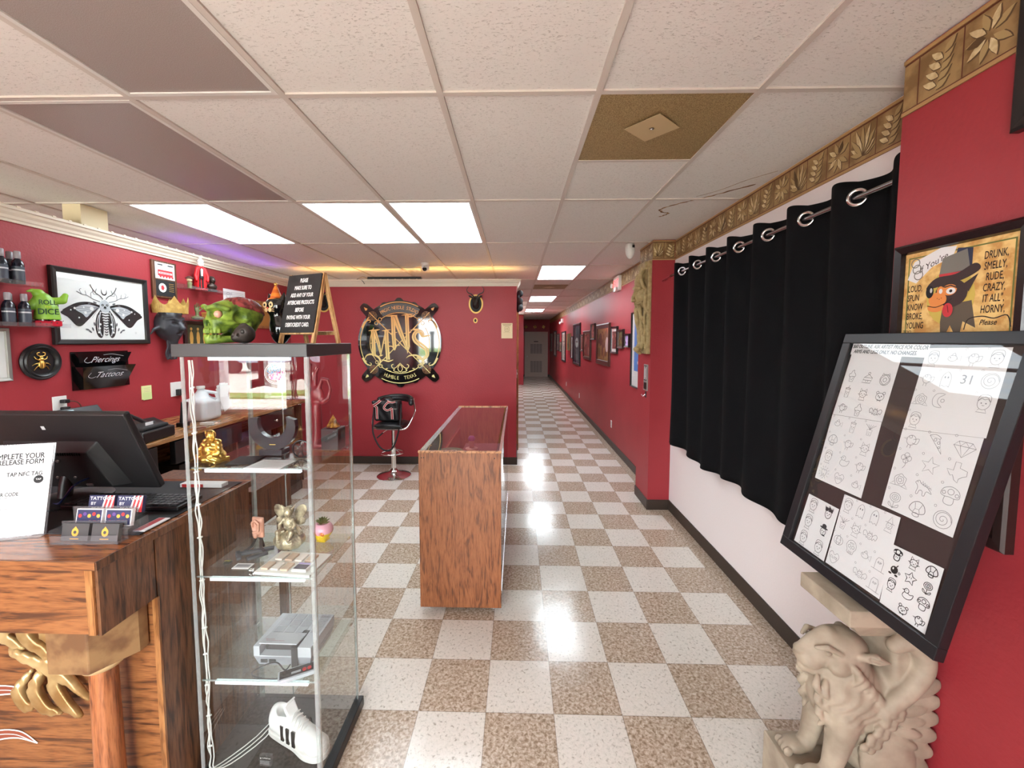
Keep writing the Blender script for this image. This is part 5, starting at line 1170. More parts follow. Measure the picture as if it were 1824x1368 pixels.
# N
stem([(-.085, .345), (-.080, .1), (-.070, -.065)], .052); stem([(-.065, .35), (.02, .12), (.100, -.085)], [.07, .058, .030]); stem([(.100, .36), (.105, .12), (.110, -.06)], .050)
serifs([(-.10, .355, .075), (.11, .37, .08), (-.08, .13, .05), (.105, .13, .05)])
g_.stroke(spl([(.10, .35), (.16, .345), (.20, .365), (.215, .385)], 5), [.026-.0015*i for i in range(16)], Z+.0006, GL); g_.stroke(spl([(-.15, -.045), (-.10, -.05), (-.07, -.095), (-.045, -.04), (-.0, -.03)], 5), .014, Z+.0006, GL); g_.stroke([(.110, -.06), (.10, -.14)], [.045, .003], Z+.0006, GL)
# S
stem(spl([(.325, .10), (.29, .15), (.225, .145), (.190, .085), (.215, .02), (.29, -.035), (.355, -.095), (.360, -.17), (.30, -.215), (.22, -.195)], 5), [.020+.040*math.sin(PI*i/45) for i in range(46)])
g_.stroke(spl([(.16, .17), (.24, .165), (.285, .12), (.31, .085), (.41, .10)], 5), [.006+.03*math.sin(PI*i/20) for i in range(21)], Z+.0007, GL); serifs([(.20, .175, .06)])
g_.stroke(spl([(.085, -.20), (.13, -.17), (.21, -.165), (.28, -.20), (.31, -.26), (.295, -.32)], 6), [.004+.02*math.sin(PI*i/30) for i in range(31)], Z+.0007, GL); 0
# bottom filigree
for sx in (-1, 1):
    for (pts_) in ([(0, -.27), (sx*.03, -.30), (sx*.06, -.33), (sx*.10, -.335), (sx*.115, -.30), (sx*.09, -.285)], [(0, -.39), (sx*.03, -.35), (sx*.02, -.31), (0, -.29)], [(sx*.02, -.39), (sx*.07, -.38), (sx*.09, -.36), (sx*.07, -.35)], [(sx*.12, -.38), (sx*.17, -.365), (sx*.19, -.345), (sx*.165, -.34)]):
        g_.stroke(spl(pts_, 5), .010, Z, GL)
g_.build('gold_artwork', t)
# antelope trophies
def trophy(M, label, group=None):
    t = place(thing('animal_head_trophy', label, 'wall trophy', group=group), M)
    m_ = MB(); m_.prism([(.095*math.cos(a*PI/20), .125*math.sin(a*PI/20)) for a in range(40)], 0, .012, GOLDP); m_.prism([(.075*math.cos(a*PI/20), .105*math.sin(a*PI/20)) for a in range(40)], .012, .018, MATTE); m_.build('oval_plaque', t, bevel=.003)
    q = SDF((-.13, -.11, 0), (.13, .14, .16), .004)
    q.add(q.chain([(0, -.02, .015), (0, .02, .055), (0, .055, .085)], [.045, .038, .032])); q.add(q.chain([(0, .055, .085), (0, .01, .125), (0, -.02, .14)], [.034, .024, .018]), .01)
    for sx in (-1, 1): q.add(q.ell((sx*.055, .085, .075), (.040, .013, .018), (0, 0, sx*.5)), .006); q.sub(q.ell((sx*.024, .045, .115), (.005, .007, .006)), .002)
    q.build('head', BLACK, t)
    h = MB()
    for sx in (-1, 1): h.tube(spl([(sx*.02, .085, .075), (sx*.05, .12, .08), (sx*.095, .14, .085), (sx*.11, .18, .08), (sx*.085, .225, .07)], 5), [.010-.0004*i for i in range(21)], BLACK, 7)
    h.build('antlers', t, smooth=60); return t
trophy(BACKWALL(-.712, 2.145), 'black antlered head on a gold oval plaque to the right of the logo')
trophy(BACKWALL(-2.735, 2.165), 'black antlered head on a gold oval plaque behind the a-frame sign')
m_ = MB(); m_.M = BACKWALL(-.72, 1.93); m_.prism([(.028*math.cos(a*PI/12), .034*math.sin(a*PI/12)) for a in range(24)], 0, .01, GOLDP); m_.prism([(.015*math.cos(a*PI/12), .021*math.sin(a*PI/12)) for a in range(24)], .01, .014, MATTE); tag(m_.build('oval_ornament'), 'tiny gold oval ornament below the right black head trophy', 'ornament')
# paper notice (code left out)
m_ = MB(); m_.M = BACKWALL(-.305, 1.795, 1.269); CRM = S('cream_notice', (232, 210, 170), .7); BRN = S('notice_brown', (150, 112, 60), .7)
m_.box(-.074, .074, -.1, .1, 0, .002, CRM).stroke([(-.06, .084), (.06, .084)], .006, .0025, BRN).stroke([(-.05, .068), (.05, .068)], .006, .0025, BRN)
m_.stroke([(x, y+.022) for x, y in [(-.022, -.03), (.022, -.03), (.028, -.024), (.028, .024), (.022, .03), (-.022, .03), (-.028, .024), (-.028, -.024)]], .004, .0025, BRN, True); m_.ring(0, .022, .013, .004, .0025, BRN, n=20); m_.disc(.017, .040, .003, .0025, BRN)
m_.stroke([(-.045, -.022), (.045, -.022)], .002, .0025, BRN); tag(m_.build('paper_notice'), 'small cream paper notice at the right end of the logo wall', 'notice')

# ================================================================== back counter along the left wall
CTW = wood('counter_top_oak', (100, 62, 34), (150, 104, 62), (178, 132, 86), 'Y', .25)
t = thing('back_counter', 'dark wood back counter with drawers along the left wall', 'counter')
MB().box(-3.19, -2.54, -2.30, .35, .975, 1.0, CTW).build('worktop', t, bevel=.003)
MB().box(-3.19, -2.60, -2.28, .33, 0, .10, BASEB).build('plinth', t)
MB().box(-3.185, -3.17, -2.28, .33, .1, .975, CTW).build('back_board', t); MB().box(-3.17, -2.58, -2.28, -2.26, .1, .975, OAKV).build('end_panel', t); MB().box(-3.17, -2.58, .31, .33, .1, .975, OAKV).build('end_panel', t)
for y in (-1.60, -.75): MB().box(-3.17, -2.58, y, y+.02, .1, .975, OAKV).build('divider', t)
for k in range(3):
    y = -2.24+k*.86-.02*k
    d_ = MB().bevbox(-2.60, -2.56, y, y+.70, .80, .96, .003, BLACK).build('drawer', t); m_ = MB(); m_.M = Matrix.Translation((-2.56, y+.35, .88)) @ Matrix.Rotation(PI/2, 4, 'Y'); m_.lathe([(.008, 0), (.005, .01), (.013, .018), (.010, .026), (0, .028)], CHROME, 14); m_.build('knob', d_, smooth=60)
MB().box(-3.17, -2.60, -2.26, .31, .55, .57, CTW).build('shelf', t)
def boxy(name, label, cat, x, y, z, sx, sy, sz, m, extra=None, rz=0.):
    t = thing(name, label, cat, (x, y, z), rz); MB().bevbox(-sx/2, sx/2, -sy/2, sy/2, 0, sz, .002, m).build('body', t)
    if extra: extra(t)
    return t
boxy('storage_box', 'white printed box on the shelf under the back counter', 'box', -2.75, -1.9, .571, .2, .25, .16, S('box_white', (205, 200, 195), .6), lambda t: [MB().box(.1005, .102, -.1+.05*i, -.07+.05*i, .05, .11, S('box_print', (90, 90, 100), .6)).build('print', t) for i in range(4)])
boxy('storage_box', 'yellow and black printed box on the shelf under the back counter', 'box', -2.75, -1.15, .571, .2, .24, .18, S('box_black', (40, 36, 36), .6), lambda t: MB().box(.1005, .102, -.09, .09, .08, .12, S('box_yellow', (210, 170, 60), .6)).build('print', t))
boxy('storage_box', 'grey box on the shelf under the back counter near the corner', 'box', -2.75, -.3, .571, .22, .3, .2, S('box_grey', (120, 118, 116), .6), lambda t: MB().box(.1105, .112, -.1, .1, .06, .1, S('box_yellow')).build('print', t) if False else MB().box(.1105, .112, -.1, .1, .06, .1, MATS['box_yellow']).build('print', t))
# jug and papers
JUG = mat('translucent_plastic', (.86, .87, .90), .4); JUG.node_tree.nodes['Principled BSDF'].inputs['Transmission Weight'].default_value = .25
t = thing('water_jug', 'large translucent white plastic jug on the back counter', 'jug', (-2.83, -.80, 1.0))
q = SDF((-.14, -.14, -.01), (.14, .14, .30), .005); q.add(q.box((0, 0, .09), (.105, .105, .09), .035)); q.add(q.chain([(0, 0, .16), (0, 0, .245)], [.09, .028]), .03); q.sub(q.ell((.075, .04, .20), (.03, .03, .045)), .01); q.add(q.chain([(.02, .02, .24), (.085, .06, .22), (.10, .07, .15)], [.014, .013, .014]), .01); q.build('body', JUG, t)
MB().lathe([(.03, .265), (.03, .285), (0, .287)], WHITE, 20).build('cap', t)
m_ = MB(); m_.M = Matrix.Translation((-2.75, -.40, 1.19)) @ Matrix.Rotation(math.radians(25), 4, 'Y'); 
t = thing('paper_rack', 'white papers fanned in a clear rack beside the jug on the back counter', 'papers', (-2.80, -.50, 1.0)); MB().box(-.06, .06, -.06, .06, 0, .16, ACRYL).build('rack', t)
for k, a in enumerate((-20, -5, 12, 24)):
    m_ = MB(); m_.M = Matrix.Translation((0, -.03+.02*k, .04)) @ Matrix.Rotation(math.radians(a), 4, 'X'); m_.box(-.07+.01*k, -.068+.01*k, -.055, .055, 0, .24, PAPER); m_.build('sheet', t)
# desk phone, printers and clutter
t = thing('desk_phone', 'black desk phone with its handset on the back counter', 'phone', (-2.88, -1.24, 1.0), math.radians(80))
m_ = MB(); m_.add([(-.10, -.09, 0), (.10, -.09, 0), (.10, .09, 0), (-.10, .09, 0), (-.10, -.09, .025), (.10, -.09, .025), (.10, .09, .085), (-.10, .09, .085)], [(0, 3, 2, 1), (4, 5, 6, 7), (0, 1, 5, 4), (1, 2, 6, 5), (2, 3, 7, 6), (3, 0, 4, 7)], BLACK); m_.build('base', t, bevel=.004)
m_ = MB(); m_.tube(spl([(-.075, -.10, .05), (-.075, -.07, .075), (-.075, .05, .115), (-.075, .10, .10)], 5), [.022]*5+[.014]*6+[.022]*5, BLACK, 10); m_.build('handset', t, smooth=60)
ks = MB(); [ks.box(-.03+.025*i, -.013+.025*i, -.07+.022*j, -.055+.022*j, .034+.0147*j*.5+.005, .045+.0147*j*.5+.006, S('phone_key', (70, 70, 72), .5)) for i in range(3) for j in range(4)]; ks.build('keypad', t)
t = thing('cordless_phone', 'upright black cordless handset with a white label on the back counter', 'phone', (-2.78, -1.06, 1.0)); MB().bevbox(-.03, .03, -.035, .035, 0, .03, .006, BLACK).build('cradle', t); m_ = MB(); m_.M = Matrix.Rotation(math.radians(-8), 4, 'X'); m_.bevbox(-.015, .015, -.024, .024, .02, .19, .007, BLACK); m_.build('handset', t); MB().box(.0155, .017, -.014, .014, .05, .10, WHITE).build('label', t)
t = thing('receipt_printer', 'low black receipt printer with clutter on the back counter', 'printer', (-2.70, -1.50, 1.0), math.radians(5)); MB().bevbox(-.10, .12, -.14, .14, 0, .075, .01, BLACK).build('body', t); MB().bevbox(-.06, .10, -.11, .11, .075, .10, .01, MATTE).build('lid', t); MB().box(.05, .055, -.03, .03, .07, .12, PAPER).build('paper_roll_end', t)
t = thing('open_laptop', 'dark tablet screen with a pale display leaning on the back counter', 'laptop', (-3.0, -1.55, 1.0), math.radians(90)); m_ = MB(); m_.M = Matrix.Rotation(math.radians(24), 4, 'X'); m_.M = Matrix.Translation((0, -.02, 0)) @ Matrix.Rotation(math.radians(-38), 4, 'X'); m_.bevbox(-.17, .19, -.008, .008, 0, .27, .004, BLACK); m_.build('screen_housing', t); m_ = MB(); m_.M = Matrix.Translation((0, -.02, 0)) @ Matrix.Rotation(math.radians(-38), 4, 'X'); m_.box(-.16, .02, -.010, -.0085, .02, .255, S('pale_display', (170, 196, 206), .2)); m_.build('display', t); MB().bevbox(-.14, .16, -.10, .06, 0, .018, .004, BLACK).build('base', t)
boxy('white_tray', 'white rounded plastic tray edge at the far left of back counter', 'tray', -3.0, -2.02, 1.0, .3, .5, .17, WHITE)
for i, (x, y) in enumerate([(-2.62, -1.02), (-2.66, -.9), (-2.60, -1.14)]):
    m_ = MB(); m_.M = Matrix.Translation((x, y, 1.001)) @ Matrix.Rotation(.4*i, 4, 'Z'); m_.box(-.05, .05, -.012, .012, 0, .008+.012*(i == 0), (WHITE, STEEL, CHROME)[i]); tag(m_.build(('notepad', 'metal_ruler', 'stapler')[i]), ('small white notepad at the back counter edge', 'short metal ruler lying on the back counter', 'small chrome stapler at the back counter edge')[i], ('notepad', 'ruler', 'stapler')[i])
# ================================================================== curtain on the white wall
CURT = S('curtain_black', (15, 15, 17), .95, spec=.15, bump=.25, bscale=900)
t = thing('curtain', 'long black grommet curtain hanging on the white right wall', 'curtain')
def cx_(y, z):
    k = (z-.73)/1.6; a = .042*(.55+.45*k); ph = 2*PI*(y+.637)/.298
    return 1.222-a*math.sin(ph+.5*(1-k)*math.sin(y*5))+.010*(1-k)*math.sin(y*9+2)
mb = MB(); NY, NZ = 360, 22; ya, yb = -.40, -2.668; vs = []; fs = []
for j in range(NZ+1):
    z = .735+(2.312-.735)*j/NZ
    for i in range(NY+1):
        y = ya+(yb-ya)*i/NY
        zz = z+(.018*max(0, math.sin(2*PI*(y+.637)/.298)) if j == NZ else 0)+(.012*math.sin(y*7) if j == 0 else 0); vs.append((cx_(y, z), y, zz))
for j in range(NZ):
    for i in range(NY): a = j*(NY+1)+i; fs.append((a, a+1, a+NY+2, a+NY+1))
mb.add(vs, fs, CURT); mb.build('fabric', t, smooth=180, solid=.0025)
hm = MB(); hm.tube([(cx_(ya+(yb-ya)*i/NY, .745), ya+(yb-ya)*i/NY, .737+.012*math.sin((ya+(yb-ya)*i/NY)*7)) for i in range(0, NY+1, 2)], .003, CURT, 5); hm.build('hem', t)
for y in (-.637, -.935, -1.233, -1.531, -1.829, -2.127, -2.425, -2.64):
    sl_ = -.042*2*PI/.298*math.cos(2*PI*(y+.637)/.298); n_ = Vector((1, -sl_, 0)).normalized()
    g_ = MB(); r_ = .030; u_ = Vector((0, 0, 1)); v_ = n_.cross(u_)
    g_.tube([(Vector((1.219-.003, y, 2.249))+(u_*math.cos(a*PI/14)+v_*math.sin(a*PI/14))*r_)[:] for a in range(28)], .0075, CHROME, 8, True); g_.build('grommet', t, smooth=60)
t = thing('curtain_rod', 'dark metal curtain rod running through the grommets', 'curtain rod')
MB().cyl((1.218, -.36, 2.249), (1.218, -2.67, 2.249), .0115, mat('rod_metal', (.30, .27, .27), .25, 1.), 18).build('rod', t, smooth=60)
MB().cyl((1.218, -.175, 2.235), (1.218, -.36, 2.249), .008, RED, 10).lathe([(.0, -.02), (.014, -.01), (.014, .01), (0, .02)], RED, 12, (1.218, -.37, 2.249)).build('finial', t, smooth=60)
MB().box(1.214, 1.33, -1.40, -1.38, 2.225, 2.237, STEEL).build('bracket', t)
# ================================================================== pictures along the hall
def picture(name, label, M, w, h, fw, dp, fm, art=None, matw=0., back=None, group=None, cat='picture', glassy=True, matm=None):
    """frame lies on the wall plane of M, centred"""
    t = place(thing(name, label, cat, group=group), M)
    f = MB(); a, b = w/2, h/2
    def ring_(a0, b0, z0, a1, b1, z1):
        V = [(-a0, -b0, z0), (a0, -b0, z0), (a0, b0, z0), (-a0, b0, z0), (-a1, -b1, z1), (a1, -b1, z1), (a1, b1, z1), (-a1, b1, z1)]
        f.add(V, [(0, 1, 5, 4), (1, 2, 6, 5), (2, 3, 7, 6), (3, 0, 4, 7)], fm)
    ring_(a, b, 0, a, b, dp*.8); ring_(a, b, dp*.8, a-fw*.2, b-fw*.2, dp); ring_(a-fw*.2, b-fw*.2, dp, a-fw*.85, b-fw*.85, dp*.85); ring_(a-fw*.85, b-fw*.85, dp*.85, a-fw, b-fw, dp*.35)
    f.build('frame', t)
    p = MB(); a -= fw*.9; b -= fw*.9; p.box(-a, a, -b, b, .001, dp*.4, back or PAPER)
    if matw: p.rect(-a, a, -b, b, dp*.4+.0003, matm or PAPER)
    p.M = Matrix.Translation((0, 0, dp*.4+.0008)); 
    if art: art(p, a-matw, b-matw)
    p.build('picture_sheet', t)
    if glassy:
        g_ = MB(); g_.box(-a, a, -b, b, dp*.4+.006, dp*.4+.008, GLASS); g_.build('glazing', t)
    return t
FD = S('frame_dark_wood', (52, 32, 30), .35); FB = S('frame_black', (26, 24, 25), .35); FBR = S('frame_brown', (74, 42, 34), .4); FG = S('frame_gold', (150, 112, 60), .4)
def art_blobs(cols, seed, n=26, ground=None):
    def fn(p, a, b):
        rn = random.Random(seed)
        if ground: p.rect(-a, a, -b, b, 0, ground)
        for k in range(n):
            c = cols[k % len(cols)]; r = rn.uniform(.08, .3)*a; x = rn.uniform(-a+r, a-r); y = rn.uniform(-b+r, b-r); p.disc(x, y, r, .0001+.00002*k, c, r*rn.uniform(.4, 1), 9, rot=rn.random()*3)
    return fn
A1 = [S('art_ochre', (150, 126, 70), .7), S('art_olive', (92, 92, 52), .7), S('art_umber', (70, 48, 34), .7)]
A2 = [S('art_red', (150, 60, 50), .7), S('art_rose', (190, 120, 110), .7), S('art_umber')] if False else [S('art_red', (150, 60, 50), .7), S('art_rose', (190, 120, 110), .7), MATS['art_umber']]
A3 = [S('art_violet', (150, 110, 190), .7), S('art_lilac', (200, 170, 215), .7), S('art_plum', (90, 50, 90), .7)]
A4 = [S('art_grey', (120, 116, 116), .7), S('art_white', (210, 206, 202), .7), S('art_slate', (60, 62, 70), .7)]
def art_map(p, a, b):
    p.rect(-a, a, -b*.72, b, 0, S('sea_blue', (74, 140, 214), .6))
    rn = random.Random(6)
    for k in range(24):
        r = rn.uniform(.01, .05); x = rn.uniform(-a*.2, a); y = rn.uniform(-b*.68, b*.6); p.disc(x-r, y, r, .0002+.00002*k, [S('island_green', (96, 140, 110), .6), PAPER][k % 2], r*.7, 8, rot=k) if k else None
    for k in range(5): p.disc(a-.12, -b*.2-.07*k, .10-.01*k, .0008, S('island_green', (96, 140, 110), .6), .05, 9, rot=k)
def art_palm(p, a, b):
    p.rect(-a, a, -b, b, 0, A1[0]); art_blobs(A1, 3, 40)(p, a, b); p.disc(-a*.0+a*.72, 0, a*.25, .002, A4[1], b*.45)
def art_skel(p, a, b):
    p.rect(-a, a, -b, b, 0, A4[2]); p.disc(0, b*.1, a*.55, .0004, A4[1], b*.28); p.disc(-a*.2, b*.15, a*.14, .0008, INK, b*.06); p.disc(a*.2, b*.15, a*.14, .0008, INK, b*.06)
    for k in range(5): p.stroke([(-a*.5, -b*.3-.05*k*b), (a*.5, -b*.3-.05*k*b)], .01, .0006, A4[0])
    p.rect(-a*.5, a*.5, -b*.9, -b*.55, .0003, A4[0])
def RW(y0, y1, z0, z1): return RIGHTWALL((y0+y1)/2, (z0+z1)/2, HALLX-.001), abs(y1-y0), abs(z1-z0)
HP = [
 ('wide white mat framed map with a blue sea, partly behind the stone face carving', .48, 1.123, 1.08, 2.02, .02, FB, art_map, .09, PAPER),
 ('tiny black framed picture of violet shapes, nearest of the small hall pictures', 1.24, 1.47, 1.575, 1.755, .025, FB, art_blobs(A3, 1, 14, A3[1]), 0, None),
 ('small dark framed picture with olive and yellow shapes on the hall wall', 1.54, 1.85, 1.555, 1.825, .035, FD, art_blobs(A1, 2, 14, A1[1]), .0, None),
 ('tall black framed picture with a white mat and dark centre on the hall wall', 1.89, 2.29, 1.47, 1.875, .03, FB, art_blobs(A2, 3, 12, MATS['art_umber']), .045, PAPER),
 ('largest brown framed tan picture in the middle of the hall wall', 2.39, 3.45, 1.25, 1.95, .085, FBR, art_palm, 0, None),
 ('narrow high hung dark framed strip picture above its neighbours', 3.64, 4.05, 1.68, 1.99, .03, FD, art_blobs(A2, 4, 12, A2[1]), .03, A1[0]),
 ('brown framed reddish portrait picture with a thin inner gold line', 4.10, 4.97, 1.27, 1.87, .06, FBR, art_blobs(A2, 5, 20, A2[0]), .02, FG),
 ('small reddish framed picture between the tall skeleton poster and brown portrait', 5.02, 5.38, 1.42, 1.80, .03, FD, art_blobs(A2, 6, 12, A2[0]), .02, None),
 ('tallest dark framed skeleton poster on the hall wall', 5.46, 6.6, 1.06, 2.08, .06, FB, art_skel, .03, MATS['art_plum']),
 ('white narrow picture half hidden behind the tall skeleton poster', 6.68, 7.12, 1.18, 1.78, .03, FB, art_blobs(A4, 7, 10, A4[1]), .05, PAPER),
 ('greenish gold unframed relief board far along the hall wall', 7.25, 8.0, 1.38, 1.86, .01, FG, art_blobs(A1, 8, 20, A1[0]), 0, None),
 ('large pale framed sheet far along the hall wall', 8.45, 9.4, 1.0, 1.95, .05, FB, art_blobs(A4, 9, 14, S('art_peach', (206, 176, 160), .7)), .05, PAPER),
 ('small tan framed sheet low beside the large pale one, deep in the hall', 9.5, 10.2, 1.28, 1.62, .03, FD, art_blobs(A1, 10, 10, MATS['art_peach']), .02, None),
 ('cluster frame of grey photographs deep in the hall', 10.3, 11.2, 1.3, 1.9, .04, FD, art_blobs(A4, 11, 14, A4[0]), .02, None),
 ('tall thin framed pale print near the far end of the hall', 11.4, 12.4, 1.06, 2.03, .05, FB, art_blobs(A4, 12, 14, MATS['art_peach']), .05, PAPER),
 ('last dark framed picture before the far hall corner', 13.4, 14.2, 1.2, 1.95, .05, FD, art_blobs(A2, 13, 12, A2[0]), .02, None)]
for (lb, y0, y1, z0, z1, fw, fm, art, mw, mm) in HP:
    M, w, h = RW(y0, y1, z0, z1); picture('framed_picture', lb, M, w, h, fw, .035, fm, art, mw, matm=mm, glassy=w > .3)
# exit sign, horn strobe, far emergency lamp
t = place(thing('exit_sign', 'white emergency exit sign with two lamp heads and red face high on hall wall', 'exit sign'), RIGHTWALL(1.93, 2.485, HALLX))
MB().bevbox(-.16, .16, -.10, .11, 0, .045, .006, WHITE).build('housing', t)
m_ = MB(); m_.rect(-.15, .15, -.07, .085, .0455, S('exit_face', (232, 218, 214), .4)); m_.text('EXIT', 0, .005, .11, .046, mat('exit_red', (.9, .1, .1), .4, emit=(1, .12, .12), estr=.8), bold=.02); m_.build('sign_face', t)
m_ = MB(); m_.M = frame_on((-.161, 0, .02), (0, 0, 1), (0, 1, 0)); m_.rect(-.018, .018, -.08, .09, 0, mat('exit_side_glow', (.9, .3, .3), .4, emit=(1, .2, .2), estr=.5)); m_.build('side_face', t)
for sx in (-.12, .12):
    m_ = MB(); m_.M = Matrix.Translation((sx, -.085 if sx > 0 else -.01, .075)); m_.lathe([(0, -.03), (.03, -.02), (.035, .0), (.033, .012), (0, .016)], WHITE, 20); m_.build('lamp_head', t, smooth=60)
t = place(thing('emergency_lamp', 'small white twin emergency lamp high at the far hall wall', 'emergency light'), RIGHTWALL(9.3, 2.3, HALLX)); MB().bevbox(-.1, .1, -.06, .06, 0, .06, .005, WHITE).build('housing', t)
for sx in (-.06, .06): m_ = MB(); m_.M = Matrix.Translation((sx, -.07, .09)); m_.lathe([(0, -.03), (.04, 0), (.035, .03), (0, .035)], WHITE, 14); m_.build('lamp_head', t)
for y, z, lb in ((2.25, .36, 'white wall outlet nearest the pillar, low on hall wall'), (5.6, .36, 'second white wall outlet, midway along hall wall'), (8.2, .36, 'white wall outlet deepest in the hall')):
    t = place(thing('wall_outlet', lb, 'outlet'), RIGHTWALL(y, z, HALLX)); MB().bevbox(-.035, .035, -.057, .057, 0, .006, .002, WHITE).build('cover_plate', t); m_ = MB()
    for yy in (-.022, .022): m_.rect(-.008, -.005, yy-.006, yy+.006, .0065, INK).rect(.005, .008, yy-.006, yy+.006, .0065, INK)
    m_.build('sockets', t)
# gold ornaments over the far door
for i, (x, sc, lb) in enumerate(((.22, 1., 'gold bird ornament left above far door'), (.63, 1.3, 'gold scroll ornament in the middle above far door'), (1.02, 1., 'gold leaf ornament right above far door'))):
    q = SDF((-.12, -.03, -.12), (.12, .03, .12), .012)
    for k in range(4): a = k*1.6+i; q.add(q.ell((.04*math.cos(a)*sc, 0, .045*math.sin(a)), (.045, .016, .03), (0, a, 0)), .01)
    o = q.build('gold_ornament', GOLDP); o.location = (x, 14.735, 2.28); tag(o, lb, 'ornament')
# hallway left: sculpture and cluttered edge
q = SDF((-.02, -.16, -.22), (.12, .16, .22), .01); q.add(q.ell((.02, 0, 0), (.03, .09, .16)));
for k in range(6): q.add(q.ell((.05, -.08+.03*k, .12*math.sin(k*2)), (.04, .03, .05)), .01)
o = q.build('black_wall_sculpture', MATTE); o.location = (-.177, 1.75, 2.22); tag(o, 'black carved wall sculpture high at the hall entrance edge', 'wall sculpture')
t = place(thing('hall_notice', 'small white framed notice on far left hall wall', 'notice'), frame_on((.061, 12, 1.95), (0, 1, 0), (0, 0, 1))); MB().box(-.14, .14, -.1, .1, 0, .02, FB).box(-.12, .12, -.08, .08, .02, .021, PAPER).build('board', t)
t = place(thing('light_switch', 'white light switch on the left hall wall edge', 'light switch'), frame_on((-.178, 1.62, 1.2), (0, 1, 0), (0, 0, 1))); MB().bevbox(-.035, .035, -.057, .057, 0, .006, .002, WHITE).box(-.008, .008, -.014, .014, .006, .014, WHITE).build('plate', t)
# ================================================================== stone face carving on the pillar
STN = mixmat('tan_carved_stone', (150, 128, 86), (182, 160, 114), 30, .75, lo=.3, hi=.7, bump=.3)
q = SDF((-.155, -.16, -.47), (.005, .16, .47), .0048)     # local: -x out of wall
q.add(q.box((-.012, 0, 0), (.018, .135, .45), .006)); q.add(q.box((-.03, 0, .41), (.03, .11, .035), .008), .01)
q.add(q.chain([(-.03, 0, .40), (-.065, 0, .30), (-.085, 0, .20)], [.035, .035, .045]), .015)
q.add(q.ell((-.055, 0, .13), (.062, .085, .13)), .02)                # skull of the face
q.add(q.chain([(-.09, -.07, .19), (-.115, -.035, .20), (-.112, 0, .185), (-.115, .035, .20), (-.09, .07, .19)], [.015, .019, .016, .019, .015]), .008)
for sy in (-1, 1):
    q.sub(q.ell((-.108, sy*.036, .155), (.018, .020, .014)), .006); q.add(q.ell((-.094, sy*.036, .153), (.012, .013, .010)), .002)
    q.add(q.ell((-.085, sy*.05, .105), (.026, .026, .026)), .01); q.add(q.chain([(-.11, sy*.012, .055), (-.10, sy*.05, .045), (-.07, sy*.075, .06)], [.011, .012, .008]), .004)
    q.add(q.chain(spl([(-.05, sy*.04, .36), (-.085, sy*.08, .30), (-.075, sy*.105, .22), (-.05, sy*.09, .20), (-.06, sy*.075, .24)], 4), [.016]*17), .006)
    q.add(q.chain(spl([(-.04, sy*.085, .17), (-.05, sy*.115, .10), (-.045, sy*.095, .02), (-.03, sy*.12, -.03)], 4), [.018]*13), .006)
    q.add(q.chain(spl([(-.09, sy*.03, .03), (-.075, sy*.06, -.06), (-.06, sy*.04, -.18), (-.045, sy*.05, -.30), (-.055, sy*.03, -.38)], 4), [.020]*17), .006)
    q.add(q.chain(spl([(-.04, sy*.09, -.02), (-.055, sy*.10, -.12), (-.035, sy*.075, -.20), (-.05, sy*.10, -.28), (-.03, sy*.08, -.38)], 4), [.014]*17), .005)
    for zz in (-.05, -.15, -.25, -.34): q.sub(q.ell((-.05, sy*.075, zz), (.022, .016, .028)), .004)
    q.add(q.ell((-.05, sy*.075, -.10), (.02, .02, .018)), .006)
q.add(q.chain([(-.112, 0, .175), (-.13, 0, .12), (-.148, 0, .085)], [.014, .018, .022]), .008); q.add(q.ell((-.128, 0, .078), (.024, .030, .016)), .008)
q.sub(q.ell((-.115, 0, .018), (.02, .034, .013)), .006); q.add(q.ell((-.102, 0, -.002), (.02, .03, .012)), .006)
q.add(q.chain(spl([(-.10, 0, -.01), (-.095, 0, -.10), (-.07, 0, -.22), (-.06, 0, -.33), (-.085, 0, -.41), (-.06, 0, -.44)], 4), [.026-.0004*i for i in range(21)]), .008)
q.add(q.ell((-.085, 0, -.405), (.035, .05, .028)), .01); q.d = q.d+.0012*np.sin(q.Z*60+np.abs(q.Y)*190)*(q.X < -.03)*(q.Z < .02)
o = q.build('stone_face_carving', STN); o.location = (1.1185, -.015, 1.985); tag(o, 'tan carved stone green man face corbel on the side of red pillar', 'wall carving')
t = place(thing('wall_plaque', 'narrow vertical silver and black plaque on the pillar below the stone face', 'plaque'), RIGHTWALL(-.055, 1.30, 1.12))
MB().bevbox(-.055, .055, -.13, .13, 0, .012, .002, S('plaque_frame', (150, 140, 136), .35)).build('frame', t); m_ = MB(); m_.rect(-.045, .045, -.03, .12, .0125, BLACK).rect(-.045, .045, -.118, -.05, .0125, BLACK).rect(-.035, -.012, -.02, .11, .013, WHITE).rect(.012, .035, -.02, .11, .013, WHITE).rect(-.006, .006, 0, .09, .013, STEEL); m_.build('inlay', t)
t = place(thing('key_hook', 'small dark metal hook with a white tip below the pillar plaque', 'hook'), RIGHTWALL(-.05, 1.13, 1.12)); MB().bevbox(-.015, .015, -.03, .03, 0, .006, .002, BLACK).build('plate', t); MB().tube([(0, 0, .006), (0, -.02, .03), (0, .0, .045)], .005, STEEL, 8).build('hook', t)
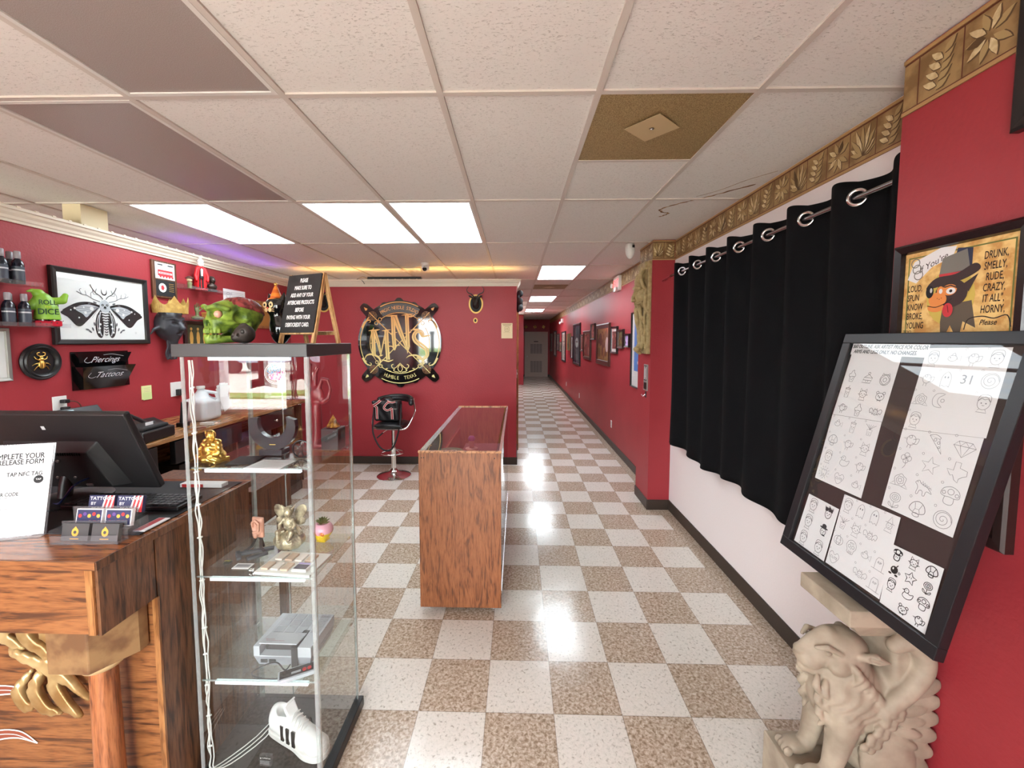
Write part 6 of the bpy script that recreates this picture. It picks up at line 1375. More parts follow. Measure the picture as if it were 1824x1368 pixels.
# ================================================================== poster frames on the near wall
YP = S('poster_parchment', (222, 178, 104), .6); YD = mixmat('poster_parchment_mottled', (204, 150, 80), (236, 200, 128), 30, .6); PI_ = S('poster_ink_brown', (40, 24, 18), .6)
def art_poster(p, a, b):
    G1 = S('poster_olive', (110, 116, 54), .6); WB = S('wolf_brown', (60, 42, 40), .6); OG = S('wolf_muzzle', (226, 140, 70), .6); TR = S('tongue_red', (200, 54, 60), .6); NV = S('hat_navy', (40, 44, 70), .6); GY = S('hat_grey', (120, 116, 108), .6)
    p.rect(-a, a, -b, b, 0, YD)
    for (x0, x1, y0, y1) in ((-a+.014, a-.014, b-.020, b-.016), (-a+.014, a-.014, -b+.016, -b+.020), (-a+.014, -a+.018, -b+.016, b-.016), (a-.018, a-.014, -b+.016, b-.016)): p.rect(x0, x1, y0, y1, .0002, G1)
    p.disc(-.012, .045, .070, .0002, S('poster_yellow_glow', (206, 180, 84), .6), .085, 20); p.flat([(-.03, .02), (.05, .03), (.065, -.05), (.03, -.03), (.02, -.09), (-.005, -.04), (-.03, -.10), (-.035, -.03)], .0004, S('wolf_fur_grey', (96, 84, 70), .6))
    # scroll with script
    p.flat([(-.15, .115), (-.13, .17), (-.045, .20), (.0, .195), (-.01, .165), (-.07, .145), (-.12, .10)], .0006, PAPER); p.text("If You're", -.07, .155, .020, .001, PI_, shear=.4, rot=.38)
    for k in range(3): p.ring(-.125+.006*k, .165-.02*k, .014, .003, .0011, GY, n=14)
    M0_ = p.M; p.M = M0_ @ Matrix.Translation((-.012, .040, 0)) @ Matrix.Diagonal((.76, .76, 1, 1))
    # hat
    p.flat([(.00, .10), (.02, .195), (.075, .185), (.075, .10)], .0008, NV); p.flat([(-.045, .10), (-.035, .165), (.055, .185), (.07, .105)], .001, GY); p.rect(-.045, .068, .088, .102, .0013, TR)
    p.flat(spl([(-.085, .065), (-.05, .09), (.02, .095), (.085, .125), (.105, .10), (.05, .07), (-.03, .055), (-.09, .045)], 5, True), .0016, WB)
    # head
    p.disc(.005, .02, .062, .0012, WB, .055); p.flat([(.045, .05), (.10, .085), (.07, .02)], .0014, WB); p.disc(-.078, .035, .016, .0022, INK, .026); p.disc(-.072, .040, .005, .0026, A4[1], .010)
    p.disc(-.045, .0, .036, .0018, OG, .030); p.disc(-.05, -.032, .034, .0015, OG, .018); p.disc(.0, .035, .028, .0018, OG, .022); p.disc(.006, .030, .018, .0020, PAPER, .013); p.disc(.006, .030, .006, .0023, INK); p.stroke([(-.02, .047), (.005, .052), (.03, .04)], .005, .0024, WB)
    p.disc(-.035, .035, .014, .0019, OG, .018); p.disc(-.033, .033, .007, .0022, PAPER, .010); p.disc(-.002, -.045, .020, .0021, TR, .028); p.stroke([(-.004, -.025), (.002, -.055)], .002, .0024, PI_)
    p.stroke(spl([(-.085, -.022), (-.05, -.030), (-.015, -.018), (.012, .0)], 5), .003, .0024, PI_)
    for i in range(3): p.disc(-.045+.008*i, .005-.004*(i % 2), .0016, .0024, PI_)
    p.M = M0_
    for s, y in zip(['DRUNK,', 'SMELLY,', 'RUDE,', 'CRAZY,', 'IT ALL",', 'HORNY,'], [.150, .120, .090, .060, .030, .000]): p.text(s, .104, y, .0225, .0010, PI_, bold=.02, sx=.52, shear=.08)
    for s, y in zip(['LOUD,', 'SPUN', 'KNOW', 'BROKE,', 'YOUNG'], [.082, .052, .022, -.008, -.038]): p.text(s, -.146, y, .022, .0010, PI_, 'LEFT', bold=.02, sx=.55, shear=.08)
    p.text('TOO', -.140, -.058, .010, .001, PI_)
    p.stroke(spl([(.035, -.055), (.045, -.025), (.08, -.018), (.11, -.025), (.14, -.018), (.15, -.05)], 5), .003, .001, PI_); p.text('Please', .095, -.036, .016, .001, PI_, shear=.35, bold=.02, sx=.8)
FP = S('frame_near_black', (30, 24, 25), .25)
picture('framed_poster', 'dark framed parchment poster of a cartoon dog in a hat, above the drawings board', RIGHTWALL(-2.899, 1.755, 1.1545), .385, .46, .032, .032, FP, art_poster, 0, glassy=False)
picture('framed_picture', 'dark brown framed panel on the near red wall behind the drawings board', RIGHTWALL(-2.93, 1.30, 1.1545), .31, .40, .035, .03, FD, lambda p, a, b: p.rect(-a, a, -b, b, 0, S('panel_dark', (60, 40, 34), .5)), 0, glassy=False)
picture('framed_picture', 'black framed picture at the top right, over the leaf border', RIGHTWALL(-3.22, 2.405, 1.154), .40, .385, .035, .03, FP, art_blobs(A4, 20, 12, A4[2]), 0, glassy=False)
# ================================================================== leaning frame of drawings
t = thing('drawings_frame', 'large black poster frame of line drawings leaning on a stone pedestal', 'framed drawings')
r_ = Vector((0, -1, 0)); up_ = Vector((.2479, 0, .9688)); n_ = r_.cross(up_)
FMx = frame_on((.8885, -2.548, .859), r_, up_); t.matrix_world = FMx
Wf, Hf = .612, .862
f = MB(); D_ = .028; fw = .036
for (a, b_, c, d_) in ((0, Wf, 0, fw), (0, Wf, Hf-fw, Hf), (0, fw, fw, Hf-fw), (Wf-fw, Wf, fw, Hf-fw)): f.box(a, b_, c, d_, -D_, 0, S('drawings_frame_black', (30, 30, 33), .4))
f.build('frame', t, bevel=.002); MB().box(fw-.005, Wf-fw+.005, fw-.005, Hf-fw+.005, -.022, -.016, S('backing_dark_brown', (58, 44, 42), .7)).build('backing', t); MB().box(fw-.003, Wf-fw+.003, fw-.003, Hf-fw+.003, -.008, -.006, GLASS).build('glazing', t)
# --- simple doodles, each drawn in a unit box [-1,1]
def dd(p, M0, x, y, s, ink, w, kind):
    Z0 = .0006
    def L(pts, closed=False, k=1.): p.stroke([(x+a*s, y+b*s) for a, b in pts], w*k, Z0, ink, closed)
    def C(cx, cy, r, ry=None, k=1., n=16): p.ring(x+cx*s, y+cy*s, r*s, w*k, Z0, ink, n=n, ry=(ry or r)*s)
    def F(cx, cy, r, ry=None): p.disc(x+cx*s, y+cy*s, r*s, Z0+.0002, ink, (ry or r)*s, 10)
    def eyes(cx=0, cy=0, d=.25, r=.09): F(cx-d, cy, r); F(cx+d, cy, r); L(spl([(cx-.12, cy-.2), (cx, cy-.27), (cx+.12, cy-.2)], 3))
    if kind == 'cupcake': L([(-.45, -.1), (-.3, -.95), (.3, -.95), (.45, -.1)]); L(spl([(-.55, -.1), (-.6, .2), (-.3, .35), (-.2, .65), (.1, .9), (.25, .5), (.5, .3), (.6, 0), (.4, -.15), (0, -.1), (-.3, -.2)], 3, True), True); eyes(0, -.4, .18, .06)
    elif kind == 'cake': L([(-.8, -.8), (.6, -.8), (.8, 0), (-.6, 0)], True); L([(-.6, 0), (.1, .5), (.8, 0)]); L([(-.72, -.4), (.7, -.4)]); C(.1, .65, .18); eyes(0, -.55, .18, .06)
    elif kind == 'donut': C(0, 0, .8); C(0, 0, .28); L(spl([(.62*math.cos(a)+.06*math.cos(5*a), .62*math.sin(a)+.06*math.sin(5*a)) for a in [k*PI/8 for k in range(16)]], 2, True), True); L([(-.6, .55), (-.5, .95), (-.25, .78)]); L([(.25, .78), (.5, .95), (.6, .55)])
    elif kind == 'drink': L([(-.4, .5), (-.3, -.9), (.3, -.9), (.4, .5)], True); C(0, .5, .45, .12); L([(0, .6), (.15, 1.)]); eyes(0, -.1, .16, .07)
    elif kind == 'bear': C(0, -.1, .65, .55); C(-.5, .45, .2); C(.5, .45, .2); eyes(0, 0, .25, .09); F(0, -.12, .1, .06); L([(-.3, -.75), (0, -.62), (.3, -.75), (.3, -.5), (0, -.62), (-.3, -.5)], True)
    elif kind == 'cat': C(0, -.05, .6, .5); L([(-.55, .2), (-.5, .8), (-.15, .43)]); L([(.55, .2), (.5, .8), (.15, .43)]); eyes(0, 0, .25, .07); [L([(q_*.35, -.15), (q_*.85, -.1)]) for q_ in (-1, 1)]; L([(-.35, -.52), (-.5, -1), (.5, -1), (.35, -.52)])
    elif kind == 'bat': C(0, 0, .35, .4); L(spl([(-.3, .1), (-.7, .5), (-1, .3), (-.85, -.2), (-.6, -.05), (-.45, -.35), (-.3, -.15)], 3)); L(spl([(.3, .1), (.7, .5), (1, .3), (.85, -.2), (.6, -.05), (.45, -.35), (.3, -.15)], 3)); eyes(0, .05, .13, .05); L([(-.25, .3), (-.2, .6), (0, .4), (.2, .6), (.25, .3)])
    elif kind == 'duck': C(-.1, .45, .33); L(spl([(.1, .2), (.5, .1), (.95, .3), (.8, -.4), (.1, -.7), (-.5, -.5), (-.5, -.1), (-.3, .2)], 3)); L([(-.42, .5), (-.75, .4), (-.4, .32)]); F(-.15, .52, .06)
    elif kind == 'tooth': L(spl([(-.5, .3), (-.25, .5), (0, .4), (.25, .5), (.5, .3), (.35, -.2), (.2, -.6), (0, -.1), (-.2, -.6), (-.35, -.2)], 3, True), True); [L([(.75*math.cos(a), .05+.75*math.sin(a)), (.98*math.cos(a), .05+.98*math.sin(a))]) for a in [k*PI/6 for k in range(12)]]
    elif kind == 'fish': C(0, 0, .5, .35); L([(.45, 0), (.9, .35), (.9, -.35)], True); F(-.25, .08, .07); L(spl([(-.2, .35), (.1, .65), (.3, .3)], 3))
    elif kind == 'leafpot': L([(-.4, 0), (-.3, -.8), (.3, -.8), (.4, 0)], True); [L(spl([(0, 0), (a*.5, .4), (a, .7)], 3)) for a in (-.8, -.4, 0, .4, .8)]; eyes(0, -.35, .14, .05)
    elif kind == 'pizza': L([(-.8, .55), (.85, .0), (.3, -.95)], True) if 0 else L([(-.85, .75), (.2, .55), (.75, -.9)], True); L(spl([(-.85, .75), (-.3, .95), (.28, .72), (.2, .55)], 3)); C(-.2, .4, .14); C(.2, .15, .13); C(.35, -.3, .1)
    elif kind == 'diamond': L([(-.6, .6), (.6, .6), (1, .15), (0, -.95), (-1, .15)], True); L([(-1, .15), (1, .15)]); L([(-.6, .6), (-.4, .15), (0, .6), (.4, .15), (.6, .6)]); L([(-.4, .15), (0, -.95), (.4, .15)])
    elif kind == 'star': L([(.95*math.cos(PI/2+k*PI/5)*(1 if k % 2 == 0 else .42), .95*math.sin(PI/2+k*PI/5)*(1 if k % 2 == 0 else .42)) for k in range(10)], True)
    elif kind == 'starface': L([(.95*math.cos(PI/2+k*PI/5)*(1 if k % 2 == 0 else .5), .95*math.sin(PI/2+k*PI/5)*(1 if k % 2 == 0 else .5)) for k in range(10)], True, 1.4); F(-.14, .1, .05, .14); F(.14, .1, .05, .14)
    elif kind == 'texas': L([(-.35, .95), (.15, .95), (.15, .45), (.6, .35), (.85, .3), (.9, -.15), (.55, -.35), (.3, -.6), (.3, -.98), (-.05, -.8), (-.3, -.35), (-.5, -.45), (-.65, -.3), (-.95, .1), (-.35, .1)], True)
    elif kind == 'rose': [L(spl([(r*math.cos(a)*(1+.12*math.sin(5*a+r*9)), r*math.sin(a)*(1+.12*math.sin(5*a+r*9))) for a in [k*PI/6 for k in range(12)]], 2, True), True) for r in (.2, .42, .65)]; L([(-.6, -.3), (-1, -.7), (-.35, -.65)]); L([(.6, -.3), (1, -.7), (.35, -.65)])
    elif kind == 'dino': L(spl([(-.9, .3), (-.6, .6), (-.35, .35), (0, .2), (.4, .1), (.95, -.4), (.4, -.3), (.3, -.8), (.1, -.8), (0, -.4), (-.3, -.4), (-.4, -.8), (-.6, -.8), (-.55, -.2), (-.7, .1)], 3, True), True); [L([(-.3+.22*k, .32-.06*k), (-.2+.22*k, .6-.1*k), (-.08+.22*k, .25-.07*k)]) for k in range(5)]; F(-.68, .4, .05)
    elif kind == 'mushroom': L(spl([(-.85, 0), (-.7, .6), (0, .9), (.7, .6), (.85, 0), (.4, -.15), (0, -.1), (-.4, -.15)], 3, True), True); L(spl([(-.42, -.15), (-.45, -.6), (-.25, -.85), (.25, -.85), (.45, -.6), (.42, -.15)], 3)); C(0, .4, .28); C(-.6, .2, .16); C(.6, .2, .16)
    elif kind == 'mushroomb': F(0, .35, .78, .5); L(spl([(-.42, -.1), (-.45, -.6), (-.25, -.9), (.25, -.9), (.45, -.6), (.42, -.1)], 3), False, 1.6); p.disc(x, y+.4*s, .28*s, Z0+.0005, PAPER); p.disc(x-.5*s, y+.25*s, .14*s, Z0+.0005, PAPER); p.disc(x+.5*s, y+.25*s, .14*s, Z0+.0005, PAPER); F(-.13, -.4, .05, .12); F(.13, -.4, .05, .12)
    elif kind == 'bomb': F(0, -.05, .6); L([(.2, .5), (.4, .85)], False, 1.6); p.disc(x-.2*s, y+.1*s, .12*s, Z0+.0005, PAPER, .18*s); F(-.5, -.75, .28, .16); F(.5, -.75, .28, .16); C(.85, -.2, .15)
    elif kind == 'flower': C(0, .3, .6, .5); C(0, .3, .38, .3); C(0, .3, .16, .14); L([(0, -.2), (0, -.95)]); L(spl([(0, -.85), (-.5, -.7), (-.55, -.35), (0, -.85)], 3)); L(spl([(0, -.85), (.5, -.7), (.55, -.35), (0, -.85)], 3))
    elif kind == 'turtle': L(spl([(-.8, -.2), (-.6, .5), (0, .8), (.6, .5), (.8, -.2), (0, -.45)], 3, True), True, 1.4); L([(-.35, .6), (-.2, 0), (.2, 0), (.4, .6)]); L([(-.2, 0), (-.35, -.35)]); L([(.2, 0), (.35, -.35)]); C(0, -.6, .35, .2, 1.3)
    elif kind == 'bird': C(0, 0, .5, .55); C(-.15, .35, .16); L([(-.45, .2), (-.9, .1), (-.42, 0)]); L(spl([(.2, .1), (.8, .3), (.7, -.3), (.2, -.3)], 3)); L([(-.2, -.55), (-.25, -.9)]); L([(.1, -.55), (.1, -.9)])
    elif kind == 'skull': L(spl([(-.5, -.35), (-.75, .1), (-.55, .7), (0, .95), (.55, .7), (.75, .1), (.5, -.35), (.4, -.8), (-.4, -.8)], 3, True), True); C(-.28, .1, .2); C(.28, .1, .2); L([(-.07, -.25), (0, -.1), (.07, -.25)]); [L([(-.24+.16*k, -.5), (-.24+.16*k, -.8)]) for k in range(4)]; p.text('BOO', x, y+.55*s, .22*s, Z0, ink)
    elif kind == 'ghost': L(spl([(-.5, -.9), (-.5, .3), (0, .9), (.5, .3), (.5, -.9)], 4)); L([(-.5, -.9), (-.25, -.7), (0, -.9), (.25, -.7), (.5, -.9)]); F(-.17, .25, .08, .13); F(.17, .25, .08, .13)
    elif kind == 'witch': L([(-.6, .1), (.6, .1)]); L([(-.35, .1), (.05, .95), (.35, .1)]); C(0, -.25, .38); eyes(0, -.2, .14, .05); L([(-.35, -.6), (-.5, -1), (.5, -1), (.35, -.6)])
    elif kind == 'pumpkin': C(0, 0, .75, .6); C(0, 0, .35, .6); L([(0, .6), (.1, .85)]); L([(-.4, .1), (-.25, .3), (-.12, .1)], True); L([(.4, .1), (.25, .3), (.12, .1)], True); L([(-.4, -.2), (-.2, -.35), (0, -.25), (.2, -.35), (.4, -.2)])
    elif kind == 'heart': L(spl([(0, .4), (.4, .75), (.8, .4), (.6, -.2), (0, -.8), (-.6, -.2), (-.8, .4), (-.4, .75)], 3, True), True); p.text('CUTE', x, y, .35*s, Z0, ink)
    elif kind == 'moon': L(spl([(.4, .8), (-.5, .75), (-.85, 0), (-.5, -.75), (.4, -.8), (-.1, -.4), (-.25, 0), (-.1, .4)], 3, True), True); C(.3, 0, .2)
    elif kind == '31': p.text('31', x, y, 1.1*s, Z0, ink, bold=-.005); C(0, 0, .85, .85, .5, 24) if 0 else None
    elif kind == 'face': C(0, 0, .6, .7); L(spl([(-.6, .2), (-.5, .8), (0, .95), (.5, .8), (.6, .2), (.3, .5), (0, .4), (-.3, .5)], 3, True), True); eyes(0, 0, .22, .07); L([(-.3, -.65), (-.5, -1), (.5, -1), (.3, -.65)])
    elif kind == 'faceb':
        C(0, -.1, .5, .6, 1.6); L([(-.6, .3), (-.75, .8), (-.3, .65), (-.1, 1), (.2, .7), (.6, .9), (.6, .3)], True, 1.5); p.flat([(x+a*s, y+b*s) for a, b in [(-.6, .2), (-.7, .7), (-.2, .65), (0, .95), (.2, .65), (.65, .75), (.6, .2), (.3, .4), (.1, .2), (-.1, .42), (-.3, .2)]], Z0+.0001, ink); eyes(0, -.05, .2, .08)
    elif kind == 'hat': F(0, .35, .7, .14); F(0, .6, .38, .28); C(0, -.15, .45, .5, 1.5); eyes(0, -.1, .18, .08); F(.2, -.6, .3, .1)
    elif kind == 'clover': [C(.3*math.cos(a), .25+.3*math.sin(a), .28) for a in (0, PI/2, PI, 3*PI/2)]; L(spl([(0, 0), (.1, -.5), (-.1, -.95)], 3))
    elif kind == 'swirl': L(spl([(.8*(1-k/20)*math.cos(k*.7), .8*(1-k/20)*math.sin(k*.7)) for k in range(20)], 2)); C(0, 0, .85)
    elif kind == 'grave': L([(-.5, -.8), (-.5, .3), (-.3, .7), (.3, .7), (.5, .3), (.5, -.8)], True); p.text('RIP', x, y+.1*s, .3*s, Z0, ink); L([(-.9, -.8), (.9, -.8)])
PG = S('flash_paper', (228, 226, 228), .75)
def sheet(tl, tr, bl, br, label, rows, ink, w, sc, heading=None, nums=True):
    cx = (tl[0]+tr[0]+bl[0]+br[0])/4; cy = (tl[1]+tr[1]+bl[1]+br[1])/4
    z0 = -.0155+.0006*sheet.k; sheet.k += 1
    o = place(thing('drawing_sheet', label, 'drawing sheet'), FMx @ Matrix.Translation((cx, cy, z0)))
    c = [(a[0]-cx, a[1]-cy) for a in (tl, tr, br, bl)]
    p = MB(); p.prism(c[::-1], -.0002, .0001, PG)
    n = len(rows)
    for i, row in enumerate(rows):
        fy = (i+.5)/n
        for j, kd in enumerate(row):
            fx = (j+.5)/len(row)
            top = Vector(c[0]).lerp(Vector(c[1]), fx); bot = Vector(c[3]).lerp(Vector(c[2]), fx); q_ = top.lerp(bot, fy)
            if kd: dd(p, None, q_.x, q_.y, sc, ink, w, kd)
            if kd and nums: p.ring(q_.x-sc*1.0, q_.y+sc*1.05, sc*.12, w*.7, .0006, ink, n=8)
    p.build('sheet', o); return o
sheet.k = 0
IN2 = S('line_ink_dark', (60, 60, 64), .7); IN3 = S('line_ink_mid', (118, 117, 122), .8)
sheet((.040, .80), (.243, .785), (.040, .550), (.249, .562), 'white sheet of nine cute dessert and animal drawings, top left in the leaning frame', [[None]*3, ['cupcake', 'cake', 'donut'], ['drink', 'cat', 'bear'], ['bird', 'cupcake', 'bat']], IN2, .0014, .024, nums=False)
sheet((.040, .549), (.249, .561), (.052, .298), (.264, .299), 'faint outline sheet with a duck and tooth, middle left in the leaning frame', [['fish', 'drink', 'leafpot'], ['turtle', 'bird', 'cat'], ['face', 'duck', 'bird'], ['tooth', 'heart', 'fish']], IN3, .0012, .025)
sheet((.320, .815), (.540, .822), (.327, .556), (.549, .579), 'faint outline sheet with a moon and 31, top right in the leaning frame', [['face', 'fish', 'bird', 'face'], ['bird', 'ghost', '31', 'swirl'], ['rose', 'moon', None, 'face'], ['face', None, None, None]], IN3, .0011, .025)
sheet((.327, .555), (.545, .578), (.340, .307), (.552, .306), 'outline sheet with pizza, diamond, star and a state map, right in the leaning frame', [['bird', 'pizza', 'diamond'], ['clover', 'star', 'texas'], ['rose', 'dino', 'mushroom'], ['flower', 'turtle', 'swirl']], IN3, .0012, .028)
sheet((.051, .232), (.199, .232), (.050, .040), (.205, .040), 'small white sheet of six bold face drawings, bottom left in the leaning frame', [['face', 'faceb'], ['face', 'hat'], ['face', 'face']], IN2, .0014, .027, nums=False)
sheet((.202, .289), (.409, .297), (.213, .042), (.426, .046), 'faint halloween outline sheet, bottom middle in the leaning frame', [['face', 'ghost', 'ghost', 'witch'], ['leafpot', 'cat', 'bat', None], ['pumpkin', 'skull', 'fish', 'grave'], ['heart', None, 'bat', 'grave']], IN3, .0011, .025)
sheet((.409, .214), (.558, .222), (.430, .040), (.566, .040), 'white sheet with bold black mushroom and star drawings, bottom right in the leaning frame', [['mushroomb', 'cat', 'turtle'], ['bomb', 'starface', 'flower'], ['face', 'duck', 'mushroom'], [None, 'bear', 'bird']], INK, .0018, .019, nums=False)
o = place(thing('price_strip', 'paper strip with bold outline price lettering at the top of the leaning frame', 'paper strip'), FMx @ Matrix.Translation((.180, .806, -.0105))); p = MB(); p.box(-.140, .150, -.022, .020, 0, .0003, PG)
p.text('$60 OUTLINE. ASK ARTIST PRICE FOR COLOR', .006, .009, .0135, .0010, INK, bold=.05, sx=.76, shear=.15); p.text('ARMS AND LEGS ONLY. NO CHANGES.', -.004, -.010, .0135, .0010, INK, bold=.05, sx=.76, shear=.15); p.build('strip', o)
# ================================================================== stone lion pedestal
SND = mixmat('pale_cast_stone', (146, 132, 114), (178, 164, 144), 12, .65, bump=.25, lo=.3, hi=.65)
t = thing('lion_pedestal', 'pale stone pedestal with a seated winged lion under a moulded slab', 'pedestal', (.98, -2.85, 0))
b = MB(); b.bevbox(-.135, .165, -.105, .115, .795, .847, .004, SND); b.add([(-.115, -.09, .795), (.16, -.09, .795), (.16, .10, .795), (-.115, .10, .795), (-.06, -.055, .735), (.16, -.055, .735), (.16, .065, .735), (-.06, .065, .735)], [(0, 1, 5, 4), (1, 2, 6, 5), (2, 3, 7, 6), (3, 0, 4, 7), (4, 5, 6, 7)], SND); b.build('top_slab', t)
b = MB(); b.bevbox(-.235, .165, -.115, .125, 0, .235, .006, SND); b.build('base_block', t)
q = SDF((-.26, -.13, .225), (.175, .13, .80), .0036)
E_ = q.ell
q.add(q.box((.10, 0, .50), (.06, .072, .27), .02)); q.add(E_((.04, 0, .335), (.11, .095, .105)), .02); q.add(q.box((.03, 0, .47), (.09, .060, .12), .05), .03)
q.add(q.chain([(.05, 0, .40), (-.04, 0, .50), (-.06, 0, .58)], [.095, .090, .078]), .03); q.add(E_((-.095, 0, .50), (.070, .074, .095)), .03)
q.add(E_((-.080, 0, .655), (.086, .068, .064)), .02); q.add(E_((-.150, 0, .640), (.056, .046, .042)), .02); q.add(E_((-.188, 0, .628), (.030, .034, .030)), .012); q.add(E_((-.208, 0, .648), (.015, .020, .012)), .005)
q.add(q.chain([(-.205, 0, .655), (-.165, 0, .682), (-.12, 0, .700)], [.012, .020, .026]), .012)
q.add(q.chain([(-.190, 0, .592), (-.15, 0, .585), (-.10, 0, .59)], [.020, .028, .040]), .010)
for sy in (-1, 1):
    q.add(E_((-.180, sy*.024, .618), (.030, .020, .022)), .006)
    q.sub(E_((-.146, sy*.054, .668), (.020, .012, .010), (0, .35, 0)), .004); q.add(E_((-.146, sy*.045, .667), (.011, .009, .007)), .001)
    q.add(q.chain([(-.176, sy*.034, .678), (-.150, sy*.050, .688), (-.115, sy*.058, .674)], [.006, .009, .007]), .004)
    q.add(E_((-.112, sy*.052, .628), (.036, .024, .030)), .008)
    q.add(q.chain([(-.062, sy*.060, .668), (-.020, sy*.074, .672), (.016, sy*.080, .664)], [.010, .017, .004]), .005); q.sub(q.cap((-.04, sy*.082, .674), (-.004, sy*.090, .668), .007, .004), .002)
    q.sub(q.chain([(-.205, sy*.026, .606), (-.172, sy*.044, .602), (-.140, sy*.052, .612)], [.003, .0045, .003]), .003)
    for k in range(8):   # cheek mane sweeping back
        x0, z0 = -.075+.012*k, .640-.014*k
        q.add(q.chain(spl([(x0-.02, sy*.060, z0+.01), (x0, sy*.074, z0-.014), (x0+.004, sy*.078, z0-.036), (x0-.012, sy*.074, z0-.058)], 3), [.006, .009, .011, .012, .012, .011, .010, .008, .006, .004]), .003)
    for j in range(3):   # chest locks
        for k in range(6):
            x0 = -.165+.022*k+.006*j; z0 = .575-.045*j-.012*k
            q.add(q.chain(spl([(x0, sy*(.030+.007*k), z0), (x0-.010, sy*(.040+.006*k), z0-.025), (x0+.004, sy*(.042+.006*k), z0-.048), (x0-.006, sy*(.036+.006*k), z0-.070)], 3), [.008, .010, .011, .012, .011, .010, .009, .008, .006, .004]), .003)
    q.add(q.chain([(-.090, sy*.050, .46), (-.108, sy*.052, .36), (-.125, sy*.052, .285), (-.135, sy*.052, .262)], [.048, .035, .027, .027]), .012); q.add(E_((-.172, sy*.052, .256), (.042, .032, .024)), .008)
    for i in range(4): q.add(E_((-.207, sy*.052-.024+.016*i, .250), (.016, .009, .016)), .002)
    q.add(E_((.03, sy*.078, .335), (.085, .030, .085), (0, .3, 0)), .012); q.add(q.chain([(.0, sy*.08, .28), (-.06, sy*.085, .25)], [.03, .022]), .01); q.add(E_((-.075, sy*.085, .25), (.036, .024, .018)), .006)
    # scroll rising behind the head
    q.add(q.chain(spl([(.00, sy*.080, .50), (.07, sy*.080, .57), (.115, sy*.078, .64), (.115, sy*.076, .70), (.075, sy*.076, .735), (.030, sy*.076, .720)], 5), [.020+.012*math.sin(PI*i/26) for i in range(26)]), .006)
    for k in range(7):   # long outer feathers, rounded tips
        a = k/6; an = -.80+1.15*a; cx, cz = .06+.012*a, .33+.235*a; q.add(E_((cx+.055*math.cos(an), sy*.078, cz+.055*math.sin(an)), (.058, .013, .030), (0, -an, 0)), .002)
    for k in range(6):
        a = k/5; an = -.75+.95*a; cx, cz = .015+.03*a, .37+.14*a; q.add(E_((cx+.04*math.cos(an), sy*.090, cz+.04*math.sin(an)), (.046, .010, .018), (0, -an, 0)), .0015)
    for k in range(9):   # scales along the leading edge
        a = k/8
        for m2 in range(2): q.add(E_((-.060+.085*a+.020*m2+.008*(k % 2), sy*.096, .400+.125*a-.008*m2), (.015, .009, .013), (0, -.6, 0)), .0015)
q.sub(E_((.06, -.085, .665), (.028, .016, .035)), .004)
q.d = q.d+.0016*np.sin(230*(q.X*.75-q.Z*.65)+3*np.sin(q.Z*45))*np.clip((.10-np.sqrt((q.X+.075)**2+(q.Z-.545)**2))/.03, 0, 1)
q.sub(q.box((0, 0, .15), (.4, .3, .083)))
q.build('lion', SND, t)
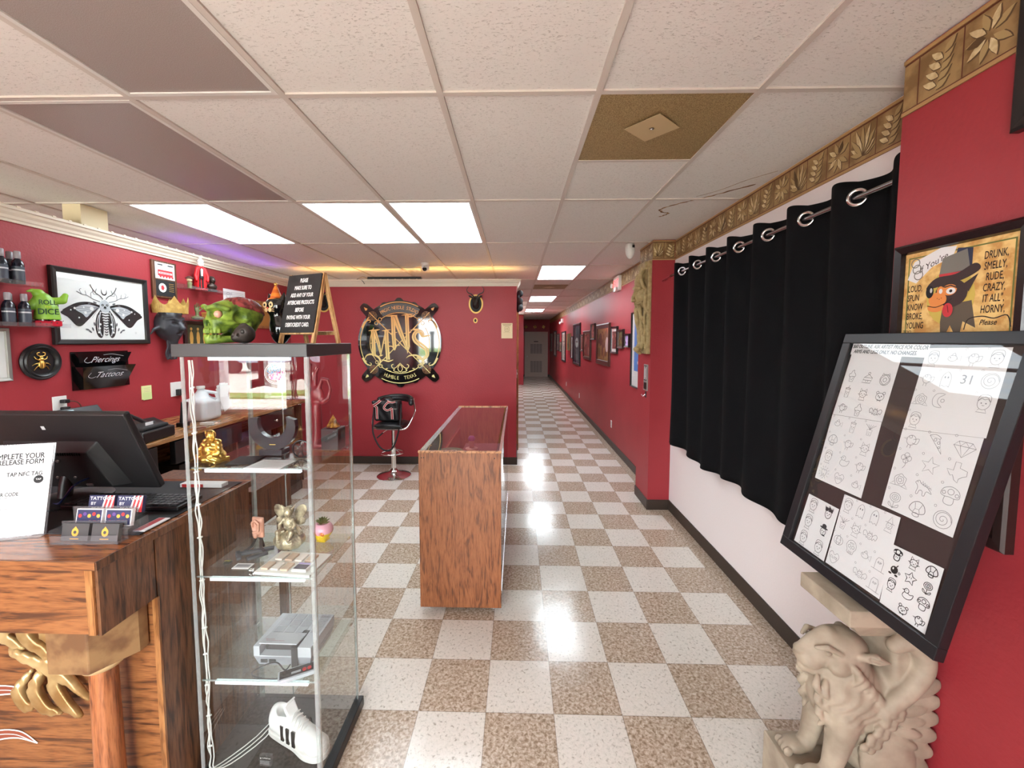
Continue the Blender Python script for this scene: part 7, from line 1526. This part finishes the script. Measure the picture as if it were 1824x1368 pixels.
# ================================================================== things on the left red wall
def art_moth(p, a, b):
    G = S('moth_grey', (96, 96, 102), .7); LGm = S('moth_light', (190, 192, 198), .7)
    k = 1.0
    for s in (-1, 1):
        def P(l): return [(s*x*a, y*b) for x, y in l]
        # upper wing
        wing = spl([(.10, .08), (.35, .16), (.62, .10), (.90, -.13), (.93, -.22), (.80, -.33), (.66, -.55), (.55, -.58), (.42, -.42), (.26, -.18)], 5)
        p.flat(P(wing + [(.10, .08)]), .0002, INK); inner = spl([(.14, .04), (.36, .10), (.58, .03), (.64, -.08), (.50, -.20), (.42, -.30), (.30, -.12)], 5); p.flat(P(inner), .0006, LGm)
        for (x, y, r) in ((.30, -.02, .05), (.44, -.16, .035), (.66, -.04, .028), (.74, -.10, .018), (.58, -.32, .020), (.47, .0, .02)): p.disc(s*x*a, y*b, r*b*1.2, .001, PAPER)
        for i in range(6): p.stroke(P([(.13, .03), (.30+.09*i, -.30+.06*i)]), .0022, .0008, G)
        p.stroke(P(spl([(.12, .09), (.35, .17), (.62, .11), (.90, -.12)], 5)), .006, .001, INK)
        # lower wing
        p.flat(P(spl([(.09, .0), (.20, -.25), (.24, -.6), (.20, -.86), (.12, -.94), (.07, -.8), (.05, -.4)], 5)), .0003, INK)
        p.stroke(P(spl([(.11, -.1), (.15, -.4), (.15, -.7), (.11, -.88)], 5)), .008, .0007, LGm); p.stroke(P(spl([(.15, -.2), (.20, -.45), (.19, -.72)], 5)), .004, .0008, PAPER); [p.disc(s*(.13+.02*i)*a, (-.5-.13*i)*b, .008, .0009, PAPER) for i in range(3)]
        # antlers
        p.stroke(P(spl([(.03, .30), (.09, .40), (.20, .50), (.28, .66), (.30, .74)], 5)), .005, .0008, INK); p.stroke(P([(.20, .50), (.17, .62)]), .0035, .0008, INK); p.stroke(P([(.13, .44), (.24, .44), (.26, .56)]), .003, .0008, G)
        p.stroke(P(spl([(.10, .22), (.25, .28), (.38, .38), (.48, .40), (.60, .48)], 5)), .004, .0008, G); p.stroke(P([(.30, .32), (.30, .46), (.26, .52)]), .003, .0008, G); p.stroke(P([(.40, .39), (.42, .52)]), .003, .0008, G); p.stroke(P([(.50, .41), (.54, .54), (.50, .58)]), .003, .0008, G)
        for (x, y, r_) in ((.22, .18, .3), (.34, .14, -.4), (.30, -.66, 1.2), (.36, -.74, .8), (.42, -.68, .2), (.26, -.5, 1.4)): p.disc(s*x*a, y*b, .014, .0007, G, .006, 8, rot=s*r_)
        p.disc(s*.052*a, .12*b, .009, .0016, INK, .008); p.disc(s*.052*a, .121*b, .003, .002, PAPER)
        p.flat(P([(.0, .30), (.07, .24), (.12, .14), (.12, -.02), (.08, -.10), (0, -.12)]), .0012, LGm)
    p.disc(0, .16*b, .09*a, .001, PAPER, .16*b); p.disc(0, .05*b, .010, .0018, INK, .008); p.stroke([(-.012, .015*b), (0, .0), (.012, .015*b)], .003, .0018, INK)
    # abdomen
    for i in range(9):
        w = (.10-.0085*i)*a; y = (-.14-.085*i)*b; p.flat([(-w, y+.03*b), (w, y+.03*b), (w*.92, y-.012*b), (0, y-.04*b), (-w*.92, y-.012*b)], .0010+.00005*i, PAPER if i % 2 == 0 or i < 1 else PAPER); p.stroke([(-w, y), (0, y-.03*b), (w, y)], .0075, .0018, INK)
    p.stroke(spl([(-.06*a, .62*b), (-.05*a, .50*b), (0, .45*b), (.05*a, .50*b), (.06*a, .62*b)], 5), [.001+.008*math.sin(PI*i/20) for i in range(21)], .001, INK)
    p.ring(.74*a, -.76*b, .006, .0015, .001, G, n=8)
picture('framed_print', 'black framed print of an antlered moth on the left red wall', LEFTWALL(-1.218, 1.898, -3.199), .695, .515, .036, .03, FB, art_moth, 0, glassy=True, back=PAPER)
# round frame with beetle
t = place(thing('framed_beetle', 'round black frame with a golden beetle below the moth print', 'framed beetle'), LEFTWALL(-1.643, 1.533, -3.2))
MB().lathe([(.112, 0), (.116, .012), (.108, .022), (.098, .020), (.092, .028), (.082, .022), (.078, .008), (0, .008)], BLACK, 48).build('frame', t, smooth=50)
q = SDF((-.06, -.065, .0), (.06, .065, .03), .0016)
q.add(q.ell((0, -.018, .014), (.020, .027, .010))); q.add(q.ell((0, .016, .014), (.015, .011, .009)), .002); q.add(q.ell((0, .032, .014), (.009, .008, .006)), .002); q.sub(q.box((0, -.02, .025), (.0008, .03, .006)))
for s in (-1, 1):
    q.add(q.chain(spl([(s*.006, .036, .014), (s*.020, .042, .014), (s*.022, .056, .014), (s*.010, .060, .014)], 3), [.003]*10), .001)
    for (x1, y1, x2, y2) in ((.030, .020, .036, .034), (.036, -.012, .050, -.022), (.030, -.034, .042, -.052)): q.add(q.chain([(s*.014, y1*.6, .012), (s*x1, y1, .013), (s*x2, y2, .010)], [.003, .0026, .0018]), .001)
q.build('beetle', GOLD, t)
# document holder
t = place(thing('document_holder', 'glossy black two pocket wall holder lettered piercings and tattoos', 'document holder'), LEFTWALL(-1.26, 1.455, -3.199))
SILV = S('lettering_silver', (214, 214, 220), .4)
m_ = MB(); m_.box(-.205, .205, -.13, .135, 0, .006, GLOSS); m_.build('back_plate', t)
for (y0, y1, z0, txt, zb) in ((-.01, .125, .045, 'Piercings', .012), (-.13, .03, .075, 'Tattoos', .02)):
    m_ = MB(); a, b_ = .195, .150
    m_.add([(-b_, y0, zb), (b_, y0, zb), (a, y1, z0), (-a, y1, z0), (-b_, y0, .005), (b_, y0, .005), (a, y1, .005), (-a, y1, .005)], [(0, 1, 2, 3), (0, 4, 5, 1), (0, 3, 7, 4), (1, 5, 6, 2)], GLOSS)
    pk = m_.build('pocket', t, solid=.002)
    sl_ = math.atan2(z0-zb, y1-y0); m_ = MB(); m_.M = Matrix.Translation((0, (y0+y1)/2+.018, zb+(z0-zb)*(.5+.018/(y1-y0))+.0025)) @ Matrix.Rotation(sl_, 4, 'X')
    m_.text(txt, 0, 0, .045, .0, SILV, shear=.45, sx=.95 if txt[0] == 'P' else 1.05)
    m_.stroke(spl([(-.13, .02), (-.145, -.005), (-.12, -.02), (-.09, -.01)], 4), .003, 0, SILV); m_.stroke(spl([(-.02, .035), (.04, .040), (.10, .030), (.135, .022)], 4), .002, 0, SILV); m_.build('lettering', pk)
# notes, outlets, switches
m_ = MB(); m_.M = LEFTWALL(-.91, 1.245, -3.199); m_.box(-.044, .044, -.055, .055, 0, .006, S('sticky_yellow', (222, 226, 160), .7)).box(-.035, .04, -.060, .0, .006, .008, S('sticky_green', (206, 220, 150), .7)); [m_.stroke([(-.03, .035-.014*i), (.03, .035-.014*i)], .0015, .0085, GREYINK) for i in range(3)]; tag(m_.build('sticky_notes'), 'pale yellow sticky notes on the left red wall', 'sticky notes')
t = place(thing('wall_outlet', 'white outlet with two black plugs behind the monitor on left wall', 'outlet'), LEFTWALL(-1.55, 1.24, -3.2)); MB().bevbox(-.042, .042, -.06, .06, 0, .007, .002, WHITE).build('cover_plate', t)
for y in (-.025, .025): m_ = MB(); m_.bevbox(-.004, .030, y-.012, y+.012, .007, .045, .004, BLACK); m_.tube(spl([(.02, y, .04), (.06, y-.01, .05), (.09, y-.05, .05), (.12, -.14, .04)], 5), .004, S('brown_cable', (90, 50, 40), .5), 6); m_.build('plug', t)
t = place(thing('wall_outlet', 'beige double outlet with a black adapter beside the glass case post', 'outlet'), LEFTWALL(-.62, 1.235, -3.2)); MB().bevbox(-.055, .055, -.06, .065, 0, .007, .002, WHITE).build('cover_plate', t); MB().bevbox(-.01, .05, -.055, .0, .007, .05, .004, BLACK).build('adapter', t)
# plaque
WAL = wood('walnut_plaque', (60, 36, 22), (92, 58, 38), (112, 74, 50), 'Y', .4)
t = place(thing('award_plaque', 'wooden award plaque with a white certificate over a black plate', 'plaque'), LEFTWALL(-.687, 2.185, -3.2))
MB().bevbox(-.122, .122, -.155, .155, 0, .018, .003, WAL).build('board', t)
m_ = MB(); m_.rect(-.095, .100, .005, .140, .0185, PAPER); m_.stroke([(-.07, .122), (-.02, .122)], .010, .019, INK); m_.stroke([(.03, .122), (.085, .122)], .010, .019, INK); m_.rect(-.07, .08, .03, .08, .019, S('plaque_red', (190, 50, 56), .6)); m_.rect(-.062, .072, .048, .062, .0193, PAPER); m_.stroke([(-.05, .055), (.06, .055)], .006, .0196, MATS['plaque_red']); [m_.flat([(-.06+.03*i, .03), (-.045+.03*i, .012), (-.03+.03*i, .03)], .0192, MATS['plaque_red']) for i in range(5)]; m_.build('certificate', t)
m_ = MB(); m_.rect(-.095, .100, -.14, -.005, .0185, INK); m_.disc(-.03, -.07, .038, .019, PAPER); m_.disc(-.03, -.07, .018, .0194, MATS['plaque_red'], .024, 5); [m_.stroke([(.035, -.03-.016*i), (.085, -.03-.016*i)], .003, .019, GOLDP) for i in range(5)]; m_.build('nameplate', t)
# acrylic shelves
def acr(y0, y1, z, label, d_=.13):
    m_ = MB().box(-3.2, -3.2+d_, y0, y1, z-.006, z, ACRYL).box(-3.2+d_-.004, -3.2+d_, y0, y1, z, z+.02, ACRYL).box(-3.2, -3.196, y0, y1, z, z+.045, ACRYL); o = m_.build('acrylic_shelf'); return tag(o, label, 'shelf')
acr(-2.35, -1.70, 2.0, 'upper clear acrylic shelf of bottles at far left'); acr(-2.35, -1.56, 1.755, 'lower clear acrylic shelf of bottles at far left'); acr(-.56, -.02, 2.135, 'clear acrylic shelf holding the red robed figure'); acr(-.52, -.05, 1.862, 'clear acrylic shelf holding the small hand sculpture')
BOT = S('bottle_navy_gloss', (22, 28, 42), .15, coat=.5); LBL = S('bottle_label_dark', (70, 76, 88), .4); CAPM = mat('bottle_cap_clear', (.30, .27, .29), .2, 0.)
def bottle(label, x, y, z, grp):
    t = thing('spray_bottle', label, 'bottle', (x, y, z), random.uniform(0, 6), grp)
    MB().lathe([(.024, 0), (.026, .004), (.026, .115), (.020, .135), (.011, .145), (.011, .150), (0, .150)], BOT, 24).build('body', t, smooth=40)
    MB().lathe([(.0265, .02), (.0265, .10)], LBL, 24, cap=False).lathe([(.0268, .075), (.0268, .083)], S('label_white_band', (200, 200, 205), .4), 24, cap=False).build('label', t, smooth=40)
    MB().lathe([(.014, .146), (.015, .150), (.015, .186), (.012, .190), (0, .190)], CAPM, 20).build('cap', t, smooth=40); return t
b0 = bottle('dark spray bottle with a clear cap in the upper row on the acrylic shelf', -3.10, -1.80, 2.001, 'spray bottles on the upper shelf')
for (x, y) in ((-3.16, -1.79), (-3.10, -1.88), (-3.16, -1.87), (-3.10, -1.965), (-3.16, -1.95), (-3.10, -2.05)):
    c = copy_tree(b0); c.location = (x, y, 2.001); c.rotation_euler = (0, 0, random.uniform(0, 6))
c0 = copy_tree(b0); c0['label'] = 'dark spray bottle with a clear cap in the lower row on the acrylic shelf'; c0['group'] = 'spray bottles on the lower shelf'; c0.location = (-3.11, -1.775, 1.756); c0.rotation_euler = (0, 0, .4)
for (x, y) in ((-3.11, -1.855), (-3.11, -1.935), (-3.16, -1.81), (-3.11, -2.015), (-3.16, -1.90)):
    c = copy_tree(c0); c.location = (x, y, 1.756)
# green sack shaped ornament
GN = S('lime_green_ceramic', (136, 182, 60), .4)
t = thing('green_ornament', 'lime green sack shaped ornament lettered roll the dice on lower bottle shelf', 'ornament', (-3.12, -1.650, 1.757), math.radians(-35+90))
q = SDF((-.10, -.07, -.005), (.12, .07, .25), .003)
q.add(q.chain([(0, 0, .05), (0, 0, .11), (-.015, 0, .17), (-.03, 0, .20)], [.060, .052, .040, .028])); q.add(q.chain([(-.03, 0, .205), (-.055, 0, .218), (-.075, 0, .212)], [.022, .012, .005]), .01)
q.add(q.chain([(.03, 0, .16), (.07, 0, .165), (.085, 0, .20)], [.022, .022, .014]), .01); q.add(q.chain([(-.04, 0, .16), (-.07, -.02, .12)], [.022, .024]), .01); q.sub(q.box((0, 0, .0), (.2, .2, .042)))
q.build('sack', GN, t)
m_ = MB(); m_.M = Matrix.Translation((0, -.0615, 0)) @ Mh; DKG = S('letter_dark_green', (24, 60, 40), .5)
m_.text('ROLL', .0, .145, .030, .006, DKG, bold=.03, sx=.8); m_.text('THE', .0, .118, .012, .0, S('letter_yellow', (220, 220, 80), .5)); m_.text('DICE', .0, .088, .036, -.0, DKG, bold=.03, sx=.85); m_.build('lettering', t)
m_ = MB()
for i in range(16): a = i*PI/8; m_.lathe([(0, -.007), (.007, 0), (0, .007)], PAPER if i % 2 else BLACK, 8, (.064*math.cos(a), .052*math.sin(a), .036))
m_.build('bead_trim', t)
m_ = MB(); m_.bevbox(-.058, .058, -.050, .045, 0, .034, .006, S('dice_red', (190, 34, 54), .25)); [m_.box(x-.003, x+.003, -.0515, -.050, z-.003, z+.003, INK) for x, z in ((-.035, .02), (-.01, .012), (.012, .024), (.035, .02))]; m_.build('red_dice_base', t)
# frame at the far left edge
picture('framed_certificate', 'silver framed certificate cut by the left picture edge', LEFTWALL(-1.98, 1.585, -3.199), .36, .315, .022, .02, mat('frame_silver', (.45, .44, .40), .35, .8), lambda p, a, b: [p.stroke([(-a*.7, b*.6-.03*i), (a*.7, b*.6-.03*i)], .004, 0, GREYINK) for i in range(7)], 0)
# figures on the small shelves
t = thing('red_robed_figure', 'tall slim figurine in a red coat with white front on the acrylic shelf', 'figurine', (-3.12, -.36, 2.136), math.radians(60))
RDM = S('robe_red', (206, 24, 34), .5)
MB().lathe([(.045, 0), (.05, .004), (.046, .012), (0, .014)], RDM, 20).build('base', t)
m_ = MB()
for s in (-1, 1): m_.tube([(s*.012, 0, .012), (s*.012, 0, .12)], .007, BLACK, 8)
m_.tube([(0, 0, .11), (0, 0, .20)], [.020, .014], BLACK, 12); m_.build('suit', t, smooth=60)
q = SDF((-.07, -.05, .02), (.07, .05, .26), .003); q.add(q.chain([(0, .012, .21), (0, .018, .12), (0, .02, .05)], [.028, .045, .050])); q.sub(q.chain([(0, -.03, .24), (0, -.035, .10), (0, -.04, .03)], [.02, .036, .045])); q.add(q.chain([(-.03, 0, .20), (-.05, -.01, .13), (-.045, -.02, .09)], [.014, .012, .012]), .005); q.add(q.chain([(.03, 0, .20), (.05, -.01, .13), (.045, -.02, .09)], [.014, .012, .012]), .005); q.build('coat', RDM, t)
MB().lathe([(0, .215), (.022, .225), (.026, .245), (.02, .265), (0, .272)], PAPER, 16).lathe([(.008, .13), (.010, .19), (0, .20)], PAPER, 10, (0, -.018, 0)).lathe([(.028, .262), (.024, .272), (.010, .29), (.016, .30), (0, .31)], PAPER, 14).build('white_head', t, smooth=60)
q = SDF((-.06, -.06, -.005), (.06, .06, .16), .003); q.add(q.box((0, 0, .01), (.03, .03, .012), .004)); q.add(q.ell((0, 0, .05), (.045, .03, .03)), .008); q.add(q.cap((0, 0, .05), (0, 0, .09), .018), .01); q.add(q.ell((0, -.004, .11), (.026, .032, .034)), .006); q.add(q.ell((0, -.036, .105), (.006, .008, .008)), .003); q.add(q.ell((0, .006, .125), (.029, .03, .026)), .003)
o = q.build('bust_sculpture', S('dark_bronze', (70, 58, 52), .35, metal=.5)); o.location = (-3.12, -.225, 2.137); o.rotation_euler = (0, 0, math.radians(70)); tag(o, 'small dark bronze head bust at the right of the acrylic shelf', 'sculpture')
t = thing('small_figurine', 'tiny cream figurine with a wide hat at left of the acrylic shelf', 'figurine', (-3.12, -.50, 2.137)); MB().lathe([(.018, 0), (.016, .03), (.020, .05), (.010, .06), (0, .06)], S('figurine_olive', (110, 110, 70), .5), 16).build('body', t, smooth=60); MB().lathe([(0, .055), (.020, .065), (.022, .08), (.014, .095), (0, .098)], S('figurine_cream', (220, 200, 160), .5), 16).build('head', t, smooth=60); MB().lathe([(.034, .088), (.03, .094), (.014, .108), (0, .112)], FBR, 16).build('hat', t, smooth=60)
q = SDF((-.06, -.06, -.005), (.06, .06, .17), .003); q.add(q.ell((0, 0, .012), (.05, .04, .016))); q.add(q.chain([(0, 0, .01), (0, 0, .07)], [.016, .014]), .01); q.add(q.ell((0, 0, .085), (.022, .012, .024)), .006)
for i, (x, h_) in enumerate(((-.018, .13), (-.006, .145), (.006, .14), (.018, .125))): q.add(q.chain([(x*.8, 0, .10), (x*1.3, -.006, .115), (x*1.2, -.016, h_)], [.006, .005, .004]), .003)
q.add(q.chain([(.02, 0, .075), (.038, -.01, .095)], [.007, .005]), .004); o = q.build('hand_ornament', S('ornament_olive', (96, 98, 60), .5)); o.location = (-3.12, -.43, 1.864); o.rotation_euler = (0, 0, 1.2); tag(o, 'small olive green grasping hand sculpture on the lower acrylic shelf', 'sculpture')
t = thing('gold_box', 'small gold filigree box on the lower acrylic shelf', 'box', (-3.13, -.27, 1.863), math.radians(80)); MB().bevbox(-.05, .05, -.03, .03, 0, .05, .003, GOLDP).build('body', t); MB().bevbox(-.053, .053, -.033, .033, .05, .072, .004, GOLDP).build('lid', t); m_ = MB(); [m_.box(-.045+.018*i, -.033+.018*i, -.0315, -.030, .01, .042, FBR) for i in range(5)]; m_.build('filigree', t)
picture('framed_figure_picture', 'small dark framed picture of golden figures behind the green skull', LEFTWALL(-.30, 1.70, -3.199), .42, .30, .035, .025, FD, lambda p, a, b: ([p.rect(-a, a, -b, b, 0, S('olive_dark', (60, 60, 36), .6))]+[p.disc(-a*.7+a*.45*i, -.01, .022, .0003, GOLDP, .07, 8) for i in range(4)]+[p.disc(-a*.7+a*.45*i, .075, .014, .0005, GOLDP) for i in range(4)]), 0, glassy=False)
m_ = MB(); m_.M = LEFTWALL(.20, 2.13, -3.199); m_.box(-.17, .17, -.065, .075, 0, .003, PAPER); m_.ring(-.10, .01, .03, .004, .0035, GREYINK, n=16)
for i in range(6): m_.stroke([(-.05, .045-.018*i), (.14, .045-.018*i)], .003, .0035, GREYINK)
tag(m_.build('paper_document'), 'white printed document on the left wall behind the green skull', 'document')
m_ = MB(); m_.M = LEFTWALL(.72, 1.97, -3.199); m_.box(-.3, .3, -.16, .16, 0, .02, OAKT).box(-.27, .27, -.13, .13, .02, .021, S('tan_print', (170, 120, 60), .6)); tag(m_.build('tan_plaque'), 'tan wood plaque on the left wall behind the cat figurine', 'plaque')
# dark horned mask with paper crown
MK = S('mask_dark_grey', (52, 52, 58), .45, bump=.5, bscale=40)
t = place(thing('horned_mask', 'dark grey horned mask hanging on the left red wall', 'mask'), LEFTWALL(-.70, 1.80, -3.2))
q = SDF((-.18, -.32, -.005), (.19, .19, .20), .0055)
q.add(q.ell((0, 0, .04), (.115, .135, .10))); q.add(q.chain([(0, -.08, .07), (0, -.14, .07)], [.06, .035]), .03); q.add(q.chain([(0, .02, .13), (0, -.03, .16)], [.02, .024]), .02)
for s in (-1, 1):
    q.sub(q.ell((s*.045, .01, .135), (.026, .014, .02), (0, 0, s*.3)), .006); q.add(q.chain([(s*.015, .04, .135), (s*.05, .055, .125), (s*.09, .045, .09)], [.014, .014, .010]), .008)
    q.add(q.chain([(s*.075, .08, .06), (s*.105, .13, .06), (s*.13, .185, .05)], [.028, .018, .004]), .01); q.add(q.ell((s*.085, -.03, .08), (.02, .03, .02)), .01)
    q.add(q.chain([(s*.10, -.02, .05), (s*.15, -.04, .04), (s*.17, -.08, .03)], [.02, .012, .005]), .01)
q.sub(q.ell((0, -.075, .15), (.045, .012, .03)), .005); q.sub(q.box((0, 0, -.1), (.3, .4, .1)))
rn = random.Random(5)
for k in range(9): x = -.05+.0125*k; q.add(q.chain(spl([(x, -.14, .06), (x+rn.uniform(-.02, .02), -.19, .06), (x*1.3+rn.uniform(-.02, .02), -.24, .05), (x*1.2+rn.uniform(-.03, .03), -.29, .05)], 3), [.008]*10), .003)
q.build('mask', MK, t)
m_ = MB(); GC = mixmat('crown_paper_gold', (176, 138, 70), (204, 170, 96), 20, .45); n_ = 48; vs = []; fs = []
for i in range(n_):
    a = 2*PI*i/n_; rx, ry = .135, .11; pk_ = .035*(1-abs(((i % 8)-4)/4.)**1.0)+.0
    vs += [(rx*math.cos(a), .10, .06+ry*math.sin(a)), (rx*1.06*math.cos(a), .165+(.085-.085*abs(math.sin(3*a)))*.9, .06+ry*1.06*math.sin(a))]
vs = [(x, y, max(z, .002)) for x, y, z in vs]
for i in range(n_): j = (i+1) % n_; fs.append((2*i, 2*j, 2*j+1, 2*i+1))
m_.add(vs, fs, GC); cr_ = m_.build('gold_crown', solid=.0015); cr_.matrix_world = LEFTWALL(-.70, 1.80, -3.2)
tag(cr_, 'gold paper crown resting on the dark horned mask', 'paper crown')
# printed round emblem on the crown side
